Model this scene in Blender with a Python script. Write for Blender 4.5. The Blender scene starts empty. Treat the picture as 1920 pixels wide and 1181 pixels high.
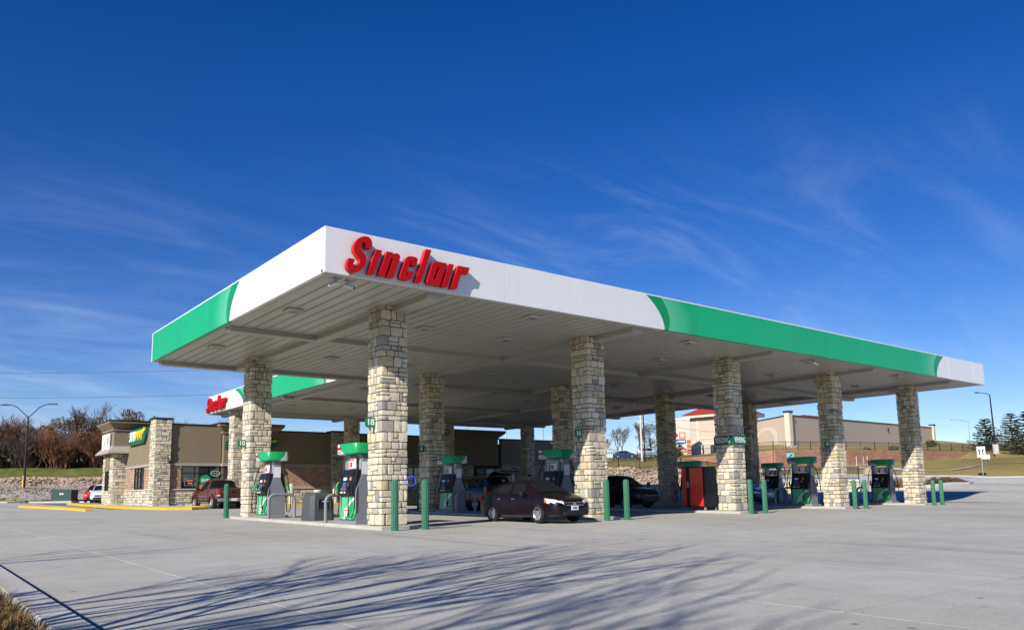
import bpy, bmesh, math, random
import numpy as np
from mathutils import Vector, Matrix
R = math.radians
random.seed(7)
sc = bpy.context.scene
COL = sc.collection

# ------------------------------------------------------------------ camera
CAM = Vector((-8.3184, -17.8837, 1.0339))
yaw, pitch, roll = 0.8965, 0.1325, -0.0178
fw = Vector((math.cos(yaw)*math.cos(pitch), math.sin(yaw)*math.cos(pitch), math.sin(pitch)))
rt = Vector((math.sin(yaw), -math.cos(yaw), 0.0))
up = rt.cross(fw)
r2 = math.cos(roll)*rt + math.sin(roll)*up
u2 = -math.sin(roll)*rt + math.cos(roll)*up
cd = bpy.data.cameras.new('camera')
cam = bpy.data.objects.new('camera', cd); COL.objects.link(cam)
cam.matrix_world = Matrix(((r2.x, u2.x, -fw.x, CAM.x), (r2.y, u2.y, -fw.y, CAM.y), (r2.z, u2.z, -fw.z, CAM.z), (0, 0, 0, 1)))
cd.sensor_width = 36; cd.lens = 1468.84/1920*36
cd.shift_y = (725.04-590.5)/1920
cd.clip_start = 0.1; cd.clip_end = 6000
sc.camera = cam

# ------------------------------------------------------------------ world, sun, exposure
SUND = Vector((1.587, 0.637, -1.0)).normalized()
EL = math.asin(-SUND.z)
ROT = math.atan2(-SUND.x, -SUND.y) % (2*math.pi)
w = bpy.data.worlds.new('World'); sc.world = w; w.use_nodes = True
nt = w.node_tree; N = nt.nodes; Lk = nt.links
def wn(t, **k):
    n = N.new(t)
    for a, b in k.items(): setattr(n, a, b)
    return n
def wmath(op, a, b=None, c=None, clamp=False):
    n = wn('ShaderNodeMath', operation=op); n.use_clamp = clamp
    for i, v in enumerate((a, b, c)):
        if v is None: continue
        if isinstance(v, (int, float)): n.inputs[i].default_value = v
        else: Lk.new(v, n.inputs[i])
    return n.outputs[0]
sky = wn('ShaderNodeTexSky', sky_type='NISHITA', sun_disc=False, sun_elevation=EL, sun_rotation=ROT,
         altitude=1200.0, air_density=1.0, dust_density=0.35, ozone_density=3.2)
hs = wn('ShaderNodeHueSaturation'); hs.inputs['Saturation'].default_value = 1.36; hs.inputs['Value'].default_value = 1.0
hs.inputs['Hue'].default_value = 0.519
Lk.new(sky.outputs[0], hs.inputs['Color'])
tc = wn('ShaderNodeTexCoord')
sep = wn('ShaderNodeSeparateXYZ'); Lk.new(tc.outputs['Generated'], sep.inputs[0])
den = wmath('ADD', wmath('MAXIMUM', sep.outputs[2], 0.0), 0.16)
cu = wmath('DIVIDE', sep.outputs[0], den); cv = wmath('DIVIDE', sep.outputs[1], den)
cmb = wn('ShaderNodeCombineXYZ'); Lk.new(cu, cmb.inputs[0]); Lk.new(cv, cmb.inputs[1])
def wnoise(vec, scale, rotz, sx, sy, detail, dist, loc=(0, 0, 0)):
    m = wn('ShaderNodeMapping'); m.inputs['Rotation'].default_value = (0, 0, rotz); m.inputs['Scale'].default_value = (sx, sy, 1); m.inputs['Location'].default_value = loc
    Lk.new(vec, m.inputs[0])
    n = wn('ShaderNodeTexNoise'); n.inputs['Scale'].default_value = scale; n.inputs['Detail'].default_value = detail
    n.inputs['Roughness'].default_value = 0.62; n.inputs['Distortion'].default_value = dist
    Lk.new(m.outputs[0], n.inputs[0]); return n.outputs[0]
def wramp(v, a, b):
    n = wn('ShaderNodeMapRange', interpolation_type='SMOOTHSTEP'); n.inputs[1].default_value = a; n.inputs[2].default_value = b
    Lk.new(v, n.inputs[0]); return n.outputs[0]
wisp = wramp(wnoise(cmb.outputs[0], 2.3, 1.02, 0.6, 1.7, 14, 0.7), 0.40, 0.98)
broad = wramp(wnoise(cmb.outputs[0], 0.8, 0.3, 1, 1, 4, 0.6, (5.3, 2.9, 0)), 0.40, 0.72)
lowband = wramp(wnoise(cmb.outputs[0], 0.7, 1.0, 0.6, 1.4, 14, 0.9, (1.3, 4.2, 0)), 0.36, 0.80)
def zmask(a, b):
    n = wn('ShaderNodeMapRange', interpolation_type='SMOOTHSTEP'); n.inputs[1].default_value = a; n.inputs[2].default_value = b; Lk.new(sep.outputs[2], n.inputs[0]); return n.outputs[0]
def lobe(d, sharp):
    n = wn('ShaderNodeVectorMath', operation='DOT_PRODUCT'); Lk.new(tc.outputs['Generated'], n.inputs[0]); n.inputs[1].default_value = d
    return wmath('POWER', wmath('MAXIMUM', n.outputs['Value'], 0.0), sharp)
patch_ = wmath('ADD', wmath('ADD', lobe((0.643, 0.703, 0.305), 60), lobe((0.71, 0.66, 0.24), 60)), wmath('ADD', lobe((0.20, 0.96, 0.17), 45), lobe((0.86, 0.46, 0.21), 30)), clamp=True)
amt = wmath('ADD', wmath('MULTIPLY', patch_, 0.75), wmath('MULTIPLY', broad, 0.35), clamp=True)
cl = wmath('ADD', wmath('MULTIPLY', wmath('MULTIPLY', wmath('MULTIPLY', wisp, amt), zmask(0.46, 0.30)), 0.42), wmath('MULTIPLY', wmath('MULTIPLY', lowband, wmath('MULTIPLY', zmask(0.28, 0.06), wmath('ADD', 0.45, wmath('MULTIPLY', lobe((0.10, 0.98, 0.16), 9), 0.9)))), 0.8), clamp=True)
mixc = wn('ShaderNodeMix', data_type='RGBA'); Lk.new(cl, mixc.inputs[0]); Lk.new(hs.outputs[0], mixc.inputs[6])
mixc.inputs[7].default_value = (5.2, 6.4, 8.6, 1)
bg = N['Background']; Lk.new(mixc.outputs[2], bg.inputs[0]); bg.inputs[1].default_value = 0.10
sl = bpy.data.lights.new('sun', 'SUN'); sl.energy = 5.0; sl.angle = R(0.55); sl.color = (1.0, 0.95, 0.86)
so = bpy.data.objects.new('sun', sl); COL.objects.link(so); so.rotation_euler = SUND.to_track_quat('-Z', 'Y').to_euler(); so.location = (-60, -30, 60)
vs = sc.view_settings; vs.view_transform = 'Standard'; vs.look = 'None'; vs.exposure = 0.22; vs.gamma = 1.0; vs.use_curve_mapping = False
sc.cycles.max_bounces = 6; sc.cycles.diffuse_bounces = 1; sc.cycles.glossy_bounces = 3; sc.cycles.transparent_max_bounces = 6

# ------------------------------------------------------------------ materials
def mat(name, color, rough=0.7, metal=0.0, coat=0.0, var=0.0, vscale=3.0, bump=0.0, bscale=20.0, rnd=0.0, island=0.0, spec=0.5, emit=None, es=0.0, trans=0.0, ior=1.45, palette=None, world=False):
    m = bpy.data.materials.new(name); m.use_nodes = True
    t = m.node_tree; n = t.nodes; l = t.links; b = n['Principled BSDF']
    b.inputs['Roughness'].default_value = rough; b.inputs['Metallic'].default_value = metal
    b.inputs['Coat Weight'].default_value = coat; b.inputs['Specular IOR Level'].default_value = spec; b.inputs['IOR'].default_value = ior
    b.inputs['Transmission Weight'].default_value = trans
    c = tuple(color)+(1,)
    b.inputs['Base Color'].default_value = c
    out = None
    def rgb():
        nonlocal out
        if out is None:
            x = n.new('ShaderNodeRGB'); x.outputs[0].default_value = c; out = x.outputs[0]
        return out
    if palette:
        src = n.new('ShaderNodeObjectInfo').outputs['Random'] if rnd or not island else n.new('ShaderNodeNewGeometry').outputs['Random Per Island']
        cr = n.new('ShaderNodeValToRGB'); cr.color_ramp.interpolation = 'LINEAR'
        els = cr.color_ramp.elements
        for i, (p, cc) in enumerate(palette):
            e = els[i] if i < 2 else els.new(p)
            e.position = p; e.color = tuple(cc)+(1,)
        l.new(src, cr.inputs[0]); out = cr.outputs[0]
    elif rnd or island:
        src = n.new('ShaderNodeObjectInfo').outputs['Random'] if rnd else n.new('ShaderNodeNewGeometry').outputs['Random Per Island']
        amt = rnd or island
        mr = n.new('ShaderNodeMapRange'); mr.inputs[3].default_value = 1-amt; mr.inputs[4].default_value = 1+amt; l.new(src, mr.inputs[0])
        h = n.new('ShaderNodeHueSaturation'); l.new(rgb(), h.inputs['Color']); l.new(mr.outputs[0], h.inputs['Value']); out = h.outputs[0]
    co = n.new('ShaderNodeNewGeometry').outputs['Position'] if world else n.new('ShaderNodeTexCoord').outputs['Object']
    if var:
        ns = n.new('ShaderNodeTexNoise'); ns.inputs['Scale'].default_value = vscale; ns.inputs['Detail'].default_value = 6; l.new(co, ns.inputs[0])
        mr = n.new('ShaderNodeMapRange'); mr.inputs[1].default_value = 0.25; mr.inputs[2].default_value = 0.75; mr.inputs[3].default_value = 1-var; mr.inputs[4].default_value = 1+var; l.new(ns.outputs[0], mr.inputs[0])
        h = n.new('ShaderNodeHueSaturation'); l.new(rgb(), h.inputs['Color']); l.new(mr.outputs[0], h.inputs['Value']); out = h.outputs[0]
    if out is not None: l.new(out, b.inputs['Base Color'])
    if bump:
        ns = n.new('ShaderNodeTexNoise'); ns.inputs['Scale'].default_value = bscale; ns.inputs['Detail'].default_value = 5; l.new(co, ns.inputs[0])
        bp = n.new('ShaderNodeBump'); bp.inputs['Strength'].default_value = bump; bp.inputs['Distance'].default_value = 0.02; l.new(ns.outputs[0], bp.inputs['Height']); l.new(bp.outputs[0], b.inputs['Normal'])
    if emit:
        b.inputs['Emission Color'].default_value = tuple(emit)+(1,); b.inputs['Emission Strength'].default_value = es
    return m

STONE_PAL = [(0.0, (0.50, 0.43, 0.31)), (0.14, (0.64, 0.57, 0.43)), (0.36, (0.71, 0.65, 0.51)), (0.58, (0.57, 0.46, 0.28)), (0.70, (0.65, 0.58, 0.45)), (0.84, (0.44, 0.41, 0.35)), (0.94, (0.28, 0.265, 0.245)), (1.0, (0.58, 0.49, 0.34))]
M = {}
M['stone'] = mat('limestone', (0.5, 0.45, 0.34), 0.9, palette=STONE_PAL, rnd=1, var=0.14, vscale=9, bump=0.55, bscale=14, world=True)
M['stone_i'] = mat('limestone_small', (0.5, 0.45, 0.34), 0.9, palette=STONE_PAL, island=1, var=0.14, vscale=9, bump=0.5, bscale=14, world=True)
M['mortar'] = mat('dark_joint', (0.05, 0.043, 0.036), 0.95, var=0.2)
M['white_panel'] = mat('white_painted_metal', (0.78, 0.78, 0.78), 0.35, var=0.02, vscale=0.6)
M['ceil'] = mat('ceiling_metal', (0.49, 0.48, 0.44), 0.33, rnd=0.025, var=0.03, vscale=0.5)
M['beam'] = mat('beam_metal', (0.47, 0.46, 0.42), 0.45)
M['dark_trim'] = mat('dark_trim', (0.03, 0.03, 0.035), 0.5)
M['red'] = mat('red_acrylic', (0.46, 0.003, 0.006), 0.55, spec=0.25)
M['red_side'] = mat('red_return', (0.6, 0.012, 0.02), 0.5, spec=0.3)
M['green'] = mat('green_paint', (0.015, 0.30, 0.12), 0.4, coat=0.2)
M['green_dk'] = mat('dark_green_paint', (0.035, 0.16, 0.09), 0.45, var=0.12, vscale=5, bump=0.05)
M['sign_green'] = mat('sign_green', (0.005, 0.22, 0.07), 0.5)
M['sign_green_dk'] = mat('street_sign_green', (0.004, 0.12, 0.07), 0.5)
M['white'] = mat('white_paint', (0.8, 0.8, 0.79), 0.5)
M['grey'] = mat('grey_paint', (0.23, 0.24, 0.26), 0.45, var=0.05)
M['silver'] = mat('silver_paint', (0.42, 0.44, 0.47), 0.35, metal=0.3)
M['black'] = mat('black_plastic', (0.012, 0.012, 0.014), 0.4)
M['rubber'] = mat('black_rubber', (0.015, 0.015, 0.016), 0.75)
M['concrete'] = None
M['kerb'] = mat('kerb_concrete', (0.47, 0.45, 0.40), 0.9, var=0.12, vscale=1.2, bump=0.15, bscale=40, world=True)
M['joint'] = mat('joint_sand', (0.17, 0.155, 0.135), 0.95, var=0.2, vscale=2, world=True)
M['yellow'] = mat('yellow_kerb_paint', (0.72, 0.43, 0.02), 0.7, var=0.08, vscale=2)
M['eifs'] = mat('taupe_render', (0.225, 0.183, 0.115), 0.9, var=0.05, vscale=1.5, bump=0.1, bscale=80)
M['eifs_lt'] = mat('pale_grey_render', (0.36, 0.325, 0.275), 0.9, var=0.04)
M['eifs_dk'] = mat('dark_brown_render', (0.11, 0.085, 0.06), 0.9, var=0.05)
M['block'] = mat('split_face_block', (0.42, 0.27, 0.18), 0.95, island=0.16, var=0.2, vscale=12, bump=0.8, bscale=12, world=True)
M['block_joint'] = mat('block_mortar', (0.30, 0.22, 0.16), 0.95)
M['cap'] = mat('parapet_cap', (0.02, 0.02, 0.022), 0.5)
M['sill'] = mat('cast_sill', (0.55, 0.5, 0.42), 0.85)
M['glass'] = mat('window_glass', (0.02, 0.028, 0.035), 0.04, spec=1.0, ior=1.6)
M['glass_b'] = mat('painted_sky_window_glass', (0.16, 0.27, 0.36), 0.08, spec=0.8)  # sky reflection painted into the entrance panes as a pale blue base
M['frame'] = mat('window_frame', (0.012, 0.012, 0.013), 0.45)
M['brickwall'] = mat('red_block', (0.35, 0.185, 0.125), 0.95, island=0.14, var=0.15, vscale=0.5, world=True)
M['tan'] = mat('tan_render', (0.56, 0.455, 0.365), 0.9, var=0.03)
M['cream'] = mat('cream_trim', (0.66, 0.57, 0.43), 0.85)
M['redroof'] = mat('red_roof', (0.36, 0.04, 0.03), 0.6)
M['pole_dk'] = mat('dark_pole', (0.018, 0.016, 0.018), 0.5)
M['pole_grey'] = mat('galvanised_pole', (0.40, 0.42, 0.44), 0.5, metal=0.3)
M['pole_wood'] = mat('pale_utility_pole', (0.62, 0.58, 0.5), 0.85)
M['wire'] = mat('wire', (0.12, 0.14, 0.18), 0.7)
M['utility_green'] = mat('utility_green', (0.02, 0.06, 0.045), 0.55)
M['bark'] = mat('bark', (0.12, 0.09, 0.07), 0.95, var=0.25, vscale=4)
M['bark_pale'] = mat('pale_bark', (0.27, 0.23, 0.20), 0.95, var=0.25, vscale=4)
M['twig_red'] = mat('reddish_twigs', (0.15, 0.066, 0.032), 0.95, rnd=0.25)
M['twig_grey'] = mat('greyish_twigs', (0.14, 0.105, 0.085), 0.95, rnd=0.2)
M['leaf_brown'] = mat('brown_leaves', (0.15, 0.085, 0.035), 0.9, island=0.5)
M['leaf_olive'] = mat('olive_leaves', (0.125, 0.095, 0.035), 0.9, island=0.5)
M['leaf_orange'] = mat('orange_leaves', (0.24, 0.10, 0.025), 0.9, island=0.5)
M['needle'] = mat('pine_needles', (0.036, 0.062, 0.022), 0.9, island=0.5)
M['needle_b'] = mat('bronzed_pine_needles', (0.075, 0.062, 0.02), 0.9, island=0.5)
M['shrub_yl'] = mat('yellow_green_leaves', (0.20, 0.17, 0.04), 0.9, island=0.4)
M['drygrass'] = mat('dry_grass', (0.27, 0.165, 0.05), 0.95, island=0.4)
M['rock_tan'] = mat('tan_riprap', (0.39, 0.30, 0.215), 0.95, island=0.3, var=0.1)
M['rock_grey'] = mat('grey_gravel', (0.32, 0.285, 0.245), 0.95, island=0.35)
M['mulch'] = mat('mulch', (0.09, 0.05, 0.03), 0.95, var=0.4, vscale=6, world=True)
M['soil'] = mat('gravel_base', (0.33, 0.29, 0.24), 0.95, var=0.25, vscale=3, bump=0.5, bscale=10, world=True)
M['skin'] = mat('skin', (0.5, 0.3, 0.2), 0.6)
M['cloth_dk'] = mat('dark_clothes', (0.02, 0.022, 0.03), 0.9)
M['cloth_blue'] = mat('blue_clothes', (0.03, 0.09, 0.25), 0.9)
M['hair'] = mat('dark_hair', (0.02, 0.014, 0.01), 0.8)
M['car_maroon_dk'] = mat('dark_plum_paint', (0.0075, 0.003, 0.006), 0.3, coat=0.15, spec=0.35)
M['dust'] = mat('dusty_lower_door', (0.06, 0.045, 0.042), 0.5, var=0.3, vscale=4, coat=0.2)
M['car_red'] = mat('maroon_paint', (0.085, 0.006, 0.011), 0.25, metal=0.2, coat=0.6)
M['car_black'] = mat('black_car_paint', (0.006, 0.006, 0.008), 0.3, coat=0.3)
M['car_blue'] = mat('blue_car_paint', (0.02, 0.05, 0.16), 0.25, coat=0.8)
M['car_silver'] = mat('silver_car_paint', (0.4, 0.43, 0.47), 0.3, metal=0.5, coat=0.6)
M['car_white'] = mat('white_car_paint', (0.75, 0.76, 0.78), 0.3, coat=0.6)
M['car_orange'] = mat('red_car_paint', (0.55, 0.04, 0.02), 0.3, coat=0.6)
M['carglass'] = mat('car_glass', (0.010, 0.013, 0.015), 0.03, spec=0.3, ior=1.4)
M['chrome'] = mat('chrome', (0.7, 0.7, 0.72), 0.15, metal=1.0)
M['rim'] = mat('wheel_alloy', (0.5, 0.5, 0.52), 0.3, metal=0.7)
M['headlamp'] = mat('headlamp', (0.75, 0.76, 0.78), 0.12, coat=1.0)
M['amber'] = mat('amber_lens', (0.8, 0.2, 0.02), 0.2)
M['taillamp'] = mat('tail_lamp', (0.5, 0.02, 0.015), 0.15, coat=0.8)
M['plate'] = mat('licence_plate', (0.75, 0.77, 0.8), 0.4)
M['screen'] = mat('pump_screen', (0.06, 0.13, 0.25), 0.2)
M['label_red'] = mat('label_red', (0.6, 0.03, 0.02), 0.5)
M['label_blue'] = mat('label_blue', (0.03, 0.10, 0.42), 0.5)
M['label_green'] = mat('label_green', (0.02, 0.32, 0.13), 0.5)
M['label_yellow'] = mat('label_yellow', (0.8, 0.62, 0.03), 0.5)
M['label_orange'] = mat('label_orange', (0.8, 0.25, 0.08), 0.5)
M['beige'] = mat('beige_bollard', (0.60, 0.52, 0.36), 0.6, var=0.05)
M['teal'] = mat('teal_sign', (0.10, 0.45, 0.45), 0.5)
M['bin'] = mat('bin_plastic', (0.075, 0.078, 0.085), 0.6, var=0.06)
M['vend_red'] = mat('vending_red', (0.75, 0.03, 0.015), 0.35, coat=0.3)
M['neon_blue'] = mat('blue_neon', (0.05, 0.05, 0.6), 0.4, emit=(0.08, 0.08, 1.0), es=1.6)
M['neon_red'] = mat('red_neon', (0.5, 0.1, 0.08), 0.4, emit=(1.0, 0.25, 0.2), es=0.35)
M['neon_green'] = mat('green_neon', (0.1, 0.4, 0.3), 0.4, emit=(0.3, 1.0, 0.7), es=0.3)
M['panel_tan'] = mat('pylon_pale', (0.62, 0.58, 0.50), 0.7)
M['orange_brick'] = mat('pylon_brick', (0.42, 0.16, 0.09), 0.9, var=0.1)

def concrete_mat():
    m = bpy.data.materials.new('concrete'); m.use_nodes = True
    t = m.node_tree; n = t.nodes; l = t.links; b = n['Principled BSDF']; b.inputs['Roughness'].default_value = 0.88; b.inputs['Specular IOR Level'].default_value = 0.3
    pos = n.new('ShaderNodeNewGeometry').outputs['Position']
    def noise(s, d=6, sc_=(1, 1, 1), dist=0.0, rough=0.55, rz=0.0):
        mp = n.new('ShaderNodeMapping'); mp.inputs['Scale'].default_value = sc_; mp.inputs['Rotation'].default_value = (0, 0, rz); l.new(pos, mp.inputs[0])
        x = n.new('ShaderNodeTexNoise'); x.inputs['Scale'].default_value = s; x.inputs['Detail'].default_value = d; x.inputs['Distortion'].default_value = dist; x.inputs['Roughness'].default_value = rough; l.new(mp.outputs[0], x.inputs[0]); return x.outputs[0]
    def ramp(v, a, b_, lo, hi):
        x = n.new('ShaderNodeMapRange'); x.interpolation_type = 'SMOOTHSTEP'; x.inputs[1].default_value = a; x.inputs[2].default_value = b_; x.inputs[3].default_value = lo; x.inputs[4].default_value = hi; l.new(v, x.inputs[0]); return x.outputs[0]
    def mul(a, c):
        x = n.new('ShaderNodeMath'); x.operation = 'MULTIPLY'; l.new(a, x.inputs[0]); l.new(c, x.inputs[1]); return x.outputs[0]
    f = ramp(noise(0.16, 5), 0.3, 0.7, 0.92, 1.06)                      # broad tone
    f = mul(f, ramp(noise(1.3, 8, rough=.65), 0.25, 0.75, 0.92, 1.07))  # mottling
    f = mul(f, ramp(noise(28, 4), 0.25, 0.75, 0.90, 1.09))              # grain
    f = mul(f, ramp(noise(0.9, 4, (1, .06, 1), .4), 0.56, 0.76, 1.0, 0.80))   # tyre tracks along the lanes
    f = mul(f, ramp(noise(0.8, 5, (.07, 1, 1), .5), 0.57, 0.78, 1.0, 0.83))   # tracks along the front
    f = mul(f, ramp(noise(1.7, 3, dist=.3), 0.66, 0.75, 1.0, 0.68))     # oil drips
    vo = n.new('ShaderNodeTexVoronoi'); vo.inputs['Scale'].default_value = 1.1; l.new(pos, vo.inputs[0])
    f = mul(f, ramp(vo.outputs['Distance'], 0.03, 0.055, 0.5, 1.0))     # gum and tar specks
    cr = noise(0.35, 7, dist=.8)                                        # hairline cracks: a narrow band of a noise level
    x = n.new('ShaderNodeMath'); x.operation = 'SUBTRACT'; l.new(cr, x.inputs[0]); x.inputs[1].default_value = .5; y = n.new('ShaderNodeMath'); y.operation = 'ABSOLUTE'; l.new(x.outputs[0], y.inputs[0])
    wk = ramp(noise(.23, 2), .52, .60, 0.0, 1.0); z = n.new('ShaderNodeMath'); z.operation = 'MULTIPLY_ADD'; c1 = ramp(y.outputs[0], 0.0, 0.0035, -0.30, 0.0); l.new(c1, z.inputs[0]); l.new(wk, z.inputs[1]); z.inputs[2].default_value = 1.0; f = mul(f, z.outputs[0])
    f = mul(f, ramp(n.new('ShaderNodeObjectInfo').outputs['Random'], 0, 1, .97, 1.03))
    mx = n.new('ShaderNodeMix'); mx.data_type = 'RGBA'; l.new(ramp(noise(.4, 4), .35, .65, 0, 1), mx.inputs[0]); mx.inputs[6].default_value = (0.455, 0.442, 0.395, 1); mx.inputs[7].default_value = (0.46, 0.435, 0.372, 1)
    h = n.new('ShaderNodeHueSaturation'); l.new(mx.outputs[2], h.inputs['Color']); l.new(f, h.inputs['Value']); l.new(h.outputs[0], b.inputs['Base Color'])
    bp = n.new('ShaderNodeBump'); bp.inputs['Strength'].default_value = .12; bp.inputs['Distance'].default_value = .01; l.new(noise(60, 4), bp.inputs['Height']); l.new(bp.outputs[0], b.inputs['Normal'])
    return m
M['concrete'] = concrete_mat()

def fascia_mat(name, axis, green_lo, green_hi):
    """white panels with a green band between two swept edges; printed film: colour only. lo/hi = (bottom, top) along the axis, or None."""
    m = bpy.data.materials.new(name); m.use_nodes = True
    t = m.node_tree; n = t.nodes; l = t.links; b = n['Principled BSDF']; b.inputs['Roughness'].default_value = 0.38; b.inputs['Coat Weight'].default_value = 0.1
    def mt(op, a, c=None, clamp=False):
        x = n.new('ShaderNodeMath'); x.operation = op; x.use_clamp = clamp
        for i, v in enumerate((a, c)):
            if v is None: continue
            if isinstance(v, (int, float)): x.inputs[i].default_value = v
            else: l.new(v, x.inputs[i])
        return x.outputs[0]
    sp = n.new('ShaderNodeSeparateXYZ'); l.new(n.new('ShaderNodeNewGeometry').outputs['Position'], sp.inputs[0])
    s = sp.outputs[0 if axis == 'x' else 1]; z = sp.outputs[2]
    tt = mt('DIVIDE', mt('SUBTRACT', z, 6.6), 1.154, True)
    t2 = mt('MULTIPLY', tt, tt)
    def mixc(f, a, c):
        x = n.new('ShaderNodeMix'); x.data_type = 'RGBA'
        l.new(f, x.inputs[0])
        for i, v in ((6, a), (7, c)):
            if isinstance(v, tuple): x.inputs[i].default_value = v+(1,)
            else: l.new(v, x.inputs[i])
        return x.outputs[2]
    G = (0.006, 0.41, 0.165); GD = (0.004, 0.29, 0.10); GL = (0.20, 0.62, 0.40); W = (0.80, 0.80, 0.80)
    inside = None; band = None; edge = None
    for side, g in ((1, green_lo), (-1, green_hi)):
        if g is None: continue
        e = mt('ADD', mt('MULTIPLY', t2, g[1]-g[0]), g[0])
        d = mt('MULTIPLY', mt('SUBTRACT', s, e), side)           # metres into the green
        ins = mt('GREATER_THAN', d, 0.0)
        inside = ins if inside is None else mt('MULTIPLY', inside, ins)
        e2 = mt('ADD', mt('MULTIPLY', tt, side*0.55), mt('ADD', e, side*0.22))
        d2 = mt('MULTIPLY', mt('SUBTRACT', s, e2), side)
        bd = mt('MULTIPLY', mt('GREATER_THAN', d2, 0.0), mt('SUBTRACT', 1.0, mt('DIVIDE', d2, 1.3, True), True), True)
        dk = mt('LESS_THAN', d2, 0.0)
        band = bd if band is None else mt('MAXIMUM', band, bd)
        edge = dk if edge is None else mt('MAXIMUM', edge, dk)
    g1 = mixc(edge, G, GD)
    g2 = mixc(mt('MULTIPLY', band, 0.55), g1, GL)
    col = mixc(inside, W, g2)
    ns = n.new('ShaderNodeTexNoise'); ns.inputs['Scale'].default_value = 0.6; ns.inputs['Detail'].default_value = 4
    l.new(n.new('ShaderNodeNewGeometry').outputs['Position'], ns.inputs[0])
    mr = n.new('ShaderNodeMapRange'); mr.inputs[3].default_value = 0.93; mr.inputs[4].default_value = 1.05; l.new(ns.outputs[0], mr.inputs[0])
    mp = n.new('ShaderNodeMapping'); mp.inputs['Scale'].default_value = (1, 1, .05); l.new(n.new('ShaderNodeNewGeometry').outputs['Position'], mp.inputs[0])
    n2 = n.new('ShaderNodeTexNoise'); n2.inputs['Scale'].default_value = 6; n2.inputs['Detail'].default_value = 5; l.new(mp.outputs[0], n2.inputs[0])
    m2 = n.new('ShaderNodeMapRange'); m2.inputs[1].default_value = .45; m2.inputs[2].default_value = .8; m2.inputs[3].default_value = 1.0; m2.inputs[4].default_value = .955; l.new(n2.outputs[0], m2.inputs[0])
    rv = n.new('ShaderNodeMapRange'); rv.inputs[3].default_value = .97; rv.inputs[4].default_value = 1.02; l.new(n.new('ShaderNodeObjectInfo').outputs['Random'], rv.inputs[0])
    h = n.new('ShaderNodeHueSaturation'); l.new(col, h.inputs['Color']); l.new(mt('MULTIPLY', mt('MULTIPLY', mr.outputs[0], m2.outputs[0]), rv.outputs[0]), h.inputs['Value'])
    l.new(h.outputs[0], b.inputs['Base Color'])
    bp = n.new('ShaderNodeBump'); bp.inputs['Strength'].default_value = .25; bp.inputs['Distance'].default_value = .05; l.new(ns.outputs[0], bp.inputs['Height']); l.new(bp.outputs[0], b.inputs['Normal'])
    return m

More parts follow.
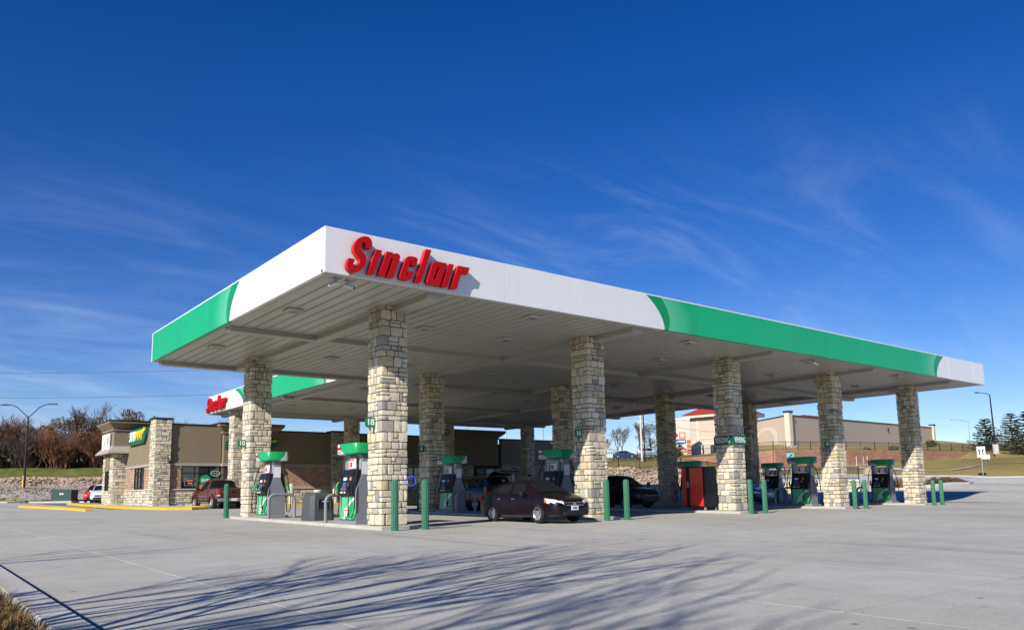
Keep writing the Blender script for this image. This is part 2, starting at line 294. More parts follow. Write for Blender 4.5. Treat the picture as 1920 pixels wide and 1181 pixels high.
# ------------------------------------------------------------------ helpers
class MB:
    def __init__(s): s.v = []; s.f = []; s.m = []
    def add(s, vs, fs, mi=0):
        o = len(s.v); s.v += [tuple(v) for v in vs]; s.f += [tuple(i+o for i in f) for f in fs]; s.m += [mi]*len(fs)
    def box(s, x0, x1, y0, y1, z0, z1, mi=0, mtx=None):
        vs = [Vector(p) for p in ((x0,y0,z0),(x1,y0,z0),(x1,y1,z0),(x0,y1,z0),(x0,y0,z1),(x1,y0,z1),(x1,y1,z1),(x0,y1,z1))]
        if mtx: vs = [mtx@v for v in vs]
        s.add(vs, [(3,2,1,0),(4,5,6,7),(0,1,5,4),(1,2,6,5),(2,3,7,6),(3,0,4,7)], mi)
    def bbox(s, x0, x1, y0, y1, z0, z1, b=0.02, mi=0, mtx=None):
        """box with chamfered vertical edges and chamfered top"""
        def ring(d, z): return [(x0+d+b,y0+d,z),(x1-d-b,y0+d,z),(x1-d,y0+d+b,z),(x1-d,y1-d-b,z),(x1-d-b,y1-d,z),(x0+d+b,y1-d,z),(x0+d,y1-d-b,z),(x0+d,y0+d+b,z)]
        s.loft([ring(0, z0), ring(0, z1-b), ring(b, z1)], mi, mtx)
    def loft(s, rings, mi=0, mtx=None, cap=True, closed=True):
        n = len(rings[0]); vs = [Vector(p) for r in rings for p in r]
        if mtx: vs = [mtx@v for v in vs]
        fs = []
        for i in range(len(rings)-1):
            for j in range(n if closed else n-1):
                k = (j+1) % n
                fs.append((i*n+j, i*n+k, (i+1)*n+k, (i+1)*n+j))
        if cap:
            fs.append(tuple(range(n-1, -1, -1))); fs.append(tuple((len(rings)-1)*n+j for j in range(n)))
        s.add(vs, fs, mi)
    def prism(s, poly, a0, a1, axis='y', mi=0, mtx=None):
        """poly in the plane, extruded along axis. axis y: poly=(x,z); x: poly=(y,z); z: poly=(x,y)"""
        def P(p, a): return (p[0], a, p[1]) if axis == 'y' else ((a, p[0], p[1]) if axis == 'x' else (p[0], p[1], a))
        n = len(poly); vs = [Vector(P(p, a0)) for p in poly]+[Vector(P(p, a1)) for p in poly]
        if mtx: vs = [mtx@v for v in vs]
        s.add(vs, [tuple(range(n)), tuple(range(2*n-1, n-1, -1))]+[(i, i+n, (i+1) % n+n, (i+1) % n) for i in range(n)], mi)
    def tube(s, pts, rad, n=8, mi=0, mtx=None):
        pts = [Vector(p) for p in pts]
        if not hasattr(rad, '__len__'): rad = [rad]*len(pts)
        rings = []; prev = None
        for i, p in enumerate(pts):
            d = (pts[min(i+1, len(pts)-1)]-pts[max(i-1, 0)]).normalized()
            if prev is None:
                a = Vector((0, 0, 1)) if abs(d.z) < 0.9 else Vector((1, 0, 0))
                prev = (a-d*a.dot(d)).normalized()
            else:
                prev = prev-d*prev.dot(d)
                prev = prev.normalized() if prev.length > 1e-6 else d.orthogonal().normalized()
            q = d.cross(prev)
            rings.append([p+(prev*math.cos(t)+q*math.sin(t))*rad[i] for t in [2*math.pi*k/n for k in range(n)]])
        s.loft(rings, mi, mtx)
    def lathe(s, prof, n=16, mi=0, mtx=None, c=(0, 0)):
        s.loft([[(c[0]+r*math.cos(2*math.pi*k/n), c[1]+r*math.sin(2*math.pi*k/n), z) for k in range(n)] for r, z in prof], mi, mtx)
    def mesh(s, name, mats, smooth=0):
        me = bpy.data.meshes.new(name); me.from_pydata(s.v, [], s.f)
        for m in (mats if isinstance(mats, (list, tuple)) else [mats]): me.materials.append(m)
        if any(s.m): me.polygons.foreach_set('material_index', s.m)
        bm = bmesh.new(); bm.from_mesh(me); bmesh.ops.recalc_face_normals(bm, faces=bm.faces); bm.to_mesh(me); bm.free()
        if smooth:
            me.shade_smooth(); me.set_sharp_from_angle(angle=R(smooth))
        me.update(); return me
    def build(s, name, mats, parent=None, smooth=0, loc=None, stuff=False):
        return link(name, s.mesh(name, mats, smooth), parent, loc, stuff)

def link(name, me, parent=None, loc=None, stuff=False):
    o = bpy.data.objects.new(name, me); COL.objects.link(o)
    if parent is not None: o.parent = parent
    if loc is not None: o.location = loc
    if stuff: o['kind'] = 'stuff'
    return o
def tag(o, label=None, cat=None, group=None, kind=None):
    if label: o['label'] = label
    if cat: o['category'] = cat
    if group: o['group'] = group
    if kind: o['kind'] = kind
    return o
def thing(name, label, cat, loc=(0, 0, 0), rz=0.0, group=None):
    o = bpy.data.objects.new(name, None); COL.objects.link(o); o.location = loc; o.rotation_euler = (0, 0, rz); o.empty_display_size = 0.2
    return tag(o, label, cat, group)
def copy_tree(o, parent=None):
    c = o.copy(); COL.objects.link(c)
    if parent is not None: c.parent = parent
    for ch in KIDS.get(o.name, []) if False else [x for x in o.children]: copy_tree(ch, c)
    return c
KIDS = {}
def dup(o, loc, rz, label, group=None):
    c = copy_tree(o); c.location = loc; c.rotation_euler = (0, 0, rz); c['label'] = label
    if group: c['group'] = group
    return c

def text(s, size, m, name='lettering', parent=None, xa=(1, 0, 0), za=(0, 0, 1), loc=(0, 0, 0), ext=0.004, shear=0.0, off=0.0, sx=1.0, res=4, align='CENTER'):
    cu = bpy.data.curves.new('t', 'FONT'); cu.body = s; cu.size = size; cu.extrude = ext; cu.shear = shear; cu.offset = off
    cu.align_x = align; cu.align_y = 'CENTER'; cu.resolution_u = res
    o = bpy.data.objects.new('t', cu); COL.objects.link(o)
    dg = bpy.context.evaluated_depsgraph_get()
    me = bpy.data.meshes.new_from_object(o.evaluated_get(dg)); bpy.data.objects.remove(o); bpy.data.curves.remove(cu)
    X = Vector(xa).normalized(); Z = Vector(za).normalized(); Nn = X.cross(Z)
    mt = Matrix(((X.x*sx, Z.x, Nn.x, 0), (X.y*sx, Z.y, Nn.y, 0), (X.z*sx, Z.z, Nn.z, 0), (0, 0, 0, 1)))
    me.transform(mt); me.materials.clear(); me.materials.append(m)
    return link(name, me, parent, loc)

def poly_letter(polys, depth, name, mats, parent, xa, za, loc):
    """flat outline polygons (outer + holes) extruded: front cap = mats[0], returns = mats[1]"""
    cu = bpy.data.curves.new('p', 'CURVE'); cu.dimensions = '2D'; cu.fill_mode = 'BOTH'; cu.extrude = depth/2
    for pl in polys:
        sp = cu.splines.new('POLY'); sp.points.add(len(pl)-1); sp.use_cyclic_u = True
        for i, p in enumerate(pl): sp.points[i].co = (p[0], p[1], 0, 1)
    o = bpy.data.objects.new('p', cu); COL.objects.link(o)
    dg = bpy.context.evaluated_depsgraph_get()
    me = bpy.data.meshes.new_from_object(o.evaluated_get(dg)); bpy.data.objects.remove(o); bpy.data.curves.remove(cu)
    me.materials.clear(); me.materials.append(mats[0]); me.materials.append(mats[1])
    for p in me.polygons: p.material_index = 0 if abs(p.normal.z) > 0.7 else 1
    X = Vector(xa); Z = Vector(za); Nn = X.cross(Z)
    me.transform(Matrix(((X.x, Z.x, Nn.x, 0), (X.y, Z.y, Nn.y, 0), (X.z, Z.z, Nn.z, 0), (0, 0, 0, 1))))
    return link(name, me, parent, loc)

def arc(cx, cy, r, a0, a1, n=6): return [(cx+r*math.cos(R(a0+(a1-a0)*i/n)), cy+r*math.sin(R(a0+(a1-a0)*i/n))) for i in range(n+1)]

# ------------------------------------------------------------------ terrain
G0, G1 = -0.0037, 0.0106
def gz(x, y): return G0*x+G1*y
CP = [(-9.7, 91.5, 2.47), (-9.9, 99.2, 3.66), (-10.2, 112.0, 5.37), (-10.5, 135.3, 6.63), (-11.2, 176.8, 8.56), (-2.1, 85.4, 2.3), (-1.7, 92.7, 3.48), (-1.1, 104.8, 5.17), (0.1, 126.8, 6.39), (2.4, 166.0, 8.25), (4.1, 80.4, 2.16), (5.0, 87.3, 3.33), (6.3, 98.9, 5.0), (8.9, 119.8, 6.19), (13.6, 157.1, 8.0), (10.0, 75.8, 2.02), (11.2, 82.4, 3.19), (13.3, 93.4, 4.85), (17.1, 113.3, 6.01), (24.0, 148.9, 7.76), (15.8, 71.2, 1.89), (17.4, 77.4, 3.05), (20.2, 87.9, 4.69), (25.3, 106.8, 5.82), (34.4, 140.6, 7.53), (22.9, 65.5, 1.73), (25.1, 71.3, 2.88), (28.7, 81.1, 4.5), (35.3, 98.8, 5.6), (47.2, 130.4, 7.24), (40.5, 71.9, 2.75), (50.2, 89.7, 4.31), (69.6, 125.4, 7.02), (56.5, 59.2, 2.39), (69.4, 74.5, 3.87), (95.2, 105.1, 6.44), (49.9, 38.6, 3.05), (57.1, 45.6, 3.67), (62.9, 51.2, 4.43), (70.2, 58.2, 4.82), (100.7, 87.8, 6.64), (51.1, 32.6, 2.04), (55.7, 36.5, 3.01), (63.5, 43.1, 3.68), (72.0, 50.3, 4.48), (82.1, 58.9, 5.19), (112.5, 84.7, 7.06), (133.1, 93.9, 7.8), (157.3, 132.4, 9.72), (57.4, 25.0, 1.69), (64.5, 29.7, 2.09), (76.0, 37.1, 3.09), (90.9, 46.6, 6.1), (124.5, 68.4, 8.53), (186.3, 108.6, 13.22), (59.4, 18.3, 1.38), (67.2, 22.4, 2.0), (88.4, 33.6, 3.22), (103.7, 41.6, 6.08), (136.5, 58.9, 8.06), (203.9, 94.6, 12.52), (54.6, 9.4, 0.54), (60.9, 12.1, 1.02), (70.3, 16.1, 1.68), (85.9, 22.8, 2.41), (106.8, 31.7, 4.06), (119.2, 36.9, 6.03), (148.4, 49.4, 7.79), (221.5, 80.6, 12.13), (54.9, 4.0, 0.36), (61.6, 6.3, 0.87), (71.7, 9.8, 1.42), (90.8, 16.2, 2.94), (121.1, 26.5, 4.76), (143.6, 34.1, 6.41), (216.7, 59.1, 9.95), (57.8, -0.9, 0.15), (74.9, 3.4, 1.07), (99.2, 9.5, 2.87), (132.1, 17.7, 4.98), (174.8, 28.4, 7.4),
      (51.64, 4.55, 0.45), (46.0, 29.0, 0.36), (52.0, 21.6, 0.42), (55.9, 15.9, 0.5)]
CP += [(101.05, 36.35, 3.83), (106.92, 32.05, 4.20), (114.6, 29.0, 4.2), (122.5, 27.6, 4.2), (112.4, 36.6, 5.7), (119.6, 34.6, 5.8), (129.6, 33.6, 5.8), (91, 33.0, 3.4), (92.5, 39.5, 5.7)]
pts = [(x, y, z-gz(x, y)+(max(0, y-98)*.035 if x < 48 and y > 98 else 0)) for x, y, z in CP]
for x in range(-8, 43, 4):
    for y in range(-36, 70, 4):
        if x > 30 and y > 50: continue
        pts.append((x, y, 0.0))
pts += [(6, 71, 0.0), (2, 75, 0.0), (-6, 80, 0.1), (46, 8, 0.1), (46, -4, 0.0), (44, 24, 0.08)]
pts += [(x, -60, 0) for x in range(-60, 160, 20)]+[(-40, y, 0) for y in range(-60, 60, 20)]
PA = np.array(pts)
def hfun(x, y):
    x = np.asarray(x, float); y = np.asarray(y, float); sh = x.shape
    xf = x.ravel(); yf = y.ravel(); out = np.empty(len(xf))
    for i in range(0, len(xf), 4000):
        d2 = (xf[i:i+4000, None]-PA[None, :, 0])**2+(yf[i:i+4000, None]-PA[None, :, 1])**2+0.6
        wt = d2**-2.2
        out[i:i+4000] = (wt*PA[None, :, 2]).sum(1)/wt.sum(1)
    return (out+G0*np.clip(xf, -80, 60)+G1*np.clip(yf, -60, 90)).reshape(sh)
def h1(x, y): return float(hfun(np.array([x]), np.array([y]))[0])
def inpoly(x, y, P):
    c = np.zeros(np.shape(x), bool); j = len(P)-1
    for i in range(len(P)):
        xi, yi = P[i]; xj, yj = P[j]
        k = ((yi > y) != (yj > y)) & (x < (xj-xi)*(y-yi)/((yj-yi) or 1e-9)+xi)
        c ^= k; j = i
    return c
LOT = [(-6.95, -60), (44, -60), (44, 30.6), (41.5, 36), (41.5, 62), (16, 64), (9.5, 67.5), (6, 71), (1.5, 76.5), (-4, 80), (-6.95, 81)]
ROAD = [(43.9, -60), (75, -60), (71.5, 8.6), (70.9, 16.8), (70.5, 24.8), (62, 27), (56.5, 26), (55.6, 16.2), (52, 21.4), (45.9, 28.9), (43.9, 30.7)]
def axis_vals(a, b, step, far):
    vals = list(np.arange(a, b+1e-6, step)); s = step; x = a; lo = []
    while x > -far: s *= 1.6; x -= s; lo.append(x)
    s = step; x = b; hi = []
    while x < far: s *= 1.6; x += s; hi.append(x)
    return np.array(lo[::-1]+vals+hi)
ax = axis_vals(-30, 150, 1.5, 3000); ay = axis_vals(-30, 130, 1.5, 3000)
XX, YY = np.meshgrid(ax, ay, indexing='ij')
ZZ = hfun(XX, YY)
low = inpoly(XX, YY, LOT) | inpoly(XX, YY, ROAD)
ZZ = np.where(low, ZZ-0.35, ZZ)
def terrain_mat():
    m = bpy.data.materials.new('ground_cover'); m.use_nodes = True
    t = m.node_tree; n = t.nodes; l = t.links; b = n['Principled BSDF']; b.inputs['Roughness'].default_value = 0.95; b.inputs['Specular IOR Level'].default_value = 0.1
    pos = n.new('ShaderNodeNewGeometry').outputs['Position']
    def noise(s, d=6):
        x = n.new('ShaderNodeTexNoise'); x.inputs['Scale'].default_value = s; x.inputs['Detail'].default_value = d; l.new(pos, x.inputs[0]); return x.outputs[0]
    cr = n.new('ShaderNodeValToRGB'); e = cr.color_ramp.elements
    e[0].position = 0.30; e[0].color = (0.17, 0.145, 0.045, 1); e[1].position = 0.72; e[1].color = (0.40, 0.29, 0.135, 1)
    e.new(0.5).color = (0.29, 0.225, 0.085, 1)
    mx = n.new('ShaderNodeMath'); mx.operation = 'MULTIPLY_ADD'; l.new(noise(3.0, 8), mx.inputs[0]); mx.inputs[1].default_value = 0.45; 
    m2 = n.new('ShaderNodeMath'); m2.operation = 'MULTIPLY_ADD'; l.new(noise(0.07, 4), m2.inputs[0]); m2.inputs[1].default_value = 0.75; m2.inputs[2].default_value = -0.10
    l.new(m2.outputs[0], mx.inputs[2]); l.new(mx.outputs[0], cr.inputs[0]); l.new(cr.outputs[0], b.inputs['Base Color'])
    bp = n.new('ShaderNodeBump'); bp.inputs['Strength'].default_value = 0.6; bp.inputs['Distance'].default_value = 0.1; l.new(noise(9, 6), bp.inputs['Height']); l.new(bp.outputs[0], b.inputs['Normal'])
    return m
def grid_mesh(name, XX, YY, ZZ, mat_, keep=None):
    nx, ny = XX.shape
    vs = np.stack([XX.ravel(), YY.ravel(), ZZ.ravel()], 1).tolist()
    fs = []
    for i in range(nx-1):
        for j in range(ny-1):
            if keep is not None and not keep[i, j]: continue
            fs.append((i*ny+j, (i+1)*ny+j, (i+1)*ny+j+1, i*ny+j+1))
    me = bpy.data.meshes.new(name); me.from_pydata(vs, [], fs); me.materials.append(mat_); me.shade_smooth(); me.update()
    return me
ground = tag(link('ground', grid_mesh('ground', XX, YY, ZZ, terrain_mat())), kind='structure')

# ------------------------------------------------------------------ forecourt: base sheet, slabs, gutter, kerbs, road
def plane_sheet(name, poly, dz, m, kind='structure'):
    me = bpy.data.meshes.new(name); me.from_pydata([(x, y, gz(x, y)+dz) for x, y in poly], [], [tuple(range(len(poly)))]); me.materials.append(m); me.update()
    return tag(link(name, me), kind=kind)
forecourt = plane_sheet('forecourt', LOT, -0.03, M['concrete'])
SX, SY = 3.85, 4.5
def slab_mesh(name, sx, sy, m):
    b = MB(); g = 0.004; h = 0.016; c = 0.003
    r0 = [(g, h), (sx-g, h), (sx-g, sy-h), (g, sy-h)]; r1 = [(g+c, h+c), (sx-g-c, h+c), (sx-g-c, sy-h-c), (g+c, sy-h-c)]
    b.loft([[(x, y, G0*x+G1*y-0.06) for x, y in r0], [(x, y, G0*x+G1*y-0.010) for x, y in r0], [(x, y, G0*x+G1*y) for x, y in r1]])
    b.f = b.f[:8]+[b.f[9]]; b.m = b.m[:9]
    return b.mesh(name, m)
slab_me = slab_mesh('slab', SX, SY, M['concrete']); gut_me = slab_mesh('slab', 1.70, SY, M['concrete'])
joint_sheet = None
for ix in range(-1, 13):
    x0 = -5.05+SX*ix if ix >= 0 else -6.75
    for iy in range(-2, 17):
        y0 = -9.4+SY*iy
        if x0 > 2.5 and y0 > 33: continue
        if x0 > 20 and y0 > 30: continue
        link('slab', slab_me if ix >= 0 else gut_me, forecourt, (x0, y0, gz(x0, y0)))
# dark joints show between the slabs
js = plane_sheet('joint_bed', [(-6.75, -18.4), (45, -18.4), (45, 36), (24, 36), (6.5, 36), (6.5, 67), (-6.75, 67)], -0.022, M['joint'])
gx = np.arange(43.9, 73, 0.75); gy = np.arange(-59, 36, 0.75)
RX, RY = np.meshgrid(gx, gy, indexing='ij'); RZ = hfun(RX, RY)
k = inpoly(RX+0.375, RY+0.375, ROAD)
tag(link('road', grid_mesh('road', RX, RY, RZ-0.012*np.clip(46-RX, 0, 1), M['concrete'], k)), kind='structure')
def kerb(name, path, wdt, hgt, m, base=None, seg=1.5, sink=0.3):
    """a real kerb stone strip along a path, its left side kept on the path"""
    P = [Vector((x, y)) for x, y in path]; pts = [P[0]]
    for a, b in zip(P, P[1:]):
        n = max(1, int((b-a).length/seg))
        pts += [a+(b-a)*(i+1)/n for i in range(n)]
    mb = MB(); rings = []
    for i, p in enumerate(pts):
        d = (pts[min(i+1, len(pts)-1)]-pts[max(i-1, 0)]).normalized(); q = Vector((-d.y, d.x))
        z = (base or h1)(p.x, p.y); a = p; e = p+q*wdt
        rings.append([(a.x, a.y, z-sink), (a.x, a.y, z+hgt-0.02), (a.x+q.x*0.02, a.y+q.y*0.02, z+hgt), (e.x-q.x*0.02, e.y-q.y*0.02, z+hgt), (e.x, e.y, z+hgt-0.02), (e.x, e.y, z-sink)])
    mb.loft(rings)
    return mb.build(name, m)
tag(kerb('kerb', [(-6.95, -40), (-6.95, 82)], 0.30, 0.15, M['kerb'], gz, 4), kind='structure')
tag(kerb('kerb', [(72.2, -10), (71.5, 8.6), (70.9, 16.8), (70.5, 24.8), (62.5, 27.2), (57, 26.2)][::-1], 0.35, 0.13, M['kerb']), kind='structure')
tag(kerb('kerb', [(16, 64), (9.5, 67.5), (6, 71), (1.5, 76.5), (-4, 80), (-6.95, 81)], 0.18, 0.12, M['kerb'], gz), kind='structure')

# ------------------------------------------------------------------ dimensions of the canopy
H, T = 6.6, 1.154
CX, CY, WX0, WX1, WY = 40.68, 16.45, 8.73, 36.4, 36.95
COLX = [2.9014+8.3677*i for i in range(5)]; CW = 0.855; Y0, Y1, Y2 = 2.2413, 12.8478, 33.2
WCX = [9.25+8.25*i for i in range(4)]

# ------------------------------------------------------------------ stone columns
def stone_variant(rs):
    rnd = random.Random(rs); bm = bmesh.new(); bmesh.ops.create_cube(bm, size=1.0)
    bmesh.ops.subdivide_edges(bm, edges=bm.edges[:], cuts=1, use_grid_fill=True)
    for v in bm.verts:
        nz = [abs(c) > 0.4 for c in v.co].count(True)
        if nz == 3: v.co = Vector([c*(1-rnd.uniform(0.03, 0.10)) for c in v.co])
        elif nz == 2: v.co = Vector([c*(1+rnd.uniform(-0.07, 0.01)) if abs(c) > 0.4 else c+rnd.uniform(-0.12, 0.12) for c in v.co])
        else: v.co = Vector([c*(1+rnd.uniform(0.0, 0.16)) if abs(c) > 0.4 else c+rnd.uniform(-0.18, 0.18) for c in v.co])
    me = bpy.data.meshes.new('stone'); bm.to_mesh(me); bm.free(); me.materials.append(M['stone']); return me
STONES = [stone_variant(i) for i in range(10)]
def ashlar_cells(rnd, x0, x1, z0, z1, wmin, wmax, split=0.45):
    out = []; x = x0
    while x < x1-1e-4:
        wd = rnd.uniform(wmin, wmax)
        if x1-x-wd < wmin*0.8: wd = x1-x
        wd = min(wd, x1-x)
        if z1-z0 > 0.17 and rnd.random() < split:
            zm = z0+(z1-z0)*rnd.uniform(0.32, 0.68); out += [(x, x+wd, z0, zm), (x, x+wd, zm, z1)]
        else: out.append((x, x+wd, z0, z1))
        x += wd
    return out
def stone_column(i, x, y, label, group, single=True, gtop=H+0.12):
    """square column of coursed rubble. The two sides the photograph shows (-x and -y) are single stones, the other two are joined."""
    rnd = random.Random(100+i); zb = gz(x, y)-0.05
    t = thing('stone_column', label, 'column', (x, y, zb), 0, group)
    core = MB(); d = 0.055; core.box(d, CW-d, d, CW-d, 0, gtop-zb); core.build('mortar_core', M['mortar'], t)
    rest = MB(); n = 0; g = 0.0135
    def put(x0, x1, y0, y1, z0, z1, single_):
        nonlocal n
        jx = rnd.uniform(-0.010, 0.014); x0 -= jx if x0 < 0.01 else 0; x1 += jx if x1 > CW-0.01 else 0
        y0 -= jx if y0 < 0.01 else 0; y1 += jx if y1 > CW-0.01 else 0
        sx, sy, sz = x1-x0, y1-y0, z1-z0-2*g
        c = ((x0+x1)/2, (y0+y1)/2, (z0+z1)/2)
        if single_ and single and n < 298:
            o = bpy.data.objects.new('stone', rnd.choice(STONES)); COL.objects.link(o); o.parent = t
            o.location = c; o.scale = (sx*1.02, sy*1.02, sz*1.05); n += 1
        else:
            me = rnd.choice(STONES); vv = [(v.co.x*sx*1.02+c[0], v.co.y*sy*1.02+c[1], v.co.z*sz*1.05+c[2]) for v in me.vertices]
            rest.add(vv, [tuple(p.vertices) for p in me.polygons])
    z = 0.0; zt = gtop-zb; k = 0
    while z < zt-1e-4:
        hh = rnd.uniform(0.14, 0.34)
        if zt-z-hh < 0.1: hh = zt-z
        z1 = min(z+hh, zt); k += 1
        la, sa = rnd.uniform(0.26, 0.46), rnd.uniform(0.13, 0.26)
        A = (la, sa) if k % 2 else (sa, la); B = (sa, la) if k % 2 else (la, sa)
        # corners: (extent on x, extent on y); SW is nearest the camera
        ex = {'sw': A, 'se': (B[0]*0.8, B[1]), 'ne': (A[0]*0.8, A[1]*0.8), 'nw': (B[0], B[1]*0.8)}
        def corner(x0, x1, y0, y1, s):
            if hh > 0.22 and rnd.random() < 0.3:
                zm = z+hh*rnd.uniform(0.4, 0.6); put(x0, x1, y0, y1, z, zm, s); put(x0, x1, y0, y1, zm, z1, s)
            else: put(x0, x1, y0, y1, z, z1, s)
        e = ex['sw']; corner(0, e[0]-g, 0, e[1]-g, True)
        e = ex['se']; corner(CW-e[0]+g, CW, 0, e[1]-g, True)
        e = ex['nw']; corner(0, e[0]-g, CW-e[1]+g, CW, True)
        e = ex['ne']; corner(CW-e[0]+g, CW, CW-e[1]+g, CW, False)
        dd = 0.12
        for a, b_, z0_, z1_ in ashlar_cells(rnd, ex['sw'][0], CW-ex['se'][0], z, z1, 0.14, 0.42, 0.38): put(a+g, b_-g, 0, dd, z0_, z1_, True)
        for a, b_, z0_, z1_ in ashlar_cells(rnd, ex['sw'][1], CW-ex['nw'][1], z, z1, 0.14, 0.42, 0.38): put(0, dd, a+g, b_-g, z0_, z1_, True)
        for a, b_, z0_, z1_ in ashlar_cells(rnd, ex['nw'][0], CW-ex['ne'][0], z, z1, 0.15, 0.4): put(a+g, b_-g, CW-dd, CW, z0_, z1_, False)
        for a, b_, z0_, z1_ in ashlar_cells(rnd, ex['se'][1], CW-ex['ne'][1], z, z1, 0.15, 0.4): put(CW-dd, CW, a+g, b_-g, z0_, z1_, False)
        z = z1
    rest.build('stonework', M['stone_i'], t, stuff=True)
    return t
cols = [
 (COLX[0], Y0, 'stone canopy column wearing the round green number 18 sign', True),
 (COLX[1], Y0, 'stone canopy column right behind the nose of the dark plum sedan, number 16 sign on it', True),
 (COLX[2], Y0, 'stone canopy column banded with two green VENDING signs', True),
 (COLX[3], Y0, 'front row stone canopy column next right of the VENDING column', True),
 (COLX[4], Y0, 'rightmost stone canopy column, under the far right canopy corner', True),
 (COLX[0], Y1, 'stone canopy column with the green number 10 sign, beside the leftmost fuel pump', True),
 (COLX[1], Y1, 'shaded stone canopy column with the number 8 sign, seen just right of the number 18 column', True),
 (COLX[2], Y1, 'shaded stone canopy column half hidden behind the number 16 column', True),
 (COLX[3], Y1, 'nearly black shaded stone column standing between the number 16 and VENDING columns', False),
 (COLX[4], Y1, 'dark shaded stone column tucked right behind the VENDING column', False),
 (WCX[0], Y2, 'sunlit stone column of the rear canopy wing, partly behind the number 10 column', False),
 (WCX[1], Y2, 'dim stone column of the rear wing left of the number 18 column', False),
 (WCX[2], Y2, 'dim stone column of the rear wing just right of the number 8 column', False),
 (WCX[3], Y2, 'black silhouetted stone column of the rear wing left of the number 16 column', False)]
for i, (x, y, lab, sg) in enumerate(cols): stone_column(i, x, y, lab, 'stone columns holding up the canopy', sg)

# ------------------------------------------------------------------ canopy
canopy = thing('fuel_canopy', 'large flat L shaped fuel station canopy with white and green fascia on stone columns', 'canopy', (0, 0, 0))
deck = MB(); deck.box(0.13, CX-0.13, 0.13, CY-0.13, H+0.14, H+0.55); deck.build('roof_deck', M['white_panel'], canopy)
deck = MB(); deck.box(WX0+0.13, WX1-0.13, CY-0.12, WY-0.13, H+0.14, H+0.55); deck.build('roof_deck', M['white_panel'], canopy)
mf_front = fascia_mat('front_fascia_film', 'x', (12.94, 12.03), (34.54, 35.5))
mf_left = fascia_mat('left_fascia_film', 'y', (7.0, 6.12), None)
mf_wing = fascia_mat('wing_fascia_film', 'y', (18.42, 17.6), (30.07, 31.69))
mf_back = fascia_mat('back_fascia_film', 'x', (4.0, 3.2), (36.0, 36.8))
PW = 3.03
def fascia_run(axis, c, a0, a1, m, out):
    """panels 3 m wide with open joints; out = outward sign"""
    s = a0+(2.76 if axis == 'x' else 3.03) if a1-a0 > 5 else a1
    cuts = [a0]
    while s < a1-0.4: cuts.append(s); s += PW
    cuts.append(a1)
    for p, q in zip(cuts, cuts[1:]):
        b = MB(); g = 0.006; ch = 0.003
        lo, hi = (c, c+0.12) if out < 0 else (c-0.12, c)
        if axis == 'x':
            y_out = lo if out < 0 else hi; y_in = hi if out < 0 else lo; sg = 1 if out < 0 else -1
            b.loft([[(p+g, y_in, H), (q-g, y_in, H), (q-g, y_in, H+T), (p+g, y_in, H+T)], [(p+g, y_out+sg*ch, H), (q-g, y_out+sg*ch, H), (q-g, y_out+sg*ch, H+T), (p+g, y_out+sg*ch, H+T)],
                    [(p+g+ch, y_out, H+ch), (q-g-ch, y_out, H+ch), (q-g-ch, y_out, H+T-ch), (p+g+ch, y_out, H+T-ch)]])
        else:
            x_out = lo if out < 0 else hi; x_in = hi if out < 0 else lo; sg = 1 if out < 0 else -1
            b.loft([[(x_in, p+g, H), (x_in, q-g, H), (x_in, q-g, H+T), (x_in, p+g, H+T)], [(x_out+sg*ch, p+g, H), (x_out+sg*ch, q-g, H), (x_out+sg*ch, q-g, H+T), (x_out+sg*ch, p+g, H+T)],
                    [(x_out, p+g+ch, H+ch), (x_out, q-g-ch, H+ch), (x_out, q-g-ch, H+T-ch), (x_out, p+g+ch, H+T-ch)]])
        b.build('fascia_panel', m, canopy)
fascia_run('x', 0.0, 0.0, CX, mf_front, -1)
fascia_run('y', 0.0, 0.125, CY-0.125, mf_left, -1)
fascia_run('y', CX, 0.125, CY-0.125, mf_left, 1)
fascia_run('x', CY, 0.0, WX0, mf_back, 1); fascia_run('x', CY, WX1, CX, mf_back, 1)
fascia_run('y', WX0, CY+0.005, WY-0.125, mf_wing, -1)
fascia_run('y', WX1, CY+0.005, WY-0.125, mf_wing, 1)
fascia_run('x', WY, WX0, WX1, mf_back, 1)
trim = MB()
for x0, x1, y0, y1 in ((0.004, CX-0.004, 0.004, 0.10), (0.004, 0.10, 0.10, CY), (CX-0.10, CX+0.012, 0.10, CY), (WX0-0.012, WX0+0.10, CY+0.02, WY), (WX1-0.10, WX1+0.012, CY+0.02, WY), (WX0-0.012, WX1+0.012, WY-0.1, WY+0.012)):
    trim.box(x0, x1, y0, y1, H+T+0.002, H+T+0.045)
trim.build('coping', M['white_panel'], canopy)
lip = MB()
for x0, x1, y0, y1 in ((0.0, CX, 0.125, 0.20), (0.125, 0.20, 0.2, CY-0.2), (CX-0.20, CX-0.125, 0.2, CY-0.2), (0.125, WX0, CY-0.2, CY-0.125), (WX1, CX-0.125, CY-0.2, CY-0.125), (WX0+0.125, WX0+0.2, CY, WY-0.2), (WX1-0.2, WX1-0.125, CY, WY-0.2), (WX0+0.125, WX1-0.125, WY-0.2, WY-0.125)):
    lip.box(x0, x1, y0, y1, H-0.012, H+0.10)
lip.build('gutter_lip', M['beam'], canopy)
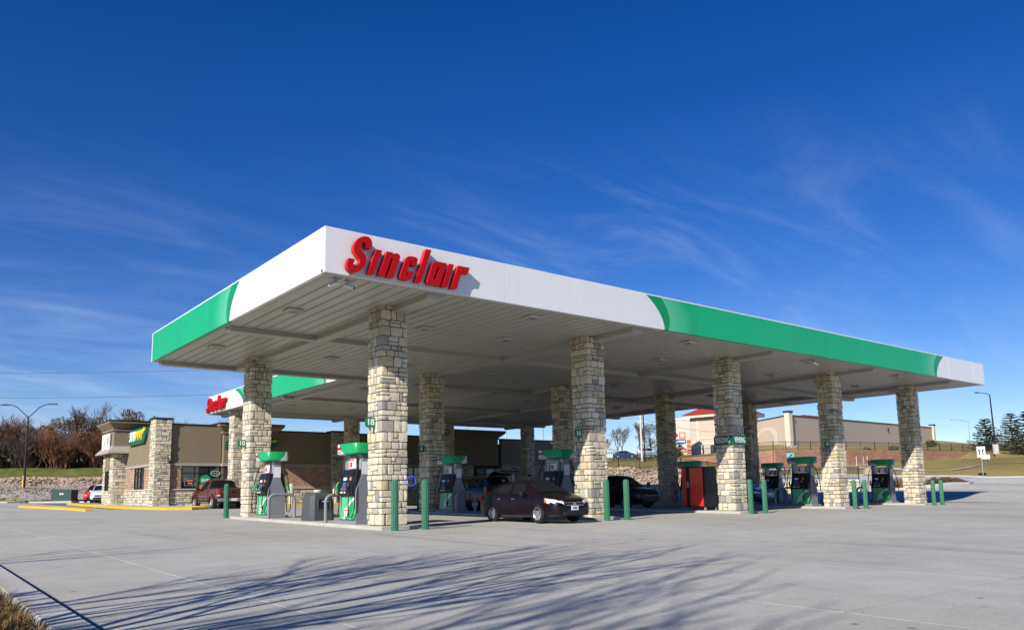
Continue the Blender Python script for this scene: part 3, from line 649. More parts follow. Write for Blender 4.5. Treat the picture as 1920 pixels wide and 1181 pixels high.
# ceiling planks: pans with raised lips, running away from the front edge
def pan_mesh(L, wd=0.40):
    b = MB(); prof = [(0.0, 0.13), (0.010, 0.0), (0.035, 0.0), (0.042, 0.010), (wd-0.060, 0.010), (wd-0.053, 0.0), (wd-0.028, 0.0), (wd-0.018, 0.06), (wd-0.006, 0.06), (wd-0.002, 0.13)]
    b.loft([[(x, 0, z) for x, z in prof], [(x, L, z) for x, z in prof]], closed=False, cap=False)
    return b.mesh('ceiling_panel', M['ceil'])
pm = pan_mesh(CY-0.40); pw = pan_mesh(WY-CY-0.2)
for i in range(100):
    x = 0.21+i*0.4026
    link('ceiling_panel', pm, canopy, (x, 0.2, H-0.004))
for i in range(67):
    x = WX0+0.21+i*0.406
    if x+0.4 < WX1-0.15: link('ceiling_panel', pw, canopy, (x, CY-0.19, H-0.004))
def beam(x0, x1, y0, y1, dz=0.17):
    b = MB(); b.box(x0, x1, y0, y1, H-dz, H+0.05); b.build('beam', M['beam'], canopy)
for x in COLX: beam(x+0.36, x+0.80, 0.32, CY-0.25)
for y in (7.85, 16.0): 
    xs = [0.25]+[v for x in COLX for v in (x+0.357, x+0.803)]+[CX-0.25]
    for a, b_ in zip(xs[::2], xs[1::2]): beam(a, b_, y-0.2, y+0.2, 0.165)
for x in WCX: beam(x+0.3, x+0.62, CY+0.1, WY-0.3)
for y in (24.5, 33.4):
    xs = [WX0+0.25]+[v for x in WCX for v in (x+0.297, x+0.623)]+[WX1-0.25]
    for a, b_ in zip(xs[::2], xs[1::2]):
        if b_ > a: beam(a, b_, y-0.16, y+0.16, 0.165)
# ceiling lights
def make_light():
    t = thing('canopy_light', '', 'ceiling light', (0, 0, H), 0, 'square light fittings in the canopy ceiling')
    b = MB(); b.loft([[(-.24, -.24, 0), (.24, -.24, 0), (.24, .24, 0), (-.24, .24, 0)], [(-.24, -.24, -.05), (.24, -.24, -.05), (.24, .24, -.05), (-.24, .24, -.05)], [(-.2, -.2, -.085), (.2, -.2, -.085), (.2, .2, -.085), (-.2, .2, -.085)]]); b.build('housing', M['beam'], t)
    b = MB()
    for k in (-0.1, 0.0, 0.1): b.box(k-0.022, k+0.022, -0.14, 0.14, -0.096, -0.083)
    b.build('led_strip', M['grey'], t)
    return t
light0 = make_light(); first = True
LP = [(x, y) for x in (1.02, 5.68, 9.2, 13.96, 17.65, 22.4, 26.2, 30.6, 34.45, 38.6) for y in (4.33, 11.43)]+[(7.62, 0.95), (15.41, 0.95), (23.7, 0.95), (32.1, 0.95)]+[(x, y) for x in (11.2, 15.3, 22.5, 30.6, 34.0) for y in (19.3, 28.6)]
for i, (x, y) in enumerate(LP):
    lab = 'small square light fitting on the underside of the pale canopy ceiling'
    if i == 0: light0.location = (x, y, H); light0['label'] = lab
    else: dup(light0, (x, y, H), 0, lab)
# security cameras under the edge
def cam_unit(x, y, dx, dy, lab):
    t = thing('security_camera', lab, 'security camera', (x, y, H-0.002), math.atan2(dy, dx), 'small cameras under the canopy edge')
    b = MB(); b.lathe([(0.07, 0), (0.07, -0.03), (0.03, -0.05), (0.025, -0.11), (0.0, -0.11)], 12); b.build('mount', M['beam'], t, 40)
    b = MB(); m_ = Matrix.Translation((0.02, 0, -0.15))@Matrix.Rotation(R(20), 4, 'Y')@Matrix.Rotation(R(90), 4, 'Y')
    b.lathe([(0.0, -0.10), (0.05, -0.10), (0.05, 0.12), (0.062, 0.13), (0.062, 0.17), (0.0, 0.17)], 12, mtx=m_); b.build('barrel', M['white'], t, 40)
    b = MB(); b.lathe([(0.0, 0.171), (0.05, 0.171), (0.05, 0.176), (0, 0.176)], 12, mtx=m_); b.build('lens', M['black'], t)
cam_unit(0.50, 0.42, -1, 0.5, 'small white security camera nearest the front canopy corner'); cam_unit(0.85, 0.45, 0.8, -0.7, 'security camera beside another one near the front canopy corner, pointing right')
cam_unit(23.7, 0.6, 1, -0.3, 'security camera under the canopy edge between the VENDING column and its right neighbour')
cam_unit(29.2, 16.0, -1, 0, 'small dark camera hanging from a rear ceiling beam')
# rod with a ball on the rear wing roof
t = thing('roof_mast', 'thin mast topped by a small white ball on the rear canopy wing', 'mast', (9.6, 31.0, H+0.5))
b = MB(); b.tube([(0, 0, 0), (0, -0.25, 1.3)], 0.02, 6); b.build('rod', M['pole_grey'], t)
b = MB(); b.lathe([(0, 1.24), (0.09, 1.27), (0.13, 1.36), (0.09, 1.45), (0, 1.48)], 10, mtx=Matrix.Translation((0, -0.25, 0))); b.build('ball', M['white'], t, 60)

# ------------------------------------------------------------------ raised letter signs
def rib(path, wd):
    P = [Vector(p) for p in path]; L_, R_ = [], []
    for i, p in enumerate(P):
        d = (P[min(i+1, len(P)-1)]-P[max(i-1, 0)]).normalized(); q = Vector((-d.y, d.x))*wd/2
        L_.append(p+q); R_.append(p-q)
    return [tuple(v) for v in L_+R_[::-1]]
XH = 0.68
def letters():
    S = rib([(0.43, 0.66), (0.43, 0.76)]+arc(0.27, 0.74, 0.15, 10, 180, 8)+[(0.115, 0.66), (0.14, 0.58), (0.24, 0.49), (0.36, 0.40), (0.42, 0.32), (0.425, 0.22)]+arc(0.26, 0.20, 0.16, 0, -175, 8)+[(0.10, 0.31)], 0.172)
    i = [(0, 0), (0.17, 0), (0.17, XH), (0, XH)]
    n = [(0, 0), (0, XH), (0.185, XH), (0.185, XH-0.03)]+arc(0.31, XH-0.13, 0.13, 95, 0, 6)+[(0.44, 0), (0.255, 0), (0.255, 0.49)]+arc(0.22, 0.49, 0.035, 0, 180, 5)+[(0.185, 0)]
    c = [(0.37, 0.43), (0.37, 0.55)]+arc(0.255, XH-0.115, 0.115, 10, 90, 5)+arc(0.125, XH-0.125, 0.125, 90, 180, 5)+arc(0.125, 0.125, 0.125, 180, 270, 5)+arc(0.255, 0.115, 0.115, 270, 350, 5)+[(0.37, 0.26), (0.215, 0.26), (0.215, 0.16)]+arc(0.1925, 0.15, 0.0225, 0, -180, 4)+[(0.17, 0.53)]+arc(0.1925, 0.53, 0.0225, 180, 0, 4)+[(0.215, 0.43)]
    l = [(0, 0), (0.17, 0), (0.17, 0.965), (0, 0.965)]
    a_o = [(0.44, 0), (0.44, XH)]+arc(0.13, XH-0.13, 0.13, 90, 180, 6)+arc(0.12, 0.12, 0.12, 180, 270, 6)
    a_h = [(0.18, 0.16), (0.255, 0.16), (0.255, 0.52), (0.18, 0.52)]
    r = [(0, 0), (0, XH), (0.40, XH), (0.40, 0.49), (0.27, 0.49), (0.185, 0.44), (0.185, 0)]
    return [([S], 0.44-0.02), ([i], 1.09), ([n], 1.40), ([c], 2.01), ([l], 2.52), ([a_o, a_h], 2.86), ([i], 3.37), ([r], 3.68)]
def raised_sign(label, xa, origin, sc_, depth, nrm, xs=1.0, stand=0.06):
    t = thing('raised_letter_sign', label, 'sign', origin, 0, 'red raised word signs on the canopy')
    nv = Vector(nrm)
    for polys, x0 in letters():
        pp = [[(((x+x0-0.42)*xs+0.36*z)*sc_, z*sc_) for x, z in pl] for pl in polys]
        poly_letter(pp, depth, 'letter', [M['red'], M['red_side']], t, xa, (0, 0, 1), nv*(stand+depth/2))
    return t
raised_sign('red raised SINCLAIR script sign on the white front fascia at the near canopy corner', (1, 0, 0), (0.44, 0, 6.69), 1.0, 0.16, (0, -1, 0), 1.0, 0.05)
raised_sign('smaller looking red raised SINCLAIR script sign at the far end of the rear canopy wing', (0, -1, 0), (WX0, 36.75, 6.70), 0.98, 0.16, (-1, 0, 0), 1.02, 0.05)

# ------------------------------------------------------------------ number plaques and VENDING boards
def plaque(num, x, y, z, nrm, label, s=0.30):
    t = thing('pump_number_sign', label, 'number sign', (x, y, z), 0, 'green pump number signs on the columns')
    n_ = Vector(nrm); xa = Vector((0, 0, 1)).cross(n_)*1.0
    xa = Vector((0, -1, 0)) if abs(n_.x) > 0.5 else Vector((1, 0, 0))
    if abs(n_.x) > 0.5 and n_.x > 0: xa = Vector((0, 1, 0))
    out = [(-s*.55, s*.1)]+arc(-s*.25, s*.25, s*.3, 180, 90, 4)+[(s*.55, s*.55), (s*.55, -s*.45), (s*.05, -s*.45), (s*.02, -s*.85), (-s*.14, -s*.45), (-s*.25, -s*.45)]+arc(-s*.25, -s*.15, s*.3, -90, -180, 4)
    poly_letter([out], 0.05, 'plate', [M['sign_green'], M['sign_green_dk']], t, xa, (0, 0, 1), n_*0.03)
    text(num, s*0.85, M['white'], 'lettering', t, xa, (0, 0, 1), n_*0.058+Vector((0, 0, s*0.05)), 0.004, 0, s*0.03)
    return t
zc = 3.1
for num, cx, cy, dy, lab in (('18', COLX[0], Y0, 0.88, 'green plaque reading 18 projecting left from the nearest stone column'), ('10', COLX[0], Y1, 0.72, 'green plaque reading 10 on the stone column by the leftmost pump'),
                          ('16', COLX[1], Y0, 0.55, 'green plaque reading 16 on the column behind the plum sedan'), ('8', COLX[1], Y1, 0.72, 'dim green plaque reading 8 on a shaded column'),
                          ('14', COLX[3], Y0, 0.45, 'green plaque reading 14 on the column right of the VENDING column'), ('12', COLX[4], Y0, 0.45, 'green plaque reading 12 on the rightmost column')):
    plaque(num, cx-0.17, cy+0.43, zc-0.05 if num in ('16', '8', '14', '12') else zc, (0, -1, 0), lab, 0.29)
for nrm, xa, loc, lab in (((-1, 0, 0), (0, -1, 0), (COLX[2]-0.06, Y0+CW/2, 3.02), 'green board reading VENDING on the left shaded side of its column'), ((0, -1, 0), (1, 0, 0), (COLX[2]+CW/2, Y0-0.06, 3.02), 'green board reading VENDING on the sunlit right side of its column')):
    t = thing('vending_sign', lab, 'sign', loc, 0, 'VENDING boards on the column')
    L2 = CW/2+0.07
    b = MB()
    if nrm[0]: b.box(-0.025, 0.025, -L2+0.05, L2-0.05, -0.19, 0.19)
    else: b.box(-L2+0.03, L2-0.03, -0.025, 0.025, -0.19, 0.19)
    b.build('board', M['sign_green_dk'], t)
    text('VENDING', 0.34, M['white'], 'lettering', t, xa, (0, 0, 1), Vector(nrm)*0.03, 0.003, 0, 0.004, 0.50)

# ------------------------------------------------------------------ fuel pumps
def swoosh_mat(name, base, alt, fn_scale):
    m = bpy.data.materials.new(name); m.use_nodes = True
    t = m.node_tree; n = t.nodes; l = t.links; b = n['Principled BSDF']; b.inputs['Roughness'].default_value = 0.35; b.inputs['Coat Weight'].default_value = 0.2
    mp = n.new('ShaderNodeMapping'); l.new(n.new('ShaderNodeTexCoord').outputs['Object'], mp.inputs[0]); mp.inputs['Location'].default_value = fn_scale
    g = n.new('ShaderNodeVectorMath'); g.operation = 'LENGTH'; l.new(mp.outputs[0], g.inputs[0])
    cr = n.new('ShaderNodeValToRGB'); cr.color_ramp.interpolation = 'CONSTANT'; e = cr.color_ramp.elements
    G = (0.012, 0.36, 0.10, 1); G2 = (0.10, 0.52, 0.22, 1); W = (0.75, 0.77, 0.75, 1); GD = (0.008, 0.24, 0.07, 1)
    e[0].position = 0.0; e[0].color = GD; e[1].position = 0.30; e[1].color = G
    for p, c in ((0.52, G2), (0.62, G), (0.86, W), (0.93, G2)): e.new(p).color = c
    l.new(g.outputs[1], cr.inputs[0]); l.new(cr.outputs[0], b.inputs['Base Color']); return m
M['swoosh'] = swoosh_mat('pump_green_swoosh', None, None, (0, 0.62, 0.05))
def topper_mat():
    m = bpy.data.materials.new('pump_topper_film'); m.use_nodes = True
    t = m.node_tree; n = t.nodes; l = t.links; b = n['Principled BSDF']; b.inputs['Roughness'].default_value = 0.35
    sp = n.new('ShaderNodeSeparateXYZ'); l.new(n.new('ShaderNodeTexCoord').outputs['Object'], sp.inputs[0])
    def mt(op, a, c):
        x = n.new('ShaderNodeMath'); x.operation = op
        for i, v in enumerate((a, c)):
            if isinstance(v, (int, float)): x.inputs[i].default_value = v
            else: l.new(v, x.inputs[i])
        return x.outputs[0]
    ss = mt('ABSOLUTE', mt('SUBTRACT', mt('DIVIDE', sp.outputs[1], 0.66), mt('DIVIDE', sp.outputs[0], 0.44)), 0)
    zz = mt('SUBTRACT', 2.47, sp.outputs[2]); lim = mt('SUBTRACT', 1.62, mt('MULTIPLY', mt('MULTIPLY', zz, zz), 5.0))
    f = mt('GREATER_THAN', ss, lim)
    mx = n.new('ShaderNodeMix'); mx.data_type = 'RGBA'; l.new(f, mx.inputs[0]); mx.inputs[6].default_value = (0.012, 0.36, 0.12, 1); mx.inputs[7].default_value = (0.76, 0.77, 0.76, 1)
    l.new(mx.outputs[2], b.inputs['Base Color']); return m
M['topper'] = topper_mat()
def make_pump():
    t = thing('fuel_pump', '', 'fuel pump', (0, 0, 0), 0, 'fuel pumps under the canopy')
    b = MB(); b.bbox(-0.42, 0.42, -0.66, 0.66, 0, 0.10, 0.02); b.build('plinth', M['grey'], t)
    b = MB(); b.bbox(-0.31, 0.31, -0.46, 0.46, 0.10, 0.86, 0.015); b.build('cabinet', M['grey'], t)
    for s in (-1, 1):
        b = MB(); b.box(-0.018, 0.018, -0.5, 0.5, 0.13, 0.84, 0, Matrix.Translation((s*0.33, 0, 0))@Matrix.Rotation(R(-4*s), 4, 'Y')@Matrix.Translation((s*0.02, 0, 0))); b.build('door_panel', M['swoosh'], t)
        # shield badge on the door
        X = (0, -1, 0) if s < 0 else (0, 1, 0)
        bd = poly_letter([[(-0.11, 0.12), (0.11, 0.12), (0.115, 0.02), (0.07, -0.13), (-0.07, -0.13), (-0.115, 0.02)]], 0.01, 'badge', [M['white'], M['white']], t, X, (0, 0, 1), (s*0.395, 0, 0.36))
        text('SINCLAIR', 0.05, M['red'], 'lettering', bd, X, (0, 0, 1), (s*0.008, 0, 0.045), 0.002, 0.2, 0.002)
        q = MB(); q.box(min(0, s*0.009), max(0, s*0.009), -0.03, 0.03, -0.08, -0.04); q.build('mark', M['label_green'], bd)
        # sloping black display head
        b = MB(); b.prism([(s*0.02, 0.86), (s*0.40, 0.86), (s*0.42, 0.98), (s*0.34, 1.30), (s*0.26, 1.66), (s*0.02, 1.66)], -0.45, 0.45, 'y'); hd = b.build('display_head', M['black'], t)
        sl_ = Matrix.Translation((s*0.385, 0, 1.14))@Matrix.Rotation(R(-13*s), 4, 'Y')
        def sticker(y, z, sy, sz, m, nm='label_sticker'):
            q = MB(); q.box(-0.012, 0.012, y-sy/2, y+sy/2, z-sz/2, z+sz/2, 0, sl_); return q.build(nm, M[m], hd)
        sg = -s
        sticker(0.16*sg, 0.06, 0.20, 0.16, 'screen', 'screen'); sticker(0.18*sg, 0.24, 0.20, 0.09, 'white')
        for j, mm in enumerate(('label_red', 'label_blue', 'label_green')): sticker((0.02+0.12*j)*sg, -0.08, 0.10, 0.10, mm, 'grade_button')
        for j, mm in enumerate(('white', 'label_green', 'white', 'label_yellow')): sticker((0.03+0.09*j)*sg, -0.19, 0.06, 0.05, mm, 'grade_button')
        sticker(-0.20*sg, 0.42, 0.14, 0.10, 'white'); sticker(-0.18*sg, 0.24, 0.10, 0.10, 'label_orange'); sticker(-0.16*sg, 0.10, 0.12, 0.05, 'white')
        q = MB(); q.box(-0.02, 0.02, -0.20*sg-0.12, -0.20*sg+0.12, 0.30, 0.50, 0, sl_); q.build('number_hood', M['black'], hd)
        b = MB(); b.bbox(s*0.17-0.02, s*0.17+0.02, -0.22, 0.18, 1.70, 2.02, 0.01); ps = b.build('poster', M['white'], t)
        b = MB(); b.box(s*0.196-0.006, s*0.196+0.006, 0.0, 0.12, 1.74, 1.90); b.box(s*0.196-0.006, s*0.196+0.006, -0.16, 0.15, 1.95, 1.985); b.build('print', M['label_red'], ps)
        # hoses with nozzles on the display side
        for k, y in enumerate((0.50*sg, -0.24*sg)):
            b = MB(); x = s*0.46
            if k == 0: P = [(s*0.22, y, 2.05), (s*0.34, y+0.10*sg, 1.7), (s*0.44, y+0.14*sg, 1.2), (s*0.50, y+0.15*sg, 0.7), (s*0.52, y+0.12*sg, 0.35), (s*0.50, y+0.02*sg, 0.2), (s*0.47, y-0.10*sg, 0.22), (s*0.44, y-0.12*sg, 0.6), (s*0.43, y-0.04*sg, 0.95)]
            else: P = [(s*0.40, y, 1.0), (s*0.45, y-0.02*sg, 0.75), (s*0.47, y-0.05*sg, 0.4), (s*0.48, y-0.16*sg, 0.2), (s*0.46, y-0.28*sg, 0.2), (s*0.42, y-0.36*sg, 0.45), (s*0.38, y-0.34*sg, 1.2), (s*0.24, y-0.28*sg, 2.0)]
            b.tube(P, 0.018, 6); b.build('hose', M['rubber'], t, 60)
            b = MB(); b.tube([(s*0.43, y, 0.98), (s*0.47, y+0.01, 1.10), (s*0.44, y+0.01, 1.22), (s*0.38, y, 1.30)], [0.03, 0.045, 0.035, 0.015], 7); b.tube([(s*0.46, y, 1.0), (s*0.52, y, 1.06), (s*0.50, y, 1.16)], 0.012, 5)
            b.build('nozzle', M['label_green' if k == 0 else 'black'], t, 50)
    for s in (-1, 1):
        # flared side shells and posts
        b = MB(); prof = [(-0.33, 0.10), (0.33, 0.10), (0.33, 0.86), (0.30, 1.05), (0.20, 1.26), (0.14, 1.45), (0.12, 2.12), (-0.12, 2.12), (-0.14, 1.45), (-0.20, 1.26), (-0.30, 1.05), (-0.33, 0.86)]
        b.prism(prof, s*0.462, s*0.545, 'y'); b.build('side_shell', M['silver'] if False else M['grey'], t)
        b = MB(); b.bbox(-0.13, 0.13, min(s*0.33, s*0.46), max(s*0.33, s*0.46), 1.66, 2.14, 0.015); b.build('post', M['silver'], t)
        b = MB(); b.box(-0.135, 0.135, s*0.548-0.004, s*0.548+0.006, 1.5, 1.9); b.build('side_strip', M['white'], t)
    b = MB()
    o = [(-0.40, -0.60)]+[(-0.44, -0.5), (-0.44, 0.5)]+[(-0.40, 0.60), (-0.30, 0.66), (0.30, 0.66), (0.40, 0.60), (0.44, 0.5), (0.44, -0.5), (0.40, -0.60), (0.30, -0.66), (-0.30, -0.66)]
    b.loft([[(x*0.92, y*0.96, 2.13) for x, y in o], [(x, y, 2.16) for x, y in o], [(x, y, 2.44) for x, y in o], [(x*0.97, y*0.98, 2.47) for x, y in o]])
    tp = b.build('topper', M['topper'], t, 35)
    for s in (-1, 1):
        X = (0, -1, 0) if s < 0 else (0, 1, 0); sg = -s
        text('Sinclair', 0.15, M['red'], 'lettering', tp, X, (0, 0, 1), (s*0.446, 0.40*sg*(-1 if False else 1), 2.33), 0.003, 0.25, 0.006, 0.72)
        q = MB(); q.box(min(s*0.438, s*0.446), max(s*0.438, s*0.446), 0.36*sg-0.13, 0.36*sg+0.13, 2.195, 2.225); q.build('stripe', M['label_blue'], tp)
    return t
p0 = make_pump(); PX = [x+0.43 for x in COLX]
pl = [(PX[0], 4.55, 'sunlit green and grey fuel pump just left of the number 18 column'), (PX[0], 11.6, 'leftmost fuel pump, sunlit, standing at the right foot of the number 10 column'),
      (PX[1], 4.5, 'shaded fuel pump rising behind the plum sedan beside the number 16 column'), (PX[1], 11.6, 'shaded fuel pump at the foot of the number 8 column'),
      (PX[2], 11.6, 'fuel pump of the vending island, hidden by the number 16 column'),
      (PX[3], 4.4, 'fuel pump left of the column next right of VENDING, green foot partly sunlit'), (PX[3], 11.6, 'dark fuel pump just left of the red vending machine'),
      (PX[4], 4.45, 'rightmost fuel pump, left of the rightmost column'), (PX[4], 11.6, 'dark fuel pump between the VENDING column and its right hand pump')]
for i, (x, y, lab) in enumerate(pl):
    z = gz(x, y)+0.10
    if i == 0: p0.location = (x, y, z); p0['label'] = lab
    else: dup(p0, (x, y, z), 0, lab)
for i, x in enumerate(PX):
    b = MB(); o = []
    for px_, py_, a0 in ((0.55, 1.0, 270), (0.55, 14.4, 0), (-0.55, 14.4, 90), (-0.55, 1.0, 180)):
        pass
    o = [(-0.62, 1.9), (0.62, 1.9), (0.62, 14.3), (-0.62, 14.3)]
    b.loft([[(x+a, c, gz(x, c)-0.1) for a, c in o], [(x+a, c, gz(x, c)+0.09) for a, c in o], [(x+a*0.97, c+(0.02 if c < 5 else -0.02), gz(x, c)+0.10) for a, c in o]])
    tag(b.build('pump_island', M['kerb']), kind='structure')
# ------------------------------------------------------------------ hoops, bollards
def make_hoop():
    b = MB(); P = [(-0.50, 0, 0)]+[(-0.50, 0, 0.62)]+[(-0.28+0.22*math.cos(R(a)), 0, 0.66+0.22*math.sin(R(a))) for a in range(180, 89, -18)]+[(0.28+0.22*math.cos(R(a)), 0, 0.66+0.22*math.sin(R(a))) for a in range(90, -1, -18)]+[(0.50, 0, 0.62), (0.50, 0, 0)]
    b.tube(P, 0.055, 10); return b.mesh('guard_hoop', M['grey'], 50)
hm = make_hoop()
hl = {(0, 0): 'grey steel hoop guard behind the pump by the number 18 column', (0, 1): 'grey steel hoop guard in front of the leftmost pump', (1, 0): 'grey hoop guard behind the pump next to the number 16 column', (1, 1): 'grey hoop guard in front of the pump by the number 8 column',
      (3, 0): 'dark hoop guard left of the pump by the fourth front column', (3, 1): 'dark hoop guard in front of the pump left of the vending machine', (4, 0): 'dark hoop guard left of the rightmost pump', (4, 1): 'dark hoop guard in front of the pump right of the VENDING column'}
for (i, j), lab in hl.items():
    x = PX[i]; y = 5.75 if j == 0 else 10.55
    o = link('guard_hoop', hm, None, (x, y, gz(x, y)+0.09)); tag(o, lab, 'guard hoop', 'grey hoop guards beside the pumps')
def bollard_mesh():
    n = 32; b = MB()
    def ring(r, z): return [((r-(0.012 if k % 4 == 0 else 0.0))*math.cos(2*math.pi*k/n), (r-(0.012 if k % 4 == 0 else 0.0))*math.sin(2*math.pi*k/n), z) for k in range(n)]
    b.loft([ring(0.105, 0), ring(0.105, 1.32), ring(0.096, 1.37), ring(0.07, 1.405), ring(0.03, 1.42)])
    return b.mesh('bollard', M['green_dk'], 30)
bm_ = bollard_mesh(); names_ = ['nearest stone', 'sedan side', 'VENDING', 'fourth front', 'rightmost front']
for i, x in enumerate(COLX):
    for j, dx in enumerate((0.0, 1.0)):
        y = 1.5; xx = x+dx-0.0; o = link('bollard', bm_, None, (xx, y, gz(xx, y)))
        o.scale = (1, 1, 0.97 if i > 2 else 1.0)
        tag(o, f"{'left' if j == 0 else 'right'} ribbed green bollard of the pair before the {names_[i]} column", 'bollard', 'green ribbed bollards at the pump islands')
        y = 15.35; o = link('bollard', bm_, None, (xx, y, gz(xx, y)))
        tag(o, f"{'left' if j == 0 else 'right'} shaded bollard of the pair ending the {names_[i]} column's island" if i else f"{'left' if j == 0 else 'right'} ribbed green bollard of the pair behind the number 10 column", 'bollard', 'green ribbed bollards at the pump islands')
b = MB(); b.lathe([(0.17, 0), (0.17, 1.32), (0.165, 1.36), (0.12, 1.385), (0, 1.39)], 20); beige_me = b.mesh('bollard', M['beige'], 40)
for x, lab in ((13.75, 'beige bollard with a blue square on the store kerb, left of the grey bin'), (17.05, 'beige bollard with a blue square on the store kerb, right of the grey bin'), (20.2, 'beige bollard on the store kerb behind the number 18 column')):
    y = 34.4; z = gz(x, y)+0.13
    o = tag(link('bollard', beige_me, None, (x, y, z)), lab, 'bollard', 'beige bollards along the store kerb')
    b = MB(); b.box(0.02, 0.14, -0.185, -0.16, 1.05, 1.28); b.build('blue_sticker', M['label_blue'] if False else M['teal'], o)
# ------------------------------------------------------------------ litter bin with squeegee bucket
t = thing('litter_bin', 'dark grey plastic forecourt bin with a square opening, between two pumps', 'bin', (PX[0]+0.12, 7.7, gz(3.2, 7.7)+0.09), R(0)); t.scale = (.9, .9, .93)
b = MB()
def oct_(r, ry, z, c=0.3): return [(-r+c*r, -ry, z), (r-c*r, -ry, z), (r, -ry+c*ry, z), (r, ry-c*ry, z), (r-c*r, ry, z), (-r+c*r, ry, z), (-r, ry-c*ry, z), (-r, -ry+c*ry, z)]
b.loft([oct_(.50, .50, 0), oct_(.51, .51, .05), oct_(.47, .47, .75), oct_(.45, .45, .92), oct_(.36, .36, 1.02), oct_(.33, .33, 1.03)]); b.build('shell', M['bin'], t, 25)
b = MB(); b.box(-0.20, 0.26, -0.492, -0.40, 0.42, 0.78); b.build('opening', M['black'], t)
b = MB()
for z in (0.39, 0.80): b.box(-0.23, 0.29, -0.51, -0.44, z-0.025, z+0.025)
for x in (-0.215, 0.275): b.box(x-0.025, x+0.025, -0.508, -0.44, 0.416, 0.774)
b.build('opening_frame', M['bin'], t)
b = MB(); b.box(-0.03, 0.2, -0.50, -0.47, 0.68, 0.72); b.build('towel_slot', M['white'], t)
b = MB(); b.lathe([(0.16, 1.03), (0.17, 1.10), (0.15, 1.13), (0, 1.13)], 14); b.build('lid_cap', M['beige'], t, 40)
# ------------------------------------------------------------------ vending machine
t = thing('vending_machine', 'tall black vending machine with a glossy red front, left of the VENDING column', 'vending machine', (PX[2]-0.05, 4.35, gz(20, 4.4)+0.1))
b = MB(); b.box(-0.42, 0.42, -0.60, 0.60, 0.14, 1.90); b.build('case', M['black'], t)
b = MB(); b.bbox(-0.47, -0.425, -0.52, 0.18, 0.18, 1.86, 0.008); b.build('front_panel', M['vend_red'], t)
b = MB(); b.bbox(-0.47, -0.425, 0.40, 0.58, 0.18, 1.86, 0.008); b.build('side_panel', M['vend_red'], t)
b = MB(); b.box(-0.455, -0.425, 0.21, 0.37, 0.5, 1.8); b.build('coin_column', M['black'], t)
b = MB(); b.box(-0.465, -0.455, 0.25, 0.33, 1.0, 1.25); b.build('coin_plate', M['silver'], t)
for x, y in ((-.36, -.54), (.36, -.54), (-.36, .54), (.36, .54)):
    b = MB(); b.box(x-.04, x+.04, y-.04, y+.04, 0, .14); b.build('foot', M['grey'], t)

# ------------------------------------------------------------------ store
def stone_rect(mb, rnd, axis, c, a0, a1, z0, z1, out, depth=0.10, hmin=0.10, hmax=0.26, wmin=0.16, wmax=0.5, split=0.35):
    """coursed stones over a rectangle of a wall plane: small boxes with uneven faces, appended to mb"""
    z = z0
    while z < z1-1e-4:
        h = rnd.uniform(hmin, hmax)
        if z1-z-h < hmin*0.7: h = z1-z
        h = min(h, z1-z)
        for p, q, zz0, zz1 in ashlar_cells(rnd, a0-rnd.uniform(0, 0.0), a1, z, z+h, wmin, wmax, split):
            o = rnd.uniform(0.01, 0.055); g = 0.011; lo, hi = (c-o, c+depth) if out < 0 else (c-depth, c+o)
            ch = 0.014
            if axis == 'x':
                f, bk = (lo, hi) if out < 0 else (hi, lo); s = ch if out < 0 else -ch
                mb.loft([[(p+g, bk, zz0+g), (q-g, bk, zz0+g), (q-g, bk, zz1-g), (p+g, bk, zz1-g)], [(p+g, f+s, zz0+g), (q-g, f+s, zz0+g), (q-g, f+s, zz1-g), (p+g, f+s, zz1-g)], [(p+g+ch, f+rnd.uniform(-.01, .01), zz0+g+ch), (q-g-ch, f+rnd.uniform(-.01, .01), zz0+g+ch), (q-g-ch, f, zz1-g-ch), (p+g+ch, f, zz1-g-ch)]])
            else:
                f, bk = (lo, hi) if out < 0 else (hi, lo); s = ch if out < 0 else -ch
                mb.loft([[(bk, p+g, zz0+g), (bk, q-g, zz0+g), (bk, q-g, zz1-g), (bk, p+g, zz1-g)], [(f+s, p+g, zz0+g), (f+s, q-g, zz0+g), (f+s, q-g, zz1-g), (f+s, p+g, zz1-g)], [(f+rnd.uniform(-.01, .01), p+g+ch, zz0+g+ch), (f+rnd.uniform(-.01, .01), q-g-ch, zz0+g+ch), (f, q-g-ch, zz1-g-ch), (f, p+g+ch, zz1-g-ch)]])
        z += h
def block_rect(mb, axis, c, a0, a1, z0, z1, out, bw=0.40, bh=0.20):
    r_ = 0; n = round((z1-z0)/bh); bh = (z1-z0)/n
    rnd = random.Random(int(a0*100)+int(z0*10))
    for k in range(n):
        p = a0-(bw/2 if k % 2 else 0)
        while p < a1-1e-4:
            q = min(p+bw, a1); pp = max(p, a0); o = rnd.uniform(0.015, 0.045); g = 0.007
            z_, y_ = z0+k*bh+g, z0+(k+1)*bh-g
            if q-pp > 0.05:
                lo, hi = (c-o, c+0.08) if out < 0 else (c-0.08, c+o)
                if axis == 'x': mb.box(pp+g, q-g, lo, hi, z_, y_)
                else: mb.box(lo, hi, pp+g, q-g, z_, y_)
            p += bw
rs = random.Random(5)
SY_, SXL = 37.15, 5.60
store = thing('convenience_store', 'single storey taupe rendered store with pale stone piers, block walls and flared tower cornices', 'building', (0, 0, 0))
zb = 0.45
b = MB(); b.box(SXL+0.02, 41, SY_+0.05, 48.5, 0.2, 5.2); b.build('core', M['mortar'], store)
def wall(x0, x1, y0, y1, z0, z1, m, nm='wall', **k):
    b = MB(); b.box(x0, x1, y0, y1, z0, z1); return b.build(nm, M[m], store)
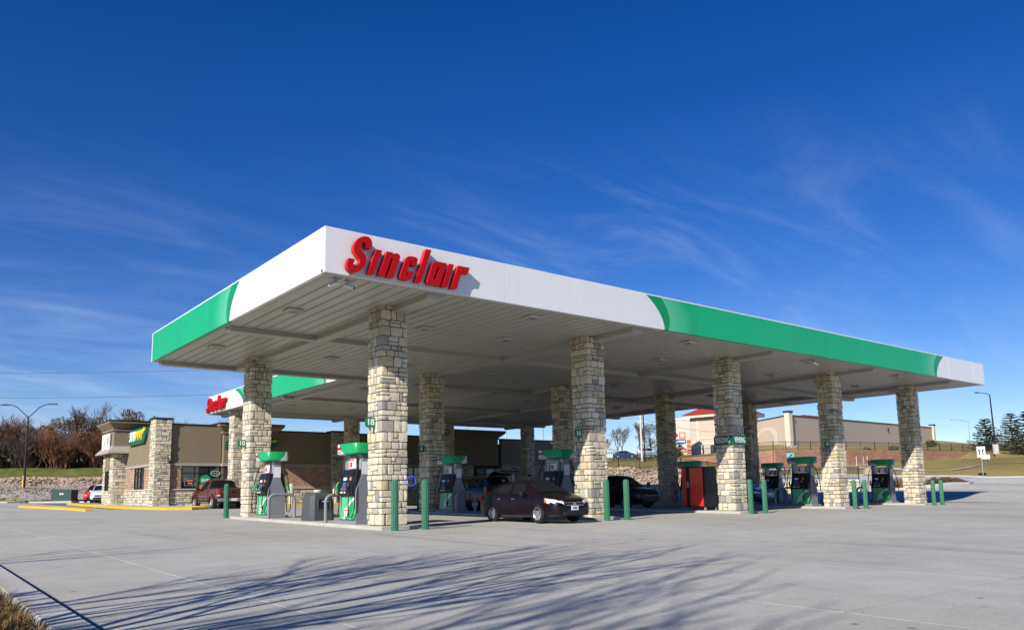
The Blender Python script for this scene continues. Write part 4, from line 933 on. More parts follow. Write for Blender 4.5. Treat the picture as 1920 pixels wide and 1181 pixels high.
# upper render bands
wall(6.5, 9.78, SY_-0.02, SY_+0.3, 3.30, 5.86, 'eifs'); wall(SXL-0.02, SXL+0.3, 38.1, 46.2, 3.30, 5.80, 'eifs')
wall(13.7, 18.0, SY_-0.02, SY_+0.3, 3.30, 5.62, 'eifs'); wall(19.6, 28.0, SY_-0.02, SY_+0.3, 3.30, 5.62, 'eifs'); wall(34.3, 41.0, SY_-0.02, SY_+0.3, 3.30, 5.60, 'eifs')
for x0, x1, z in ((6.5, 9.78, 5.86), (13.7, 18.0, 5.62), (19.6, 28.0, 5.62), (34.3, 41.05, 5.6)): wall(x0, x1, SY_-0.07, SY_+0.35, z, z+0.09, 'cap', 'parapet_cap')
wall(SXL-0.07, SXL+0.35, 38.1, 46.2, 5.80, 5.89, 'cap', 'parapet_cap')
for x0, x1 in ((6.5, 9.78), (13.7, 18.0), (19.6, 28.0), (34.3, 41)): wall(x0, x1, SY_-0.10, SY_+0.2, 3.12, 3.30, 'eifs_lt', 'band'); wall(x0, x1, SY_-0.12, SY_+0.2, 1.52, 1.60, 'sill', 'sill')
wall(SXL-0.10, SXL+0.2, 38.1, 46.2, 3.12, 3.30, 'eifs_lt', 'band'); wall(SXL-0.12, SXL+0.2, 38.1, 45.4, 1.53, 1.61, 'sill', 'sill')
# block work and stone base
bk = MB(); block_rect(bk, 'x', SY_, 6.45, 7.2, 1.60, 3.12, -1); block_rect(bk, 'x', SY_, 9.75, 10.4, 1.60, 3.12, -1)
block_rect(bk, 'x', SY_, 13.7, 18.0, 1.60, 3.12, -1); block_rect(bk, 'x', SY_, 19.6, 24.0, 1.60, 3.12, -1); block_rect(bk, 'x', SY_, 26.5, 28.0, 1.60, 3.12, -1); block_rect(bk, 'x', SY_, 35.9, 41.0, 0.5, 3.12, -1)
block_rect(bk, 'y', SXL, 38.1, 40.0, 1.61, 3.12, -1); block_rect(bk, 'y', SXL, 42.55, 46.2, 1.61, 3.12, -1)
bk.build('blockwork', M['block'], store, stuff=True)
sb = MB()
for x0, x1 in ((6.5, 9.78), (13.7, 18.0), (19.6, 28.0)): stone_rect(sb, rs, 'x', SY_-0.03, x0, x1, zb-0.05, 1.52, -1)
stone_rect(sb, rs, 'y', SXL-0.03, 38.1, 45.4, zb, 1.53, -1)
def pier(x0, x1, y0, y1, z1, sides='wsd'):
    c_ = MB(); c_.box(x0+0.03, x1-0.03, y0+0.03, y1-0.03, 0.3, z1); c_.build('pier_core', M['mortar'], store)
    stone_rect(sb, rs, 'x', y0, x0-0.02, x1+0.02, zb-0.1, z1, -1, 0.08, split=0.4)
    stone_rect(sb, rs, 'y', x0, y0, y1, zb-0.1, z1, -1, 0.08, split=0.4)
    stone_rect(sb, rs, 'y', x1, y0, y1, zb-0.1, z1, 1, 0.08, split=0.4)
    wall(x0-0.1, x1+0.1, y0-0.1, y1+0.1, z1, z1+0.10, 'cap', 'pier_cap')
pier(5.42, 6.42, SY_-0.22, SY_+0.95, 6.18)
pier(18.0, 19.6, SY_-0.3, SY_+0.5, 5.72)
stone_rect(sb, rs, 'x', SY_-0.12, 28.0, 31.2, 0.4, 5.4, -1); stone_rect(sb, rs, 'x', SY_-0.12, 34.3, 35.3, 0.4, 3.1, -1)
def cornice(x0, x1, y0, y1, z0, z1, z2, ov):
    b = MB(); b.box(x0, x1, y0, y1, z0, z1); b.build('tower_wall', M['eifs'], store)
    b = MB()
    def rg(o, z): return [(x0-o, y0-o, z), (x1+o, y0-o, z), (x1+o, y1+o, z), (x0-o, y1+o, z)]
    b.loft([rg(0.10, z1), rg(0.10, z1+0.12), rg(0.02, z1+0.13), rg(ov, z2-0.12), rg(ov, z2)]); b.build('cornice', M['eifs'], store)
    b = MB(); b.loft([rg(ov+0.03, z2+0.001), rg(ov+0.03, z2+0.09)]); b.build('cornice_cap', M['cap'], store)
cornice(9.85, 13.6, SY_-0.35, SY_+3, 3.3, 5.35, 5.98, 0.42)
cornice(28.6, 33.7, SY_-0.35, SY_+3, 3.3, 5.55, 6.20, 0.5)
wall(9.78, 13.68, SY_-0.42, SY_+0.3, 3.10, 3.30, 'eifs_lt', 'band')
# side tower with drive through window
cornice(4.62, 7.2, 45.0, 48.6, 4.80, 5.95, 6.62, 0.42)
b = MB()
def rg2(o, z): return [(4.62-o, 45.0-o, z), (7.2, 45.0-o, z), (7.2, 48.6+o, z), (4.62-o, 48.6+o, z)]
b.loft([rg2(0.42, 4.28), rg2(0.42, 4.40), rg2(0.05, 4.78), rg2(0.05, 4.86)]); b.build('ledge', M['eifs_lt'], store)
b = MB(); b.box(4.70, 5.7, 45.25, 48.4, 0.3, 4.28); b.build('pier_core', M['mortar'], store)
stone_rect(sb, rs, 'x', 45.22, 4.66, 5.62, zb, 4.27, -1); stone_rect(sb, rs, 'y', 4.68, 45.2, 46.2, zb, 4.27, -1); stone_rect(sb, rs, 'y', 4.68, 47.5, 48.4, zb, 4.27, -1); stone_rect(sb, rs, 'y', 4.68, 46.2, 47.5, zb, 1.6, -1)
sb.build('stonework', M['stone_i'], store, stuff=True)
wall(4.60, 4.68, 46.2, 47.5, 3.05, 4.27, 'eifs')
def window(axis, c, a0, a1, z0, z1, cols_, rows_, gm='glass', inset=0.06):
    """dark framed window: frame is a part, panes are its sub-parts"""
    f = MB(); t_ = 0.06; o = 0.03
    zs = [z0]+[z0+(z1-z0)*r for r in rows_]+[z1]; as_ = [a0+(a1-a0)*k/cols_ for k in range(cols_+1)]
    def bx(mb, p, q, z_, y_, d0, d1):
        if axis == 'x': mb.box(p, q, c-d1, c-d0, z_, y_)
        else: mb.box(c-d1, c-d0, p, q, z_, y_)
    for i, a in enumerate(as_):
        lo = a if i == 0 else (a-t_ if i == cols_ else a-t_/2); bx(f, lo, lo+t_, z0, z1, -0.12, o)
    for j, z in enumerate(zs):
        lo = z if j == 0 else (z-t_ if j == len(zs)-1 else z-t_/2)
        for p, q in zip(as_, as_[1:]): bx(f, p+t_*0.51, q-t_*0.51, lo, lo+t_, -0.11, o-0.005)
    fr = f.build('window_frame', M['frame'], store)
    for p, q in zip(as_, as_[1:]):
        for z_, y_ in zip(zs, zs[1:]):
            g = MB(); bx(g, p+t_*0.4, q-t_*0.4, z_+t_*0.4, y_-t_*0.4, -0.03, -0.018); g.build('pane', M[gm], fr)
    return fr
b = MB(); b.box(7.2, 9.75, SY_+0.01, SY_+0.06, 1.6, 3.12); b.build('window_recess', M['black'], store)
win_l = window('x', SY_-0.03, 7.2, 9.75, 1.60, 3.12, 3, (0.68,))
win_s = window('y', SXL-0.03, 40.0, 42.55, 1.61, 3.12, 3, (0.78,))
window('y', 4.66, 46.2, 47.5, 1.6, 3.05, 2, (0.7,))
window('x', SY_-0.03, 24.0, 26.5, 1.60, 3.12, 2, (0.6,))
window('x', SY_-0.16, 31.4, 33.4, 0.5, 3.05, 2, (0.45, 0.8), 'glass_b'); window('x', SY_-0.03, 35.35, 35.9, 0.5, 3.05, 1, (0.45, 0.8), 'glass_b'); window('x', SY_-0.16, 33.5, 34.28, 0.5, 3.05, 1, (0.45, 0.8), 'glass_b')
wall(31.2, 34.3, SY_-0.1, SY_+0.02, 0.4, 3.08, 'frame', 'entrance_recess')
# entrance tower front below the sign
bk = MB(); block_rect(bk, 'x', SY_-0.33, 10.4, 13.6, 1.6, 3.1, -1); bk.build('blockwork', M['block'], store, stuff=True)
sb = MB(); stone_rect(sb, rs, 'x', SY_-0.36, 10.3, 13.65, zb-0.1, 1.55, -1); stone_rect(sb, rs, 'y', 13.62, SY_-0.36, SY_, zb-0.1, 3.1, 1); sb.build('stonework', M['stone_i'], store, stuff=True)
wall(9.9, 13.6, SY_-0.3, SY_+0.1, 0.3, 3.1, 'mortar', 'tower_core')
# downpipe lamp on the pier
t = thing('wall_lamp', 'small black gooseneck lamp on the stone corner pier of the store', 'lamp', (6.2, SY_-0.27, 3.45))
b = MB(); b.tube([(0, 0, 0), (0, -0.25, 0.1), (0.05, -0.42, -0.02)], 0.03, 6); b.build('arm', M['black'], t); b = MB(); b.lathe([(0.03, 0.0), (0.16, -0.22), (0.0, -0.22)], 12, mtx=Matrix.Translation((0.05, -0.42, 0))); b.build('shade', M['black'], t, 40)
# sandwich shop signs
def sub_sign(label, X, nrm, loc, s):
    t = thing('shop_sign', label, 'sign', loc, 0, 'SUBWAY signs on the store')
    n_ = Vector(nrm)
    out = [(-2.3, -0.42), (-2.05, -0.52), (1.75, -0.52), (2.1, -0.2), (2.35, 0.30), (2.1, 0.52), (-1.95, 0.52), (-2.3, 0.2)]
    poly_letter([[(x*s, z*s) for x, z in out]], 0.18, 'board', [M['sign_green_dk'], M['sign_green_dk']], t, X, (0, 0, 1), n_*0.10)
    text('SUB', 0.92*s, M['white'], 'lettering', t, X, (0, 0, 1), n_*0.22+Vector(X)*(-1.08*s), 0.03, 0.2, 0.014*s, 0.98)
    text('WAY', 0.92*s, M['label_yellow'], 'lettering', t, X, (0, 0, 1), n_*0.22+Vector(X)*(0.72*s), 0.03, 0.2, 0.014*s, 0.98)
    poly_letter([[(1.55*s, 0.36*s), (1.95*s, 0.40*s), (1.93*s, 0.52*s), (2.28*s, 0.34*s), (1.93*s, 0.14*s), (1.94*s, 0.26*s), (1.6*s, 0.22*s)]], 0.06, 'arrow', [M['label_yellow'], M['label_yellow']], t, X, (0, 0, 1), n_*0.23)
sub_sign('SUBWAY sign in white and yellow letters on the side wall left of the corner pier', (0, -1, 0), (-1, 0, 0), (SXL-0.02, 41.7, 5.32), 1.05)
sub_sign('SUBWAY sign on the entrance tower, half hidden behind the number 10 column', (1, 0, 0), (0, -1, 0), (11.75, SY_-0.36, 4.62), 0.80)
t = thing('sign_panel', 'white sign panel with a dark letter at the left end of the store', 'sign', (4.50, 47.0, 5.35))
b = MB(); b.box(-0.04, 0.04, -1.2, 1.2, -0.75, 0.45); b.build('board', M['white'], t); text('S', 0.7, M['black'], 'lettering', t, (0, -1, 0), (0, 0, 1), (-0.05, 0.8 if False else -0.8, -0.1), 0.005, 0, 0.02); text('i', 0.7, M['black'], 'lettering', t, (0, -1, 0), (0, 0, 1), (-0.05, 0.2, -0.15), 0.005, 0.1, 0.03)
# window posters and neon
t = thing('round_poster', 'round green price poster above a printed sandwich in the store window', 'poster', (8.75, SY_-0.09, 2.15))
b = MB(); b.lathe([(0.0, 0), (0.37, 0), (0.37, 0.015), (0, 0.015)], 24, mtx=Matrix.Rotation(R(90), 4, 'X')); b.build('disc', M['label_green'], t); text('$5.99', 0.26, M['white'], 'lettering', t, (1, 0, 0), (0, 0, 1), (0, -0.02, 0.0), 0.002, 0, 0.012, 0.9)
b = MB(); b.bbox(-0.36, 0.36, -0.014, 0.0, -0.62, -0.30, 0.01); b.build('sandwich_print', M['label_orange'], t)
def neon(word, loc, lab, rx, rz, mr, mt):
    t = thing('neon_sign', lab, 'neon sign', loc, 0, 'neon signs in the store windows')
    b = MB(); b.tube([(rx*math.cos(R(a)), 0, rz*math.sin(R(a))) for a in range(0, 361, 15)], 0.022, 6); b.build('ring_tube', M[mr], t, 60)
    b = MB(); n_ = 15
    b.tube([(rx*0.62*(2*k/n_-1), 0, rz*0.32*math.sin(k*1.9)) for k in range(n_+1)], 0.016, 5); b.build('script_tube', M[mt], t, 60)
neon('', (9.42, SY_-0.08, 2.62), 'oval red and green neon sign in the window above the pickup', 0.30, 0.17, 'neon_green', 'neon_red')
neon('', (25.0, SY_-0.08, 2.0), 'glowing round blue neon sign in the dark store front', 0.40, 0.40, 'neon_blue', 'white')
t = thing('window_notice', 'framed dark notice with two faint red lines in the store window left of the pickup', 'notice', (7.75, SY_-0.07, 2.05))
b = MB()
for z in (-0.24, 0.24): b.box(-0.34, 0.34, -0.01, 0.005, z-0.012, z+0.012)
for x in (-0.34, 0.34): b.box(x-0.012, x+0.012, -0.011, 0.005, -0.228, 0.228)
b.build('frame', M['silver'], t)
b = MB(); b.box(-0.24, 0.24, -0.008, 0.0, 0.06, 0.13); b.box(-0.12, 0.14, -0.008, 0.0, -0.14, -0.06); b.build('print', M['neon_red'], t)
# sidewalk and yellow kerbs by the store
def slab_poly(name, poly, h, m):
    b = MB(); b.loft([[(x, y, gz(x, y)-0.2) for x, y in poly], [(x, y, gz(x, y)+h) for x, y in poly]]); return tag(b.build(name, M[m]), kind='structure')
slab_poly('sidewalk', [(4.0, 50), (4.0, 40), (4.35, 33.5), (5.0, 31.2), (6.0, 30.6), (6.7, 31.0), (6.9, 32.5), (6.9, 36.0), (9.3, 36.0), (9.3, 33.9), (41, 33.9), (41, 37.1), (5.7, 37.1), (5.7, 50)], 0.13, 'kerb')
tag(kerb('yellow_kerb', [(3.8, 56), (3.8, 40), (4.15, 33.5), (4.8, 31.0), (5.9, 30.3), (6.85, 30.8), (7.1, 32.5), (7.1, 35.8)][::-1], 0.22, 0.15, M['yellow'], gz, 1.0), kind='structure')
tag(kerb('yellow_kerb', [(9.1, 35.8), (9.1, 33.7), (41, 33.7)], 0.22, 0.15, M['yellow'], gz, 2.0), kind='structure')
tag(kerb('yellow_kerb', [(1.0, 32.0), (0.75, 38), (-0.35, 48.5)], 0.35, 0.14, M['yellow'], gz, 2.0), kind='structure')
# side drive guard post next to the street lamp base

# ------------------------------------------------------------------ vehicles (forward = +x in their own frame)
def car_body(st, wheels, wr, arch_m, body_m, t, arch=True):
    """st rows: x, half width, z bottom, z belt, z roof, half width at the roof. A closed lofted body with wheel arches cut out."""
    rings = []
    for x, hw, zb_, zbelt, zr, wrf in st:
        h = zbelt-zb_
        half = [(hw*0.86, zb_), (hw*0.965, zb_+h*0.10), (hw, zb_+h*0.38), (hw*0.995, zb_+h*0.72), (hw*0.955, zbelt), (wrf+0.012, zbelt+(zr-zbelt)*0.86), (wrf*0.86, zr-0.012*(zr-zbelt > 0.1)), (wrf*0.45, zr+0.012)]
        rings.append([(x, y, z) for y, z in half]+[(x, -y, z) for y, z in half[::-1]])
    b = MB(); b.loft(rings); me = b.mesh('body', [body_m, arch_m], 0)
    o = link('body', me, t)
    if arch:
        cut = MB()
        for wx, wy in wheels:
            for s in (-1, 1):
                cut.lathe([(0.0, 0), (wr*1.16, 0), (wr*1.16, 0.34), (0, 0.34)], 28, mtx=Matrix.Translation((wx, s*(wy+0.22) , wr))@Matrix.Rotation(R(90*s), 4, 'X'))
        co = cut.build('cutter', arch_m)
        md = o.modifiers.new('b', 'BOOLEAN'); md.operation = 'DIFFERENCE'; md.solver = 'EXACT'; md.object = co; md.material_mode = 'TRANSFER'
        dg = bpy.context.evaluated_depsgraph_get(); m2 = bpy.data.meshes.new_from_object(o.evaluated_get(dg)); o.modifiers.clear()
        if len(m2.vertices) > 20: o.data = m2
        bpy.data.objects.remove(co)
    me = o.data; me.shade_smooth(); me.set_sharp_from_angle(angle=R(32))
    return o, rings
def lerp3(a, b, u): return tuple(a[i]+(b[i]-a[i])*u for i in range(3))
def patch(rings, i0, i1, j0, j1, name, m, t, off=0.008, mx=0.06, mz=0.08):
    """glass laid over the body between stations i0..i1 and ring points j0..j1, inset from the edges"""
    b = MB(); nst = i1-i0
    P = [[Vector(rings[i][j0]) for i in range(i0, i1+1)], [Vector(rings[i][j1]) for i in range(i0, i1+1)]]
    c = sum((p for r in P for p in r), Vector())/(2*(nst+1))
    rows = []
    for v in (mz, 0.5, 1-mz):
        row = []
        for k in range(nst+1):
            u = k
            if k == 0: lo = P[0][0].lerp(P[0][1], mx*1.0); hi = P[1][0].lerp(P[1][1], mx)
            elif k == nst: lo = P[0][-1].lerp(P[0][-2], mx); hi = P[1][-1].lerp(P[1][-2], mx)
            else: lo, hi = P[0][k], P[1][k]
            row.append(lo.lerp(hi, v))
        rows.append(row)
    n = (rows[2][0]-rows[0][0]).cross(rows[0][-1]-rows[0][0]).normalized()
    ctr = Vector((c.x, 0, c.z-0.4))
    if n.dot(c-ctr) < 0: n = -n
    vs = [p+n*off for r in rows for p in r]; w_ = nst+1
    b.add(vs, [(r*w_+k, r*w_+k+1, (r+1)*w_+k+1, (r+1)*w_+k) for r in range(2) for k in range(nst)])
    return b.build(name, m, t, 60)
def wheel(t, x, y, r, wdt, spokes, rim_m):
    s = 1 if y > 0 else -1; mt = Matrix.Translation((x, y, r))@Matrix.Rotation(R(-90*s), 4, 'X')
    b = MB(); b.lathe([(r*0.60, -wdt/2), (r*0.93, -wdt/2), (r, -wdt*0.36), (r, wdt*0.36), (r*0.93, wdt/2), (r*0.66, wdt/2), (r*0.64, wdt*0.30), (0.0, wdt*0.30)], 28, mtx=mt); wo = b.build('wheel', M['rubber'], t, 35)
    b = MB(); b.lathe([(r*0.56, wdt*0.31), (r*0.66, wdt*0.52), (r*0.63, wdt*0.54), (r*0.54, wdt*0.42), (r*0.54, wdt*0.32)], 28, mtx=mt)
    for k in range(spokes):
        a = 2*math.pi*k/spokes; sp = mt@Matrix.Rotation(a, 4, 'Z')
        b.prism([(r*0.10, -r*0.055), (r*0.60, -r*0.075), (r*0.60, r*0.075), (r*0.10, r*0.055)], wdt*0.34, wdt*0.47, 'z', mtx=sp)
    b.lathe([(0, wdt*0.34), (r*0.17, wdt*0.34), (r*0.15, wdt*0.5), (0, wdt*0.5)], 14, mtx=mt)
    b.build('rim', M[rim_m], wo, 35)
def under(t, x0, x1, hw):
    b = MB(); b.box(x0, x1, -hw, hw, 0.20, 0.55); b.build('underbody', M['rubber'], t)
def make_sedan(name, label, bm_name, loc, rz, group=None, detail=True, rim='rim'):
    t = thing(name, label, 'car', loc, rz, group)
    st = [(-2.265, .66, .42, .78, .84, .56), (-2.20, .77, .30, .90, .98, .62), (-1.95, .845, .22, .975, 1.06, .66), (-1.62, .875, .20, .985, 1.10, .68), (-1.12, .885, .20, .975, 1.36, .585), (-.75, .885, .19, .965, 1.435, .565), (-.2, .885, .19, .95, 1.46, .56), (.2, .885, .19, .935, 1.45, .56), (.52, .885, .19, .92, 1.385, .575), (.98, .885, .19, .90, 1.13, .66), (1.25, .88, .20, .885, 1.00, .73), (1.62, .865, .21, .84, .93, .70), (1.93, .835, .22, .77, .86, .62), (2.12, .78, .24, .70, .77, .54), (2.22, .70, .27, .62, .67, .47), (2.265, .58, .33, .56, .60, .40)]
    W_ = [(-1.33, .78), (1.32, .78)]; wr = .315
    bo, rg = car_body(st, W_, wr, M['rubber'], M[bm_name], t)
    G = M['carglass']
    patch(rg, 8, 10, 5, 10, 'windscreen', G, t, .010, .10, .06) if False else None
    # windscreen and rear window: quads across the car
    def across(i0, i1, name, ins=0.08):
        b = MB(); rows = []
        for u in (0.06, 0.5, 0.94):
            x = i0+(i1-i0)*u; k = min(int(x), len(rg)-2); f = x-k
            lft = [Vector(rg[k][j]).lerp(Vector(rg[k+1][j]), f) for j in (5, 6, 7, 8, 9, 10)]
            lft[0] = lft[0].lerp(lft[1], .35); lft[5] = lft[5].lerp(lft[4], .35); rows.append(lft)
        n = (rows[2][2]-rows[0][2]).cross(rows[0][3]-rows[0][2]).normalized(); n = n if n.z > 0 else -n
        b.add([p+n*.010 for r in rows for p in r], [(r*6+k, r*6+k+1, (r+1)*6+k+1, (r+1)*6+k) for r in range(2) for k in range(5)]); return b.build(name, G, t, 60)
    across(8, 9.9, 'windscreen'); across(3, 4.9, 'rear_window')
    for s in (0, 1):
        ja, jb = (4, 5) if s == 0 else (11, 10)
        patch(rg, 4, 6, ja, jb, 'side_window', G, t, .008, .22, .10); patch(rg, 6, 8, ja, jb, 'side_window', G, t, .008, .05, .10)
        ys = 1 if s == 0 else -1
        # door seams and handles
        for nm, x0, x1 in (('front_door', -.22, .92), ('rear_door', -1.06, -.25)):
            b = MB(); y = ys*.889
            for (a, c, z0, z1) in ((x0, x0+.010, .30, .90), (x1-.010, x1, .34, .90)): b.box(a, c, min(y, y-ys*.02), max(y, y-ys*.02), z0, z1)
            b.box(x0+.012, x1-.012, min(y-ys*.012, y-ys*.03), max(y-ys*.012, y-ys*.03), .305, .318)
            d = b.build(nm, M['black'], t)
            h = MB(); hx = x0+.12; h.bbox(hx, hx+.19, min(y-ys*.02, y+ys*.035), max(y-ys*.02, y+ys*.035), .80, .83, .006); h.build('handle', M[bm_name] if not detail else M['chrome'], d)
        m_ = MB(); m_.tube([(.70, ys*.84, .93), (.66, ys*.95, .98), (.64, ys*1.02, .99)], [.03, .075, .06], 8); mi = m_.build('mirror', M[bm_name], t, 50)
        g = MB(); g.box(.585, .60, ys*.98-.06, ys*.98+.06, .94, 1.04); g.build('mirror_glass', M['chrome'], mi)
        hd = MB(); hd.loft([[(2.255, ys*.46, .58), (2.235, ys*.46, .70), (2.14, ys*.46, .745), (2.05, ys*.46, .58)], [(2.135, ys*.755, .57), (2.11, ys*.76, .735), (2.0, ys*.74, .79), (1.96, ys*.70, .57)], [(1.78, ys*.868, .68), (1.76, ys*.862, .79), (1.66, ys*.84, .83), (1.66, ys*.80, .68)]]); hl_ = hd.build('headlight', M['headlamp'], t, 40)
        hd = MB(); hd.box(1.70, 1.80, min(ys*.845, ys*.875), max(ys*.845, ys*.875), .69, .77); hd.build('indicator', M['amber'], hl_)
        tl = MB(); tl.box(-2.22, -1.98, min(ys*.66, ys*.86), max(ys*.66, ys*.86), .76, .92); tl.build('tail_light', M['taillamp'], t)
        if detail:
            dd = MB(); dd.add([(-.95, ys*.900, .27), (.92, ys*.900, .27), (.92, ys*.897, .56), (-.95, ys*.897, .56)], [(0, 1, 2, 3)])
            f = MB(); f.bbox(1.98, 2.14, min(ys*.50, ys*.76), max(ys*.50, ys*.76), .30, .40, .01); f.build('fog_light_recess', M['black'], t)
    g = MB(); g.loft([[(2.14, y, z) for y, z in ((-.42, .60), (.42, .60), (.46, .69), (-.46, .69))], [(2.262, y, z) for y, z in ((-.34, .595), (.34, .595), (.38, .655), (-.38, .655))]]); gr = g.build('grille', M['black'], t)
    g = MB(); g.box(2.18, 2.272, -.42, .42, .580, .597); g.box(2.17, 2.255, -.44, .44, .672, .684); g.bbox(2.20, 2.275, -.075, .075, .612, .658, .006); g.build('trim', M['chrome'], gr)
    g = MB(); g.bbox(2.20, 2.285, -.50, .50, .26, .40, .02); g.build('air_intake', M['black'], t)
    g = MB(); g.box(2.272, 2.292, -.155, .155, .425, .57); pl_ = g.build('licence_plate', M['plate'], t)
    g = MB(); g.box(2.292, 2.296, -.10, .10, .47, .525); g.build('plate_print', M['label_blue'], pl_)
    for x, y in W_:
        for s in (-1, 1): wheel(t, x, s*y, wr, .20, 10, rim)
    under(t, -2.0, 1.95, .62)
    return t
def make_suv(name, label, bm_name, loc, rz, group=None, hatch_open=False, s_=1.0):
    t = thing(name, label, 'car', loc, rz, group)
    st = [(-2.33, .78, .42, .92, 1.0, .66), (-2.28, .86, .30, 1.02, 1.36, .66), (-2.05, .90, .28, 1.06, 1.66, .66), (-1.5, .92, .26, 1.07, 1.72, .66), (-.6, .925, .25, 1.06, 1.745, .655), (.1, .925, .25, 1.04, 1.73, .655), (.48, .925, .25, 1.02, 1.65, .665), (.98, .925, .25, 1.0, 1.28, .74), (1.25, .92, .26, .98, 1.10, .80), (1.75, .90, .28, .93, 1.03, .78), (2.05, .86, .30, .85, .96, .70), (2.25, .78, .34, .76, .84, .60), (2.33, .66, .42, .68, .73, .50)]
    W_ = [(-1.38, .80), (1.36, .80)]; wr = .36
    bo, rg = car_body(st, W_, wr, M['rubber'], M[bm_name], t); G = M['carglass']
    def across(i0, i1, name):
        b = MB(); rows = []
        for u in (0.08, 0.5, 0.94):
            x = i0+(i1-i0)*u; k = min(int(x), len(rg)-2); f = x-k
            l_ = [Vector(rg[k][j]).lerp(Vector(rg[k+1][j]), f) for j in (5, 6, 7, 8, 9, 10)]; l_[0] = l_[0].lerp(l_[1], .4); l_[5] = l_[5].lerp(l_[4], .4); rows.append(l_)
        n = (rows[2][2]-rows[0][2]).cross(rows[0][3]-rows[0][2]).normalized(); n = n if n.z > 0 else -n
        b.add([p+n*.012 for r in rows for p in r], [(r*6+k, r*6+k+1, (r+1)*6+k+1, (r+1)*6+k) for r in range(2) for k in range(5)]); b.build(name, G, t, 60)
    across(6, 7.9, 'windscreen'); across(1, 2, 'rear_window')
    for s in (0, 1):
        ja, jb = (4, 5) if s == 0 else (11, 10); ys = 1 if s == 0 else -1
        patch(rg, 2, 3, ja, jb, 'side_window', G, t, .008, .15, .10); patch(rg, 3, 4, ja, jb, 'side_window', G, t, .008, .05, .10); patch(rg, 4, 6, ja, jb, 'side_window', G, t, .008, .06, .10)
        m_ = MB(); m_.tube([(.72, ys*.90, 1.04), (.68, ys*1.0, 1.10), (.66, ys*1.06, 1.11)], [.03, .085, .07], 8); m_.build('mirror', M[bm_name], t, 50)
        hd = MB(); hd.loft([[(2.20, ys*.48, .70), (2.24, ys*.48, .82), (2.14, ys*.48, .84), (2.1, ys*.48, .70)], [(1.98, ys*.80, .70), (2.0, ys*.80, .86), (1.9, ys*.80, .9), (1.9, ys*.80, .72)]]); hd.build('headlight', M['headlamp'], t, 40)
        tl = MB(); tl.box(-2.31, -2.12, min(ys*.74, ys*.885), max(ys*.74, ys*.885), .86, 1.16); tl.build('tail_light', M['taillamp'], t)
        for x0, x1 in ((-.05, 1.0), (-1.0, -.1)):
            b = MB(); y = ys*.929; b.box(x0, x0+.012, min(y, y-ys*.02), max(y, y-ys*.02), .38, 1.0); d = b.build('door_seam', M['black'], t)
            h = MB(); h.bbox(x0+.12, x0+.32, min(y-ys*.02, y+ys*.03), max(y-ys*.02, y+ys*.03), .92, .95, .006); h.build('handle', M[bm_name], d)
    g = MB(); g.bbox(2.15, 2.335, -.46, .46, .58, .74, .02); gr = g.build('grille', M['black'], t); g = MB(); g.box(2.20, 2.34, -.47, .47, .648, .67); g.build('trim', M['chrome'], gr)
    g = MB(); g.bbox(2.2, 2.36, -.55, .55, .36, .52, .02); g.build('bumper', M['black'], t)
    for x, y in W_:
        for s in (-1, 1): wheel(t, x, s*y, wr, .22, 6, 'rim')
    under(t, -2.1, 2.0, .65)
    if hatch_open:
        b = MB(); b.loft([[(-2.05, -.66, 1.70), (-2.05, .66, 1.70), (-2.05, .66, 1.76), (-2.05, -.66, 1.76)], [(-2.75, -.70, 1.92), (-2.75, .70, 1.92), (-2.75, .70, 1.98), (-2.75, -.70, 1.98)], [(-3.15, -.62, 1.80), (-3.15, .62, 1.80), (-3.15, .62, 1.85), (-3.15, -.62, 1.85)]]); b.build('tailgate', M[bm_name], t, 30)
    return t
